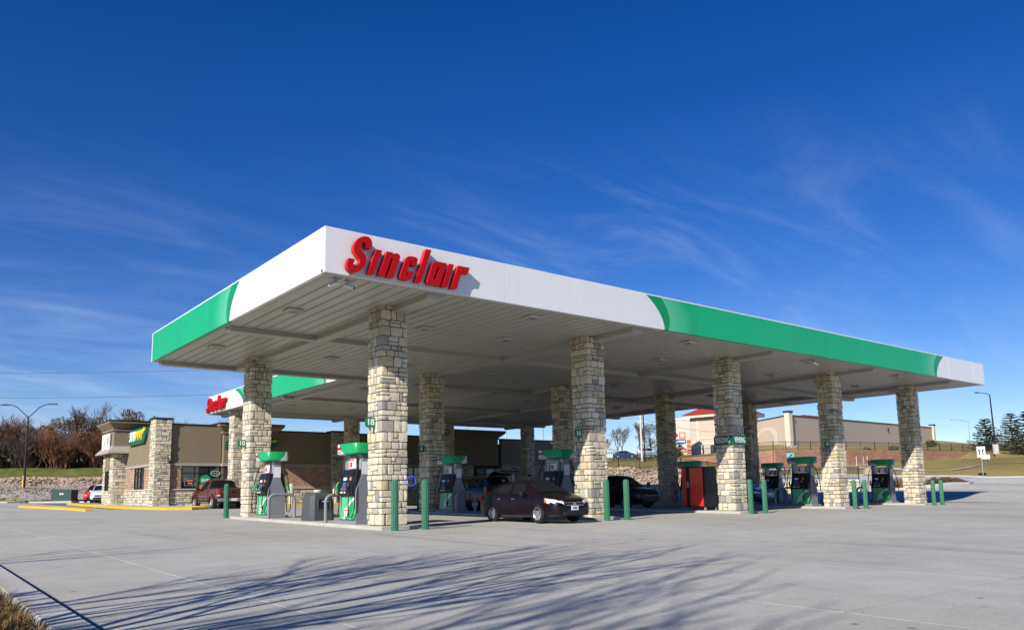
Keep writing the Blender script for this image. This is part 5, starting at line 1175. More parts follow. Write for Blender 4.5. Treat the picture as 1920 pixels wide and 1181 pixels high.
def make_pickup(name, label, bm_name, loc, rz):
    t = thing(name, label, 'pickup truck', loc, rz)
    st = [(-2.72, .90, .58, 1.16, 1.17, .86), (-2.66, .945, .52, 1.19, 1.20, .90), (-2.0, .955, .50, 1.20, 1.21, .92), (-.98, .96, .48, 1.20, 1.21, .92), (-.93, .96, .46, 1.17, 1.23, .80), (-.72, .96, .44, 1.16, 1.72, .685), (-.45, .96, .43, 1.15, 1.80, .67), (.1, .96, .43, 1.13, 1.82, .665), (.45, .96, .43, 1.11, 1.75, .675), (.98, .96, .43, 1.10, 1.33, .75), (1.2, .96, .44, 1.10, 1.18, .82), (1.9, .95, .46, 1.06, 1.12, .82), (2.4, .93, .48, .98, 1.04, .76), (2.62, .86, .52, .90, .95, .68), (2.72, .78, .56, .84, .87, .60)]
    W_ = [(-1.60, .80), (1.72, .80)]; wr = .385
    bo, rg = car_body(st, W_, wr, M['rubber'], M[bm_name], t); G = M['carglass']
    def across(i0, i1, name):
        b = MB(); rows = []
        for u in (0.12, 0.5, 0.92):
            x = i0+(i1-i0)*u; k = min(int(x), len(rg)-2); f = x-k
            l_ = [Vector(rg[k][j]).lerp(Vector(rg[k+1][j]), f) for j in (5, 6, 7, 8, 9, 10)]; l_[0] = l_[0].lerp(l_[1], .3); l_[5] = l_[5].lerp(l_[4], .3); rows.append(l_)
        n = (rows[2][2]-rows[0][2]).cross(rows[0][3]-rows[0][2]).normalized()
        if n.x*(1 if i0 > 6 else -1) < 0: n = -n
        b.add([p+n*.012 for r in rows for p in r], [(r*6+k, r*6+k+1, (r+1)*6+k+1, (r+1)*6+k) for r in range(2) for k in range(5)]); b.build(name, G, t, 60)
    across(8, 9.9, 'windscreen'); across(4.1, 5.0, 'rear_window')
    b = MB(); b.box(-2.60, -1.02, -.80, .80, 1.206, 1.226); b.build('bed_cover', M['rubber'], t)
    for s in (0, 1):
        ja, jb = (4, 5) if s == 0 else (11, 10); ys = 1 if s == 0 else -1
        patch(rg, 5, 6, ja, jb, 'side_window', G, t, .010, .25, .12); patch(rg, 6, 9, ja, jb, 'side_window', G, t, .010, .06, .12)
        m_ = MB(); m_.tube([(.80, ys*.92, 1.18), (.74, ys*1.06, 1.24), (.72, ys*1.14, 1.25)], [.03, .11, .09], 8); m_.build('mirror', M['black'], t, 50)
        tl = MB(); tl.bbox(-2.735, -2.60, min(ys*.79, ys*.965), max(ys*.79, ys*.965), .80, 1.14, .01); tl_ = tl.build('tail_light', M['taillamp'], t)
        tl = MB(); tl.box(-2.742, -2.66, min(ys*.80, ys*.968), max(ys*.80, ys*.968), .74, .82); tl.build('reverse_lamp', M['headlamp'], tl_)
        # flared arches and step bar
        for wx, wy in W_:
            b = MB(); b.tube([(wx+(wr*1.19)*math.cos(R(a)), ys*.965, wr+(wr*1.19)*math.sin(R(a))) for a in range(-8, 189, 14)], .035, 6); b.build('wheel_arch_trim', M[bm_name], t, 50)
            b = MB(); b.box(wx-wr*1.3, wx-wr*1.2, min(ys*.74, ys*.94), max(ys*.74, ys*.94), .22, .52); b.build('mud_flap', M['rubber'], t)
        b = MB(); b.tube([(-.95, ys*.92, .40), (.95, ys*.92, .40)], .045, 8); b.build('step_bar', M['chrome'], t, 50)
        b = MB(); b.box(-.85, 1.15, min(ys*.958, ys*.972), max(ys*.958, ys*.972), .74, .78); b.build('side_moulding', M['chrome'], t)
        b = MB(); b.box(-.95, -.94, min(ys*.95, ys*.966), max(ys*.95, ys*.966), .50, 1.14); b.box(1.0, 1.01, min(ys*.95, ys*.966), max(ys*.95, ys*.966), .50, 1.08); d = b.build('door_seam', M['black'], t)
        h = MB(); h.bbox(-.80, -.58, min(ys*.955, ys*.99), max(ys*.955, ys*.99), .98, 1.02, .006); h.build('handle', M['black'], d)
        hd = MB(); hd.bbox(2.50, 2.70, min(ys*.55, ys*.86), max(ys*.55, ys*.86), .74, .90, .02); hd.build('headlight', M['headlamp'], t)
    b = MB(); b.bbox(-2.745, -2.70, -.77, .77, .66, 1.17, .012); tg = b.build('tailgate', M[bm_name], t)
    h = MB(); h.box(-2.765, -2.74, -.12, .12, .95, 1.03); h.build('handle', M['black'], tg); h = MB(); h.box(-2.752, -2.744, .40, .66, .99, 1.03); h.build('emblem', M['chrome'], tg)
    b = MB(); b.bbox(-2.90, -2.66, -.93, .93, .44, .64, .02); bp = b.build('bumper', M['chrome'], t); h = MB(); h.box(-2.915, -2.90, -.16, .16, .46, .61); h.build('licence_plate', M['plate'], bp)
    b = MB(); b.bbox(2.6, 2.80, -.88, .88, .48, .66, .02); b.build('front_bumper', M['chrome'], t)
    for x, y in W_:
        for s in (-1, 1): wheel(t, x, s*y, wr, .26, 7, 'rim')
    b = MB(); b.box(-2.5, 2.4, -.66, .66, .34, .62); b.build('underbody', M['rubber'], t)
    return t
def gl(x, y): return gz(x, y)
make_sedan('sedan_car', 'dark plum four door sedan parked nose out at the pump by the number 16 column', 'car_maroon_dk', (9.1, 2.88, gl(9.0, 2.9)), R(-90)).scale = (.92, .96, .965)
make_pickup('pickup_truck', 'maroon pickup truck parked nose in before the store window', 'car_red', (8.25, 32.7, gl(8.2, 32.5)), R(90))
make_suv('black_suv', 'black estate car with raised tailgate in deep shade behind the plum sedan', 'car_black', (15.6, 15.4, gl(15.6, 15.4)), R(90), None, True)
make_suv('black_suv', 'black car in deep shade seen between two green bollards right of the number 16 column', 'car_black', (22.8, 12.0, gl(22.8, 12.0)), R(-90))
make_sedan('blue_car', 'dark blue car in shade between the VENDING column and the next pump', 'car_blue', (32.4, 11.3, gl(32.4, 11.3)), R(-90), None, False)
make_suv('red_car', 'small red car mostly hidden behind a white one at the left end of the store', 'car_orange', (8.25, 68.4, gl(8.2, 68.4)), R(-112))
make_suv('white_car', 'white car with a black grille parked at the left end of the store', 'car_white', (7.9, 64.2, gl(7.9, 64)), R(-108))
make_sedan('blue_car', 'small blue car on the upper road seen over the iron fence', 'car_blue', (102.4, 86.4, h1(102.4, 86.4)+0.12), R(-42), None, False)
make_suv('silver_car', 'small silver blue car on the upper road right of the blue one', 'car_silver', (106.0, 83.4, h1(106, 83.4)+0.12), R(-42))
make_sedan('white_car', 'tiny white car parked at the foot of the pylon sign', 'car_white', (133.1, 93.9, h1(133.1, 93.9)+0.12), R(-40), None, False)

# ------------------------------------------------------------------ people in the shade behind the sedan
def skin_mesh(name, verts, edges, radii, mats, root=0, sub=2):
    me = bpy.data.meshes.new(name); me.from_pydata(verts, edges, []); o = bpy.data.objects.new(name, me); COL.objects.link(o)
    sk = o.modifiers.new('s', 'SKIN'); sk.use_smooth_shade = True
    for v, r in zip(me.skin_vertices[0].data, radii): v.radius = (r, r) if not isinstance(r, tuple) else r
    me.skin_vertices[0].data[root].use_root = True
    sb_ = o.modifiers.new('u', 'SUBSURF'); sb_.levels = sub; sb_.render_levels = sub
    dg = bpy.context.evaluated_depsgraph_get(); m2 = bpy.data.meshes.new_from_object(o.evaluated_get(dg)); bpy.data.objects.remove(o)
    m2.materials.clear()
    for m in mats: m2.materials.append(m)
    m2.shade_smooth(); return m2
def person(label, loc, rz, lean, top, legs):
    """standing figure facing +x; lean bends the upper body forward from the hips, arms reach ahead"""
    t = thing('person', label, 'person', loc, rz)
    def up_(x, y, z):   # rotate about the hip by lean
        dz = z-0.95; return (x*math.cos(lean)+dz*math.sin(lean), y, 0.95+dz*math.cos(lean)-x*math.sin(lean))
    V = [(0, 0, .95), up_(0, 0, 1.15), up_(0, 0, 1.36), up_(.01, 0, 1.47), up_(.03, 0, 1.55), up_(.04, 0, 1.63), up_(.03, 0, 1.72)]
    E = [(0, 1), (1, 2), (2, 3), (3, 4), (4, 5), (5, 6)]
    Rr = [(.155, .12), (.14, .11), (.17, .11), .07, .062, .085, .075]
    for s in (-1, 1):
        o = len(V)
        V += [up_(0, s*.17, 1.40), up_(.06, s*.24, 1.14), up_(.28, s*.18, 1.06), up_(.36, s*.16, 1.07)]
        E += [(2, o), (o, o+1), (o+1, o+2), (o+2, o+3)]; Rr += [.065, .05, .036, .03]
        # fingers: four and a thumb
        for k in range(4):
            p = len(V); yy = s*(.16+(k-1.5)*.018)
            V += [up_(.41, yy, 1.07), up_(.45+.012*(1 if k in (1, 2) else 0), yy, 1.05)]; E += [(o+3, p), (p, p+1)]; Rr += [.0105, .0085]
        p = len(V); V += [up_(.385, s*.12, 1.085), up_(.41, s*.105, 1.08)]; E += [(o+3, p), (p, p+1)]; Rr += [.012, .010]
        q = len(V); V += [(0, s*.09, .90), (.02, s*.10, .50), (-.01, s*.10, .09), (.12, s*.11, .04)]; E += [(0, q), (q, q+1), (q+1, q+2), (q+2, q+3)]; Rr += [.095, .062, .045, .04]
    me = skin_mesh('body', V, E, Rr, [M['skin'], M[top], M[legs]], 0, 2)
    for f in me.polygons:
        c = f.center; cz = 0.95+(c.z-0.95)*math.cos(lean)+c.x*math.sin(lean)
        cx = c.x*math.cos(lean)-(c.z-0.95)*math.sin(lean)
        f.material_index = 2 if cz < 0.98 and c.z < 1.0 and cx < 0.2 else (1 if cz < 1.50 and cx < 0.27 else 0)
    b_ = link('body', me, t)
    hb = MB(); hc = up_(.015, 0, 1.70); hb.lathe([(0.0, .10), (.06, .085), (.088, .03), (.09, -.03), (.07, -.08)], 14, mtx=Matrix.Translation(hc)); hb.build('hair', M['hair'], t, 60)
    for s in (-1, 1):
        e = MB(); q = up_(.115, s*.032, 1.665); e.lathe([(0, .008), (.009, 0), (0, -.008)], 8, mtx=Matrix.Translation(q)); e.build('eye', M['black'], t, 60)
        e = MB(); q = up_(.03, s*.09, 1.655); e.lathe([(0, .03), (.014, .01), (.012, -.02), (0, -.03)], 8, mtx=Matrix.Translation(q)); e.build('ear', M['skin'], t, 60)
    e = MB(); e.loft([[up_(.12, -.012, 1.66), up_(.12, .012, 1.66), up_(.125, 0, 1.67)], [up_(.122, -.018, 1.63), up_(.122, .018, 1.63), up_(.145, 0, 1.632)]]); e.build('nose', M['skin'], t)
    e = MB(); q0 = up_(.112, -.025, 1.603); q1 = up_(.112, .025, 1.603); e.tube([q0, up_(.12, 0, 1.60), q1], .006, 5); e.build('mouth', M['label_red'], t)
    return t
person('person with bare head standing behind the roof of the plum sedan', (16.1, 11.4, gl(16, 11.4)+0.0), R(200), 0.05, 'cloth_dk', 'cloth_dk')
person('person in dark top and blue trousers bending into the open tailgate behind the sedan', (15.2, 12.0, gl(15, 12)), R(85), 0.55, 'cloth_dk', 'cloth_blue')

# ------------------------------------------------------------------ rocks and gravel on the banks
def rock_field(name, poly, n, smin, smax, m, seed, lift=0.0, label=None):
    """many loose stones: faceted lumps joined into one mesh of stuff"""
    rnd = random.Random(seed); xs = [p[0] for p in poly]; ys = [p[1] for p in poly]
    P = []
    while len(P) < n:
        P.append((rnd.uniform(min(xs), max(xs)), rnd.uniform(min(ys), max(ys))))
        if len(P) == n:
            a = np.array(P); P = [tuple(p) for p in a[inpoly(a[:, 0], a[:, 1], poly)]]
            if len(P) > n*0.93: break
    a = np.array(P); hz = hfun(a[:, 0], a[:, 1]); mb = MB()
    base = [(0, 0, 1), (0.94, 0, .35), (.29, .9, .35), (-.76, .55, .35), (-.76, -.55, .35), (.29, -.9, .35), (0, 0, -.6)]
    F = [(0, 1, 2), (0, 2, 3), (0, 3, 4), (0, 4, 5), (0, 5, 1), (6, 2, 1), (6, 3, 2), (6, 4, 3), (6, 5, 4), (6, 1, 5)]
    for (x, y), z in zip(P, hz):
        s = rnd.uniform(smin, smax); r = rnd.uniform(0, 6.28); c, d = math.cos(r), math.sin(r); k = rnd.uniform(.6, 1.25); e = rnd.uniform(.55, 1.0)
        vs = []
        for bx, by, bz in base:
            jx, jy, jz = [1+rnd.uniform(-.22, .22) for _ in range(3)]
            px_, py_, pz_ = bx*s*jx*k, by*s*jy, bz*s*jz*e
            vs.append((x+px_*c-py_*d, y+px_*d+py_*c, z+lift+pz_+s*.12))
        mb.add(vs, F)
    return tag(mb.build(name, m), kind='stuff')
def band(d0, d1, xs, f0, f1): return None
BANKG = [(-12, 79.5), (-2, 79.3), (2.5, 76.5), (7, 71.3), (11, 67), (17, 64.2), (26, 64.0), (25.5, 67.5), (17, 72.5), (11, 77.5), (4.3, 82.5), (-3, 88), (-12, 93)]
BANKR = [(-12, 92), (-3, 87), (4.3, 81.5), (11, 76.5), (17, 71.8), (25.5, 67), (26.5, 71.5), (18.6, 78.5), (11.6, 83.8), (5, 88.6), (-2, 94), (-12, 100)]
def sheet_on(name, poly, m, dz=0.03, step=0.8):
    xs = [p[0] for p in poly]; ys = [p[1] for p in poly]
    gx = np.arange(min(xs), max(xs)+step, step); gy = np.arange(min(ys), max(ys)+step, step)
    A, B = np.meshgrid(gx, gy, indexing='ij'); return tag(link(name, grid_mesh(name, A, B, hfun(A, B)+dz, m, inpoly(A+step/2, B+step/2, poly))), kind='structure')
sheet_on('gravel_bed', BANKG, M['soil'], 0.16); sheet_on('riprap_bed', BANKR, M['soil'], 0.06)
rock_field('gravel', BANKG, 9000, 0.06, 0.15, M['rock_grey'], 1, 0.14)
rock_field('riprap', BANKR, 5200, 0.13, 0.32, M['rock_tan'], 2, 0.06)
GREENB = [(-30, 101), (-12, 99), (-2, 93.2), (5, 87.8), (11.6, 83), (18.6, 77.7), (26.5, 70.7), (40, 74), (50, 92), (20, 112), (6, 122), (-12, 128), (-30, 130)]
gm_ = mat('bank_grass', (0.115, 0.125, 0.032), 0.95, var=0.35, vscale=1.3, bump=0.6, bscale=7, world=True, spec=0.1)
sheet_on('grass_bank', GREENB, gm_, 0.08, 1.0)

# ------------------------------------------------------------------ trees
def branch_tree(mb, rnd, p, d, L, r, depth, spread=0.55, upb=0.25, nseg=3, kids=(2, 4), fall=0.68, minr=0.012, sides=(7, 5, 4, 3, 3, 3)):
    pts = [p]; rad = [r]; q = p.copy(); dd = d.copy()
    for i in range(nseg):
        dd = (dd+Vector((rnd.gauss(0, .13), rnd.gauss(0, .13), rnd.gauss(0, .08)+upb*.12))).normalized(); q = q+dd*(L/nseg); pts.append(q.copy()); rad.append(max(minr*.6, r*(1-.42*(i+1)/nseg)))
    lev = min(len(sides)-1, (6-depth) if depth < 6 else 0)
    mb.tube(pts, rad, sides[lev])
    if depth <= 0: return
    n = rnd.randint(*kids)
    for k in range(n):
        u = rnd.uniform(.35, 1.0) if k else 1.0
        j = min(int(u*nseg), nseg-1); b0 = pts[j].lerp(pts[j+1], u*nseg-j)
        az = rnd.uniform(0, 6.28); sp = spread*rnd.uniform(.6, 1.35)
        o = dd.orthogonal().normalized(); o2 = dd.cross(o)
        nd = (dd*math.cos(sp)+(o*math.cos(az)+o2*math.sin(az))*math.sin(sp)+Vector((0, 0, upb*.4))).normalized()
        branch_tree(mb, rnd, b0, nd, L*fall*rnd.uniform(.75, 1.15), max(minr, r*(.62 if k else .72)*rnd.uniform(.75, 1.05)), depth-1, spread, upb, nseg, kids, fall, minr, sides)
def bare_tree(label, loc, h, seed, m, depth=5, r=None, spread=0.5, upb=0.35, group='bare trees beyond the grassy bank', lean=(0, 0), kids=(2, 4), tscale=0.30, multi=1, minr=0.016):
    rnd = random.Random(seed); t = thing('bare_tree', label, 'tree', loc, rnd.uniform(0, 6.28) if group else 0, group)
    tr = MB(); cr = MB(); r = r or h*.02
    for mstem in range(multi):
        a = rnd.uniform(0, 6.28); base = Vector((0, 0, -.2)) if multi == 1 else Vector((math.cos(a)*.4, math.sin(a)*.4, -.2))
        top = Vector((lean[0]*h*tscale+rnd.gauss(0, .1), lean[1]*h*tscale+rnd.gauss(0, .1), h*tscale)) if multi == 1 else base*(1+h*.12)+Vector((0, 0, h*tscale))
        tr.tube([base, base.lerp(top, .5)+Vector((rnd.gauss(0, .06), rnd.gauss(0, .06), 0)), top], [r*1.15, r*.95, r*.85], 8)
        for k in range(rnd.randint(3, 4)):
            az = 6.28*k/3.5+rnd.uniform(-.4, .4); sp = rnd.uniform(.15, .6)
            d = Vector((math.cos(az)*math.sin(sp)+lean[0]*.5, math.sin(az)*math.sin(sp)+lean[1]*.5, math.cos(sp))).normalized()
            branch_tree(cr, rnd, top-Vector((0, 0, rnd.uniform(0, .12)*h*tscale)), d, h*.27*rnd.uniform(.85, 1.1), r*.6, depth-1, spread, upb, 3, kids, .70, minr)
    tr.build('trunk', M[m], t, 60); cr.build('branches', M[m], t, 60)
    return t
def leaf_cards(mb, rnd, c, R3, n, s, flat=0.0):
    """many small folded leaf faces through a lobe"""
    for _ in range(n):
        while True:
            v = Vector((rnd.uniform(-1, 1), rnd.uniform(-1, 1), rnd.uniform(-1, 1)))
            if v.length < 1 and rnd.random() < .25+.75*v.length: break
        p = Vector((c[0]+v.x*R3[0], c[1]+v.y*R3[1], c[2]+v.z*R3[2])); a = Vector((rnd.gauss(0, 1), rnd.gauss(0, 1), rnd.gauss(0, .6))).normalized(); b_ = a.orthogonal().normalized(); ss = s*rnd.uniform(.6, 1.4)
        if rnd.random() < .5: b_ = a.cross(b_)
        mb.add([p-a*ss, p+b_*ss*.55, p+a*ss, p-b_*ss*.45+Vector((0, 0, ss*.2))], [(0, 1, 2), (0, 2, 3)])
def leafy_tree(name, label, loc, h, wd, seed, lm, n=2600, s=0.16, group=None, low=0.25, cat='tree'):
    rnd = random.Random(seed); t = thing(name, label, cat, loc, 0, group); tr = MB()
    tr.tube([(0, 0, -.2), (rnd.gauss(0, .1), rnd.gauss(0, .1), h*.35), (rnd.gauss(0, .15), rnd.gauss(0, .15), h*.7)], [h*.022, h*.017, h*.008], 7)
    cr = MB(); lobes = []
    for k in range(13):
        az = rnd.uniform(0, 6.28); rr = math.sqrt(rnd.random())*.5*wd; z = h*rnd.uniform(low+.08, .86); rr *= (1.05-.55*abs(z/h-.5))
        lobes.append((math.cos(az)*rr, math.sin(az)*rr, z))
        tr.tube([(0, 0, h*.3), (math.cos(az)*rr*.5, math.sin(az)*rr*.5, z*.75), (math.cos(az)*rr, math.sin(az)*rr, z)], [h*.010, h*.0035, h*.003], 5)
    for c in lobes: leaf_cards(cr, rnd, c, (wd*rnd.uniform(.16, .27), wd*rnd.uniform(.16, .27), h*rnd.uniform(.08, .15)), n//13, s)
    tr.build('trunk', M['bark'], t, 60); cr.build('crown', M[lm], t)
    return t
# shrubby thicket along the top of the bank: each clump of stems is a shrub
def make_thicket(seed, m, h=4.5):
    rnd = random.Random(seed); t = thing('bare_shrub', '', 'shrub', (0, 0, 0), 0, 'reddish bare shrubs along the bank')
    mb = MB()
    for k in range(20):
        az = rnd.uniform(0, 6.28); r0 = rnd.uniform(0, .9); p = Vector((math.cos(az)*r0, math.sin(az)*r0, -.1)); sp = rnd.uniform(.05, .5)
        d = Vector((math.cos(az)*math.sin(sp), math.sin(az)*math.sin(sp), math.cos(sp))).normalized()
        branch_tree(mb, rnd, p, d, h*.40*rnd.uniform(.75, 1.15), .035, 3, .42, .5, 3, (4, 5), .66, .013, (3, 3, 3, 3, 3, 3))
    mb.build('stems', M[m], t)
    return t
edge = [(-14, 116), (-8, 110.5), (-1.2, 106), (6.3, 100.2), (13.3, 94.6), (20.2, 89.2), (28, 82)]
def along(u, back):
    k = u*(len(edge)-1); i = min(int(k), len(edge)-2); a = Vector(edge[i]); b_ = Vector(edge[i+1]); p = a.lerp(b_, k-i); d = (b_-a).normalized(); q = Vector((-d.y, d.x)); q = q if q.y > 0 else -q
    return p+q*back
rnd = random.Random(77)
protos = [make_thicket(11, 'twig_red'), make_thicket(12, 'twig_red', 5.0), make_thicket(13, 'twig_grey', 4.6)]
for q in protos: q['label'] = 'dense reddish brown bare shrub in the thicket along the top of the grassy bank'
protos[2]['label'] = 'greyish brown bare shrub in the thicket along the top of the grassy bank'
protos[1]['label'] = 'tall reddish brown bare shrub in the thicket along the top of the grassy bank'
used = [False]*3
for i in range(64):
    u = (i+.5)/64+rnd.uniform(-.01, .01); p = along(min(max(u, 0), 1), rnd.uniform(0.0, 7.0)); k = 2 if (u < .38 and rnd.random() < .6) else rnd.choice((0, 1, 0, 1, 2))
    z = h1(p.x, p.y); s_ = rnd.uniform(1.15, 1.55)*(0.85 if k == 2 else 1.0)
    if not used[k]: o = protos[k]; used[k] = True; o.location = (p.x, p.y, z); o.rotation_euler.z = rnd.uniform(0, 6.28)
    else: o = dup(protos[k], (p.x, p.y, z), rnd.uniform(0, 6.28), protos[k]['label'])
    o.scale = (s_*1.15, s_*1.15, s_)
for i, (u, back, h, sd, lab) in enumerate(((.44, 4, 7.4, 3, 'pale grey bare tree rising above the thicket left of the twin armed lamp post'), (.405, 6, 7.2, 4, 'small bare tree at the left picture edge above the thicket'), (.565, 5, 9.4, 5, 'tall wide bare tree right of the twin armed lamp post'), (.60, 7, 9.6, 6, 'tall bare tree behind another right of the lamp post'), (.66, 9, 8.6, 9, 'thin bare tree just above the left end of the store roof'))):
    p = along(u, back); bare_tree(lab, (p.x, p.y, h1(p.x, p.y)), h, 40+sd, 'bark_pale' if i < 2 else 'bark', 5, h*.017, .48, .4, kids=(3, 4))
for i, (u, back, h, wd, lm, lab) in enumerate(((.43, 8, 6.4, 5.5, 'leaf_brown', 'brown leaved oak low behind the lamp post'), (.515, 6, 7.8, 6.5, 'leaf_olive', 'olive brown oak under the tall bare tree'), (.55, 9, 7.6, 6, 'leaf_brown', 'brown oak directly under the tall bare trees'), (.60, 6, 7.2, 5.5, 'leaf_brown', 'rust brown oak right of the tall bare trees'), (.635, 6, 7.0, 5, 'leaf_brown', 'brown oak just left of the store'), (.385, 9, 5.8, 5, 'leaf_brown', 'dull brown oak at the left picture edge'), (.70, 7, 8.6, 4.2, 'leaf_brown', 'round brown treetop peeping over the store roof beside the side tower'))):
    p = along(u, back); leafy_tree('oak_tree', lab, (p.x, p.y, h1(p.x, p.y)), h, wd, 60+i, lm, 3000, .15, 'brown leaved oaks in the thicket')
# trees in view on the right
for x, y, h, sd, lab in ((112.2, 97.7, 7.6, 21, 'bare tree just right of the number 16 column, beyond the upper road'), (116.7, 96.0, 9.0, 22, 'larger bare tree beside the pale utility pole'), (135, 118, 9.0, 23, 'bare tree standing beyond the pylon sign')): bare_tree(lab, (x, y, h1(x, y)), h, sd, 'bark', 5, .13, .5, .4, 'bare trees beyond the upper road', kids=(3, 4))
leafy_tree('maple_tree', 'small orange brown tree beside the number 16 column', (111.0, 101.0, h1(111, 101)), 6.0, 5.4, 31, 'leaf_orange', 1800, .12, 'autumn trees beyond the upper road', .05)
leafy_tree('maple_tree', 'narrow olive orange tree behind the dark steel pole', (120.5, 95.8, h1(120.5, 95.8)), 8.0, 6.4, 32, 'leaf_olive', 2600, .13, 'autumn trees beyond the upper road', .1)
leafy_tree('evergreen_bush', 'dark evergreen bush at the left foot of the pylon sign', (82.7, 57.1, h1(82.7, 57.1)), 2.6, 2.2, 33, 'needle', 1500, .10, None, .0, 'bush')
def conifer(label, loc, h, wd, seed, m='needle'):
    """drooping tiers of boughs, each bough a curved limb carrying sprays of needle blades"""
    rnd = random.Random(seed); t = thing('pine_tree', label, 'tree', loc, 0, 'pines at the right edge'); tr = MB(); cr = MB()
    tr.tube([(0, 0, -.3), (.05, 0, h*.5), (0, .05, h)], [h*.025, h*.015, .02], 7)
    z = h*.06
    while z < h*.97:
        f = 1-z/h; L = wd*.5*(f**.75+.06); nb = rnd.randint(5, 7)
        for k in range(nb):
            az = 6.28*k/nb+rnd.uniform(-.5, .5); ll = L*rnd.uniform(.65, 1.15); d = Vector((math.cos(az), math.sin(az), 0)); s_ = Vector((-d.y, d.x, 0))
            P = [Vector((0, 0, z))+d*(ll*u)+Vector((0, 0, ll*(.10*u-.16*u*u+ .22*u**3))) for u in (0, .3, .6, .85, 1.0)]
            tr.tube(P, [.05, .04, .03, .02, .01], 4)
            for j in range(int(26+20*ll)):
                u = rnd.uniform(.15, 1.02); i = min(int(u*4), 3); p = P[i].lerp(P[i+1], min(1, max(0, u*4-i))); wv = (1-.55*u)*ll*.28
                q = p+s_*rnd.uniform(-wv, wv)+Vector((0, 0, rnd.uniform(-.04, .10)*ll*.5))
                a = (d*rnd.uniform(.5, 1)+s_*rnd.uniform(-.9, .9)+Vector((0, 0, rnd.uniform(.1, .8)))).normalized(); b_ = a.cross(Vector((0, 0, 1))).normalized() if abs(a.z) < .95 else s_; ln = rnd.uniform(.16, .34)
                for w in (-1, 1): cr.add([q-b_*.03, q+a*ln+b_*w*.07, q+b_*.05+Vector((0, 0, .03))], [(0, 1, 2)])
        z += h*rnd.uniform(.045, .07)
    tr.build('trunk', M['bark'], t); cr.build('needles', M[m], t); return t
conifer('dark pine left of the others, in front of the right lamp post', (129.2, 32.9, h1(129.2, 32.9)-.2), 5.6, 5.6, 1)
conifer('bronze tinted pine in the middle of the right hand group', (136.0, 31.5, h1(136, 31.5)-.2), 6.4, 6.2, 2, 'needle_b')
conifer('tall pine at the right picture edge', (127.6, 26.6, h1(127.6, 26.6)-.2), 7.2, 6.4, 3)
conifer('dark pine cut off by the right picture edge', (131.0, 24.2, h1(131, 24.2)-.2), 6.6, 6.4, 4)
# staked young tree on the lawn
t = thing('young_tree', 'staked leafless young tree on the dry lawn between the two right hand columns', 'tree', (83.5, 29.8, h1(83.5, 29.8)))
b = MB(); b.tube([(0, 0, -.1), (.02, 0, 1.2), (0, .02, 2.6)], [.035, .03, .012], 6)
rnd = random.Random(3)
for k in range(9): z = .9+.17*k; a = rnd.uniform(0, 6.28); b.tube([(0, 0, z), (math.cos(a)*.35, math.sin(a)*.35, z+.4)], [.012, .006], 4)
b.build('trunk', M['bark_pale'], t)
for a in (0.3, 2.4, 4.5): b = MB(); b.box(-.03, .03, -.03, .03, -.2, 1.3, 0, Matrix.Translation((math.cos(a)*.7, math.sin(a)*.7, 0))); b.build('stake', M['pole_wood'], t)
b = MB(); b.lathe([(.8, -.05), (.78, .05), (.3, .12), (0, .13)], 12); b.build('mulch_ring', M['mulch'], t)
# bare trees just outside the frame on the left: they cast the branch shadows on the slabs
for i, (x, y, h, sd, ln, ms) in enumerate(((-11.6, -11.9, 12.2, 71, (.0, .0), 3), (-10.6, -3.7, 6.4, 72, (0, 0), 1), (-24.0, -19.6, 17.5, 73, (0, .0), 3), (-11.2, 4.4, 5.0, 74, (0, 0), 1), (-13.0, 20.5, 5.5, 75, (0, 0), 1), (-17.0, -16.2, 13.5, 76, (0, 0), 2))):
    bare_tree(('tall', 'slim', 'large spreading', 'small', 'low', 'many stemmed')[i]+' bare tree on the grass strip left of the kerb, outside the picture', (x, y, gz(x, y)), h, sd, 'bark', 4, h*(.0085 if i not in (2, 5) else .010), .33, .7, 'bare trees left of the kerb', ln, (2, 4) if i in (0, 2, 5) else (2, 3), .16, ms, {2: .022, 5: .016}.get(i, .009))
# ------------------------------------------------------------------ dry grass strip by the near kerb
rnd = random.Random(9); mb = MB()
for _ in range(26000):
    x = -7.30-abs(rnd.gauss(0, .8)); y = rnd.uniform(-13.5, -1.0)
    if x < -10: continue
    z = gz(x, y)+.02; a = rnd.uniform(0, 6.28); h = rnd.uniform(.06, .22); d = Vector((math.cos(a), math.sin(a), 0)); s_ = Vector((-d.y, d.x, 0))*.0035
    p = Vector((x, y, z)); q = p+d*h*.35+Vector((0, 0, h*.75)); mb.add([p-s_, p+s_, q+s_, q-s_, p+d*h*1.1+Vector((0, 0, h*.95))], [(0, 1, 2, 3), (3, 2, 4)])
tag(mb.build('grass', M['drygrass']), kind='stuff')
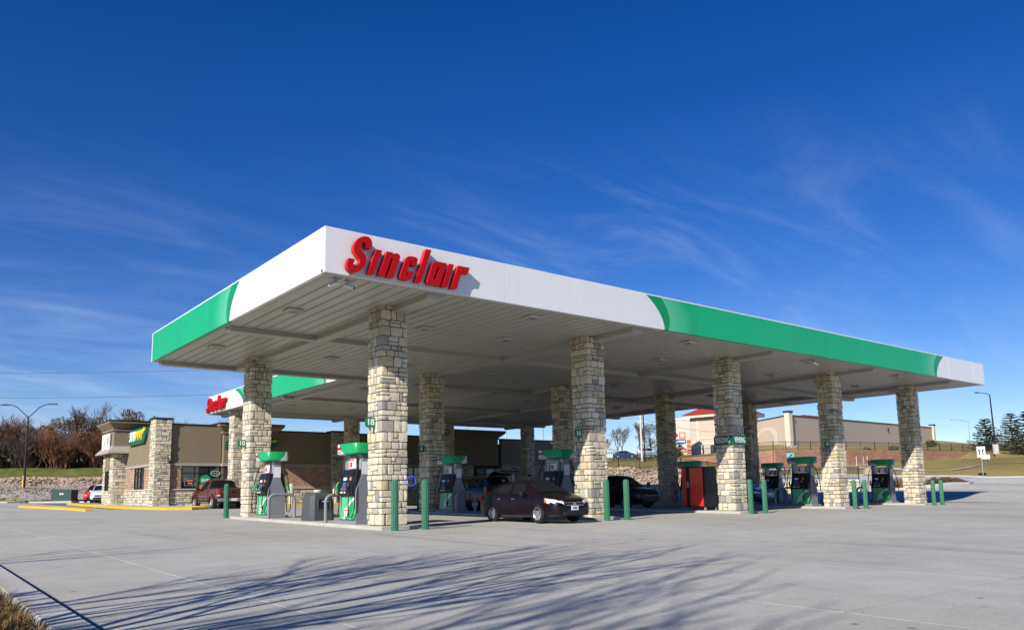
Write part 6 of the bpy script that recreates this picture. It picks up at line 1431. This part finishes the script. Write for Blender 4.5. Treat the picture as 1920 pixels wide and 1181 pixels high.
# ------------------------------------------------------------------ lamp posts, poles, wires
t = thing('lamp_post', 'black street lamp with two arms on a concrete base, left of the store', 'lamp post', (3.19, 78.82, 1.0))
b = MB(); b.lathe([(.36, -.3), (.36, .62), (.33, .66), (0, .66)], 14); b.build('base', M['kerb'], t, 40)
b = MB(); b.tube([(0, 0, .66), (0, 0, 8.8)], [.13, .08], 10); po = b.build('pole', M['pole_dk'], t, 50)
b = MB(); b.tube([(-.10, -.05, .67), (-.10, -.05, 2.6)], .07, 8); b.build('conduit_guard', M['yellow'], t, 50)
AD = Vector((.78, -.62, 0))
for s in (-1, 1):
    b = MB(); b.tube([Vector((0, 0, 8.7)), AD*s*.5+Vector((0, 0, 9.15)), AD*s*1.2+Vector((0, 0, 9.8)), AD*s*1.8+Vector((0, 0, 10.05)), AD*s*2.2+Vector((0, 0, 10.08))], .05, 8); b.build('arm', M['pole_dk'], t, 50)
    b = MB(); mt_ = Matrix.Translation(AD*s*2.55+Vector((0, 0, 10.08)))@Matrix.Rotation(math.atan2(AD.y*s, AD.x*s), 4, 'Z'); b.loft([[(-.45, -.08, -.03), (-.45, .08, -.03), (-.45, .08, .07), (-.45, -.08, .07)], [(0, -.2, -.06), (0, .2, -.06), (0, .14, .09), (0, -.14, .09)], [(.45, -.16, -.05), (.45, .16, -.05), (.45, .1, .04), (.45, -.1, .04)]], 0, mt_); b.build('lamp_head', M['pole_dk'], t)
t = thing('lamp_post', 'dark single arm lamp post on a pale base among the right hand pines', 'lamp post', (119.1, 28.0, 5.5))
b = MB(); b.lathe([(.42, -.3), (.42, 1.1), (0, 1.12)], 14); b.build('base', M['kerb'], t, 40)
b = MB(); b.tube([(0, 0, 1.1), (-.2, 0, 5), (-.9, -.2, 8.4)], [.13, .11, .08], 8); b.build('pole', M['pole_dk'], t, 50)
b = MB(); b.tube([(-.9, -.2, 8.4), (-1.3, .25, 8.62), (-2.0, .8, 8.72)], .05, 7); b.build('arm', M['pole_dk'], t, 50); b = MB(); b.box(-2.9, -1.9, .7, 1.1, 8.66, 8.76, 0); b.build('lamp_head', M['pole_dk'], t)
t = thing('lamp_post', 'faint distant highway lamp left of the pines', 'lamp post', (229.8, 74.3, 8.0)); b = MB(); b.tube([(0, 0, 0), (-.5, -.3, 10.2)], [.14, .09], 6); b.build('pole', M['pole_grey'], t); b = MB(); b.tube([(-.5, -.3, 10.2), (-2.5, 1.4, 10.7), (-4.1, 2.8, 10.9)], .07, 5); b.build('arm', M['pole_grey'], t); b = MB(); b.box(-4.6, -3.8, 2.5, 3.1, 10.8, 10.95); b.build('lamp_head', M['pole_grey'], t)
for x, y, z0, z1, r, m, lab in ((76.2, 58.4, 4.8, 11.6, .16, 'pole_wood', 'pale wooden utility pole between the bare trees'), (75.0, 56.8, 4.6, 15.5, .11, 'pole_dk', 'dark steel pole beside the pale utility pole'), (35.1, 43.4, 0.5, 11.5, .05, 'pole_grey', 'thin pole seen above the store roof right of the number 8 column'), (59.6, 68.7, 3.0, 13.5, .12, 'pole_wood', 'distant pole in the bright gap above the store roof'), (63.7, 65.4, 3.0, 13.5, .10, 'pole_grey', 'distant pole just left of the column behind number 16'), (20.5, 62.5, 0.5, 10.5, .05, 'pole_grey', 'thin mast behind the store near the entrance tower')):
    t = thing('utility_pole', lab, 'pole', (x, y, z0)); b = MB(); b.tube([(0, 0, 0), (0, 0, z1-z0)], [r, r*.7], 8); b.build('pole', M[m], t, 50)
    if m == 'pole_wood': b = MB(); b.box(-.9, .9, -.06, .06, z1-z0-1.0, z1-z0-.88, 0, Matrix.Rotation(R(-50), 4, 'Z')); b.build('cross_arm', M[m], t); b = MB(); b.lathe([(0, 0), (.2, 0), (.2, .6), (0, .6)], 8, mtx=Matrix.Translation((.25, -.2, z1-z0-1.9))); b.build('transformer_can', M['pole_grey'], t)
def wire(label, a, c, sag, r=.02):
    A, B = Vector(a), Vector(c); b = MB(); b.tube([A.lerp(B, i/14)-Vector((0, 0, sag*4*(i/14)*(1-i/14))) for i in range(15)], r, 4); tag(b.build('power_line', M['wire']), label, 'power line', 'power lines')
wire('faint upper power line crossing the sky behind the left lamp post', (-30, 160, 23), (76.2, 58.4, 21.5), 2.0, .03); wire('faint lower power line crossing the sky above the left trees', (-30, 160, 19.0), (76.2, 58.4, 17.8), 2.0, .03)
wire('thin power line running right from the pale utility pole', (76.2, 58.4, 11.1), (112, 72, 11.3), .4); wire('thin power line running left from the pale utility pole', (76.2, 58.4, 11.1), (35, 90, 12.5), .4)
# utility cabinet
t = thing('utility_cabinet', 'dark green transformer cabinet with two white labels on the gravel bank', 'cabinet', (5.7, 70.6, .88), R(-39))
b = MB(); b.bbox(-1.0, 1.0, -.6, .6, 0, 1.02, .03); b.build('case', M['utility_green'], t); b = MB(); b.box(-1.04, 1.04, -.64, .64, 1.021, 1.08); b.build('lid', M['utility_green'], t)
for x in (-.08, .14): b = MB(); b.box(x-.07, x+.07, -.615, -.60, .60, .76); b.build('label_sticker', M['white'], t)
b = MB(); b.box(-1.1, 1.1, -.7, .7, -.3, 0); b.build('pad', M['kerb'], t)
t = thing('storm_drain', 'dark kerb inlet slot left of the yellow kerb', 'drain', (2.2, 74.6, gz(2.2, 74.6)), R(-38)); b = MB(); b.bbox(-.9, .9, -.3, .3, 0.0, .12, .01); b.build('lid', M['kerb'], t); b = MB(); b.box(-.8, .8, -.32, -.295, .01, .10); b.build('slot', M['black'], t)

# ------------------------------------------------------------------ right side: low wall, riprap, iron fence
def poly_wall(name, label, path, z0f, z1s, thick, fill, m_core, coursing):
    t = thing(name, label, 'wall', (0, 0, 0)); core = MB(); st = MB(); rnd_ = random.Random(4)
    for (a, za), (b_, zb_) in zip(zip(path, z1s), list(zip(path, z1s))[1:]):
        A, B = Vector(a), Vector(b_); d = (B-A); L = d.length; d.normalize(); ang = math.atan2(d.y, d.x); mt_ = Matrix.Translation((A.x, A.y, 0))@Matrix.Rotation(ang, 4, 'Z')
        base = min(z0f(A.x, A.y), z0f(B.x, B.y))-.5; top = min(za, zb_)
        tmp = MB(); coursing(tmp, rnd_, L, base, top)
        st.add([mt_@Vector(v) for v in tmp.v], tmp.f)
        core.box(0, L, -thick/2+.02, thick/2-.02, base, top-.01, 0, mt_)
    core.build('core', M[m_core], t); st.build(fill[0], M[fill[1]], t, stuff=True); return t
def rubble(mb, r_, L, z0, z1):
    for o, s in ((-.14, -1), (.14, 1)): stone_rect(mb, r_, 'x', o, 0, L, z0, z1-.09, s, .05, .12, .3, .2, .6)
    n = max(1, int(L/1.0))
    for k in range(n): mb.box(L*k/n+.006, L*(k+1)/n-.006, -.19, .19, z1-.088, z1)
LW = [(41.9, 32.26), (46.03, 28.98), (52.06, 21.56), (55.91, 15.92)]
poly_wall('low_stone_wall', 'low pale stone wall at the edge of the lot under the iron fence', LW, lambda x, y: .2, [1.45, 1.5, 1.5, 1.52], .3, ('stonework', 'stone_i'), 'mortar', rubble)
def brick_course(mb, r_, L, z0, z1):
    h = .2; n = max(1, round((z1-z0)/h)); h = (z1-z0)/n
    for k in range(n):
        p = -.22 if k % 2 else 0
        while p < L:
            q = min(p+.45, L); pp = max(p, 0)
            if q-pp > .06: o = r_.uniform(0.0, .03); mb.box(pp+.006, q-.006, -.25-o-.004*(n-k), .25, z0+k*h+.006, z0+(k+1)*h-.006)
            p += .45
RW = [(80.34, 68.09), (77.14, 50.01), (78.45, 38.55), (90.4, 35.45), (108.16, 32.86), (126.76, 30.9)]; RZ_ = [5.27, 5.16, 5.6, 5.67, 5.71, 5.78]
# subdivide for smoother steps
RW2, RZ2 = [], []
for (a, za), (b_, zb_) in zip(zip(RW, RZ_), list(zip(RW, RZ_))[1:]):
    for k in range(3): RW2.append(tuple(Vector(a).lerp(Vector(b_), k/3))); RZ2.append(za+(zb_-za)*k/3)
RW2.append(RW[-1]); RZ2.append(RZ_[-1])
poly_wall('retaining_wall', 'long red brown block retaining wall below the tan building', RW2, lambda x, y: h1(x, y)-.5, RZ2, .5, ('blockwork', 'brickwall'), 'brickwall', brick_course)
def fence(name, label, path, zs, hgt, gap, pick, group, post=.05):
    t = thing(name, label, 'fence', (0, 0, 0), 0, group); pk = MB(); rails = MB()
    for (a, za), (b_, zb_) in zip(zip(path, zs), list(zip(path, zs))[1:]):
        A, B = Vector((*a, za)), Vector((*b_, zb_)); L = (B-A).length; n = max(1, round(L/gap))
        for k in range(n): p = A.lerp(B, k/n); q = MB(); q.box(-post/2, post/2, -post/2, post/2, -.3, hgt+.05, 0, Matrix.Translation(p)); q.build('post', M['frame'], t)
        for f in (.10, .92): rails.tube([A+Vector((0, 0, hgt*f)), B+Vector((0, 0, hgt*f))], .022, 4)
        m = int(L/pick)
        for k in range(m): p = A.lerp(B, (k+.5)/m); pk.box(-.010, .010, -.010, .010, .05, hgt*.98, 0, Matrix.Translation(p))
    q = MB(); q.box(-post/2, post/2, -post/2, post/2, -.3, hgt+.05, 0, Matrix.Translation((*path[-1], zs[-1]))); q.build('post', M['frame'], t)
    rails.build('rail', M['frame'], t); pk.build('pickets', M['frame'], t, stuff=True); return t
RIP = [(44.5, 31.2), (46.4, 29.5), (52.4, 22.2), (55.5, 24.5), (57.5, 28), (54.5, 36.5), (51, 39.5), (46, 37)]
FP = [(44.5, 41.5), (49.2, 37.2), (55.2, 34.2), (58.0, 26.5), (56.3, 16.1)]
fence('iron_fence', 'black iron picket fence above the low stone wall', FP, [h1(*FP[0])+.05, h1(*FP[1])+.05, h1(*FP[2])+.05, h1(*FP[3])+.05, 1.50], 1.15, 2.4, .14, 'black iron fences')
fence('iron_fence', 'black railing along the top of the red brown retaining wall', RW2, RZ2, 1.1, 2.6, .22, 'black iron fences')
sheet_on('riprap_slope', RIP, M['soil'], .05, .5)
rock_field('riprap', RIP, 2600, .10, .26, M['rock_tan'], 6, .06)
# walkway on the lawn
def strip(name, path, wd, m, dz=.06):
    pts_ = []
    for a, b_ in zip(path, path[1:]):
        n = max(1, int((Vector(b_)-Vector(a)).length/1.0)); pts_ += [Vector(a).lerp(Vector(b_), k/n) for k in range(n)]
    pts_.append(Vector(path[-1])); vs = []; fs = []
    for i, p in enumerate(pts_):
        d = (pts_[min(i+1, len(pts_)-1)]-pts_[max(i-1, 0)]).normalized(); q = Vector((-d.y, d.x))*wd/2
        for k in (-1, 0, 1): x, y = p.x+q.x*k, p.y+q.y*k; vs.append((x, y, h1(x, y)+dz))
        if i: o = 3*i; fs += [(o-3, o-2, o+1, o), (o-2, o-1, o+2, o+1)]
    me = bpy.data.meshes.new(name); me.from_pydata(vs, [], fs); me.materials.append(m); me.update(); return tag(link(name, me), kind='structure')
strip('footpath', [(60, 40), (74, 32.5), (87.6, 26.6), (89.35, 21.2), (90.8, 14.8), (92, 5)], 1.6, M['kerb'], .10)
strip('footpath', [(57.5, 28.5), (66, 29.2), (73, 26.5), (73.6, 17.5), (74.2, 8.6), (75, -6)], 1.5, M['kerb'], .10)
sheet_on('upper_road', [(90, 99), (97, 90), (105, 81), (112, 76), (115, 79), (108, 86), (100, 94), (94, 102)], M['joint'], .10, 1.0)
# planted island
ISL = [(55.5, 14.5), (58.0, 11.0), (61.5, 9.8), (64.5, 10.6), (66.8, 12.6), (65, 14.8), (60, 15.8)]
b = MB(); b.loft([[(x, y, h1(x, y)-.2) for x, y in ISL], [(x, y, h1(x, y)+.14) for x, y in ISL]]); tag(b.build('planting_bed', M['mulch']), kind='structure')
tag(kerb('kerb', (ISL+[ISL[0]])[::-1], .3, .15, M['kerb']), kind='structure')
for i, (x, y, h, m) in enumerate(((57.3, 13.4, .95, 'shrub_yl'), (58.3, 12.0, .7, 'shrub_yl'), (60.2, 11.6, .45, 'leaf_brown'), (62.0, 11.4, .42, 'leaf_brown'), (63.6, 12.0, .45, 'leaf_olive'), (64.8, 12.8, .40, 'leaf_brown'), (61.2, 13.3, .45, 'leaf_olive'), (59.2, 14.2, .5, 'leaf_brown'))):
    lab = ('yellow green grassy shrub on the planted island, nearest the rightmost pump', 'smaller yellow green shrub on the planted island', 'low brown shrub on the mulch of the planted island')[min(i, 2)]
    t = thing('shrub', lab, 'shrub', (x, y, h1(x, y)+.12), 0, 'shrubs on the planted island'); c_ = MB(); r_ = random.Random(i)
    if m == 'shrub_yl':
        for k in range(160):
            a = r_.uniform(0, 6.28); sp = abs(r_.gauss(0, .6)); d = Vector((math.cos(a)*math.sin(sp), math.sin(a)*math.sin(sp), math.cos(sp))); l_ = h*r_.uniform(.6, 1.15); s_ = Vector((-d.y, d.x, 0))*.03
            c_.add([-s_, s_, d*l_*.6+s_, d*l_+Vector((0, 0, -.12*l_))], [(0, 1, 2), (0, 2, 3)])
    else: leaf_cards(c_, r_, (0, 0, h*.5), (h*.9, h*.9, h*.55), 260, .06)
    c_.build('foliage', M[m], t)
t = thing('boulder', 'tan boulder at the left end of the planted island', 'rock', (70.0, 22.0, h1(70, 22)+.1)); b = MB(); b.lathe([(.2, -.2), (.8, 0), (.75, .4), (.4, .7), (0, .75)], 9); b.build('rock', M['rock_tan'], t)
# signs
t = thing('road_sign', 'white square sign with two black arrows on a thin post at the right', 'road sign', (76.16, 13.9, 1.5), R(-60)); b = MB(); b.tube([(0, 0, 0), (0, 0, 3.1)], .035, 6); b.build('post', M['pole_grey'], t)
b = MB(); b.box(-.36, .36, -.06, -.035, 2.05, 3.1); b.build('plate', M['white'], t)
for s in (-1, 1): poly_letter([[(s*.04, -.35), (s*.14, -.35), (s*.14, .05), (s*.20, .10), (s*.09, .32), (s*-.0+s*.01, .10), (s*.04, .05)]], .006, 'arrow', [M['black'], M['black']], t, (1, 0, 0), (0, 0, 1), (s*.06, -.068, 2.6))
t = thing('yard_sign', 'low white sign board on the lawn behind the road sign', 'sign', (90.6, 18.9, h1(90.6, 18.9)), R(-62)); b = MB(); b.box(-.42, .42, -.03, .03, .70, 1.2); b.build('board', M['white'], t)
for x in (-.36, .36): b = MB(); b.box(x-.03, x+.03, .031, .09, -.2, 1.25); b.build('post', M['label_blue'], t)
t = thing('street_sign', 'small teal sign with a dark arrow on a pole behind the pumps', 'road sign', (64.1, 27.3, h1(64, 27.3)), R(-55)); b = MB(); b.tube([(0, 0, 0), (0, 0, 2.3)], .04, 6); b.build('post', M['pole_grey'], t); b = MB(); b.box(-.35, .35, -.07, -.045, 1.7, 2.35); b.build('plate', M['teal'], t)
poly_letter([[(-.2, -.16), (-.1, -.2), (.08, .05), (.18, -.02), (.2, .2), (-.04, .16), (.04, .1)]], .005, 'arrow', [M['black'], M['black']], t, (1, 0, 0), (0, 0, 1), (0, -.078, 2.03))
# ------------------------------------------------------------------ tan building behind the retaining wall
bld = thing('tan_building', 'long tan store building with red hipped roofs above the retaining wall', 'building', (0, 0, 0))
P0, P1, P2, P3, P4 = Vector((118.08, 60.9)), Vector((206.0, 73.9)), Vector((122.9, 72.4)), Vector((120.5, 73.2)), Vector((118.6, 83.4))
zb0, zt0 = 5.6, 13.65
back = [Vector((200, 105)), Vector((135, 100))]
def wall_run(A, B, za, zb1, z0, name, m, thick=.4, out=0.0, parent=None):
    d = (B-A).normalized(); L = (B-A).length; mt_ = Matrix.Translation((A.x, A.y, 0))@Matrix.Rotation(math.atan2(d.y, d.x), 4, 'Z'); b = MB()
    b.prism([(0, z0), (L, z0), (L, zb1), (0, za)], -out, thick, 'y', 0, mt_); return b.build(name, M[m], parent or bld), mt_, L
def rw(A, B): return B, A   # walls are drawn with their outer face on the right hand side
wB, mB, LB = wall_run(P0, P1, zt0, 15.6, zb0-1, 'wall', 'tan'); wall_run(P0, P1, zt0+.25, 15.85, 13.5, 'parapet_cap', 'dark_trim', .5, .06) if False else None
def capline(A, B, za, zb1):
    d = (B-A).normalized(); L = (B-A).length; mt_ = Matrix.Translation((A.x, A.y, 0))@Matrix.Rotation(math.atan2(d.y, d.x), 4, 'Z'); b = MB(); b.prism([(0, za), (L, zb1), (L, zb1+.18), (0, za+.18)], -.1, .5, 'y', 0, mt_); b.build('parapet_cap', M['dark_trim'], bld)
capline(P0, P1, zt0, 15.6)
wA, mA, LA = wall_run(P2, P0, 13.4, zt0, zb0-1, 'wall', 'tan'); capline(P2, P0, 13.4, zt0)
b = MB(); b.prism([(P0.x+.5, P0.y+.6), (P1.x, P1.y+.5), (200, 105), (135, 100), (P2.x+.5, P2.y)], 5, 13.2, 'z'); b.build('roof', M['tan'], bld)
# corner pilaster with a stone foot and end pilaster
for P, zt, lab in ((P0, 14.2, ''), (P1, 16.2, '')):
    b = MB(); b.box(P.x-.5, P.x+.5, P.y-.5, P.y+.5, 8.2 if P is P0 else zb0, zt); b.build('pilaster', M['cream'], bld)
    b = MB(); b.box(P.x-.65, P.x+.65, P.y-.65, P.y+.65, zt+.001, zt+.3); b.build('pilaster_cap', M['dark_trim'], bld)
c_ = MB(); r_ = random.Random(8); c_.box(P0.x-1.0, P0.x+1.0, P0.y-1.0, P0.y+1.0, 4.5, 8.2); c_.build('pier_core', M['mortar'], bld)
sb = MB(); stone_rect(sb, r_, 'x', P0.y-1.0, P0.x-1.05, P0.x+1.05, 4.6, 8.2, -1, .1, .3, .6, .4, .9); stone_rect(sb, r_, 'y', P0.x-1.0, P0.y-1.05, P0.y+1.05, 4.6, 8.2, -1, .1, .3, .6, .4, .9)
# blind arch on the left face
for nm, w_, hh, m, o in (('arch_trim', 3.1, 5.6, 'cream', .10), ('arch_panel', 2.55, 5.0, 'tan', .16)):
    cx_ = LA*.45; b = MB(); b.prism([(cx_-w_, 6.5), (cx_+w_, 6.5), (cx_+w_, 6.5+hh-1.4)]+[(cx_+w_*math.cos(R(a)), 6.5+hh-1.4+1.4*math.sin(R(a))) for a in range(15, 180, 15)]+[(cx_-w_, 6.5+hh-1.4)], -o, .0-.002, 'y', 0, mA); b.build(nm, M[m], bld)
b = MB(); b.box(0, LA, -.06, -.002, 6.4, 6.9, 0, mA); b.build('base_band', M['cream'], bld)
# hip roofed entrance block on the left
A, B = P4, P3
d = (B-A).normalized(); L = (B-A).length; mt_ = Matrix.Translation((A.x, A.y, 0))@Matrix.Rotation(math.atan2(d.y, d.x), 4, 'Z')
b = MB(); b.box(0, L, 0, 9, 6.0, 15.0, 0, mt_); b.build('wall', M['tan'], bld)
b = MB(); b.box(1.4, 1.9, -.08, -.002, 6.5, 14.4, 0, mt_); b.box(1.9, L, -.085, -.002, 10.7, 11.0, 0, mt_); b.box(-.05, 1.4, -.085, -.002, 9.9, 10.2, 0, mt_); b.box(1.9, L, -.10, -.002, 9.55, 10.0, 0, mt_); b.build('trim', M['cream'], bld)
b = MB(); b.loft([[mt_@Vector(p) for p in ((-1.1, -1.1, 15.0), (L+1.1, -1.1, 15.0), (L+1.1, 10.1, 15.0), (-1.1, 10.1, 15.0))], [mt_@Vector(p) for p in ((-1.1, -1.1, 15.55), (L+1.1, -1.1, 15.55), (L+1.1, 10.1, 15.55), (-1.1, 10.1, 15.55))]]); b.build('eaves', M['cream'], bld)
b = MB(); b.loft([[mt_@Vector(p) for p in ((-1.3, -1.3, 15.56), (L+1.3, -1.3, 15.56), (L+1.3, 10.3, 15.56), (-1.3, 10.3, 15.56))], [mt_@Vector(p) for p in ((L*.5-.5, 4, 18.6), (L*.5+.5, 4, 18.6), (L*.5+.5, 5, 18.6), (L*.5-.5, 5, 18.6))]]); b.build('roof', M['redroof'], bld)
b = MB(); b.box(4.3, 7.6, -.12, -.005, 6.2, 9.4, 0, mt_); dr = b.build('door', M['frame'], bld); b = MB()
for k in range(3): b.box(4.45+k*1.05, 4.45+k*1.05+.9, -.15, -.125, 6.5, 9.2, 0, mt_)
b.build('pane', M['glass'], dr)
b = MB(); b.box(1.7, 2.8, -.7, -.09, 6, 9.5, 0, mt_); b.build('pier_core', M['mortar'], bld); tmp = MB(); stone_rect(tmp, r_, 'x', -.7, 1.65, 2.85, 6.0, 9.5, -1, .1, .3, .6, .35, .8); sb.add([mt_@Vector(v) for v in tmp.v], tmp.f)
sb.build('stonework', M['stone_i'], bld, stuff=True)
# second red roof on the roofline and small openings on the long wall
for u, w_, hh, zz in ((.33, 9, 1.9, 14.3), (-.035, 3, 2.0, 13.9)):
    p = P0.lerp(P1, u)+Vector((2, 9 if u > 0 else 12)); b = MB(); b.loft([[(p.x-w_, p.y-w_*.6, zz), (p.x+w_, p.y-w_*.6, zz), (p.x+w_, p.y+w_*.6, zz), (p.x-w_, p.y+w_*.6, zz)], [(p.x-w_*.45, p.y-.2, zz+hh), (p.x+w_*.45, p.y-.2, zz+hh), (p.x+w_*.45, p.y+.2, zz+hh), (p.x-w_*.45, p.y+.2, zz+hh)]]); b.build('roof', M['redroof'], bld)
for u in (.16, .42, .52, .83): b = MB(); b.box(LB*u, LB*u+1.3, -.06, -.005, 6.2, 9.0+u, 0, mB); b.build('service_door', M['eifs_lt'], bld)
for u in (.28, .60): b = MB(); b.box(LB*u, LB*u+.3, -.3, -.005, 12.3+u*1.6, 12.9+u*1.6, 0, mB); b.build('wall_lamp', M['black'], bld)
# small rounded shrubs along the building
for i, (px_, py_) in enumerate(((121, 48.5), (128, 47.2), (133, 46.6), (140, 46.2), (150, 50))):
    t = thing('shrub', 'small dark shrub above the retaining wall before the tan building', 'shrub', (px_, py_, h1(px_, py_)), 0, 'dark shrubs before the tan building'); c_ = MB(); leaf_cards(c_, random.Random(i+90), (0, 0, .6), (.9, .9, .7), 260, .12); c_.build('foliage', M['needle'], t)
# ------------------------------------------------------------------ pylon sign
t = thing('pylon_sign', 'tall shop pylon with stacked sign boards and brick flank left of the tan building', 'sign', (111.2, 79.3, 6.2), R(-36))
b = MB(); b.box(-2.9, 1.25, -.5, .5, 0, 7.9); b.build('sign_body', M['panel_tan'], t); b = MB(); b.box(-3.0, 1.35, -.6, .6, 7.901, 8.15); b.build('cornice', M['white'], t)
b = MB(); b.box(.55, 1.28, -.56, -.501, .2, 4.0)
b.build('brick_flank', M['orange_brick'], t)
for z in (1.2, 2.3, 3.2): b = MB(); b.box(.5, 1.31, -.60, -.565, z-.06, z+.06); b.build('stone_band', M['cream'], t)
def bd(x0, x1, z0, z1, m, nm='sign_board'): b = MB(); b.box(x0, x1, -.58, -.505, z0, z1); return b.build(nm, M[m], t)
s1 = bd(-2.2, -1.0, 4.25, 5.5, 'white'); s2 = bd(-.9, .35, 4.25, 5.5, 'label_orange'); s3 = bd(-1.95, .35, 3.3, 4.1, 'label_blue'); s4 = bd(-1.95, .35, 2.5, 3.2, 'white'); s5 = bd(-1.95, .35, 1.7, 2.4, 'label_red'); bd(-1.95, .35, .7, 1.55, 'label_yellow')
for r0, r1 in ((.50, .36), (.17, .0)):
    b = MB(); mt2 = Matrix.Translation((-1.6, -.585, 4.9))@Matrix.Rotation(R(90), 4, 'X')
    b.lathe([(r1, 0), (r0, 0), (r0, .015), (r1, .015)], 24, mtx=mt2); b.build('bullseye', M['label_red'], s1)
b = MB(); b.lathe([(0, 0), (.40, 0), (.40, .02), (0, .02)], 18, mtx=Matrix.Translation((-.28, -.585, 4.88))@Matrix.Rotation(R(90), 4, 'X')); b.build('print', M['white'], s2)
b = MB(); b.lathe([(.13, 0), (.26, 0), (.26, .02), (.13, .02)], 18, mtx=Matrix.Translation((-1.55, -.585, 3.7))@Matrix.Rotation(R(90), 4, 'X')); b.box(-1.1, .2, -.605, -.585, 3.6, 3.86); b.build('print', M['white'], s3)
b = MB(); b.box(-1.3, .2, -.605, -.585, 2.98, 3.06); b.box(-1.5, .1, -.605, -.585, 2.68, 2.76); b.build('print', M['grey'], s4); b = MB(); b.box(-1.0, .2, -.605, -.585, 1.85, 2.1); b.build('print', M['white'], s5)
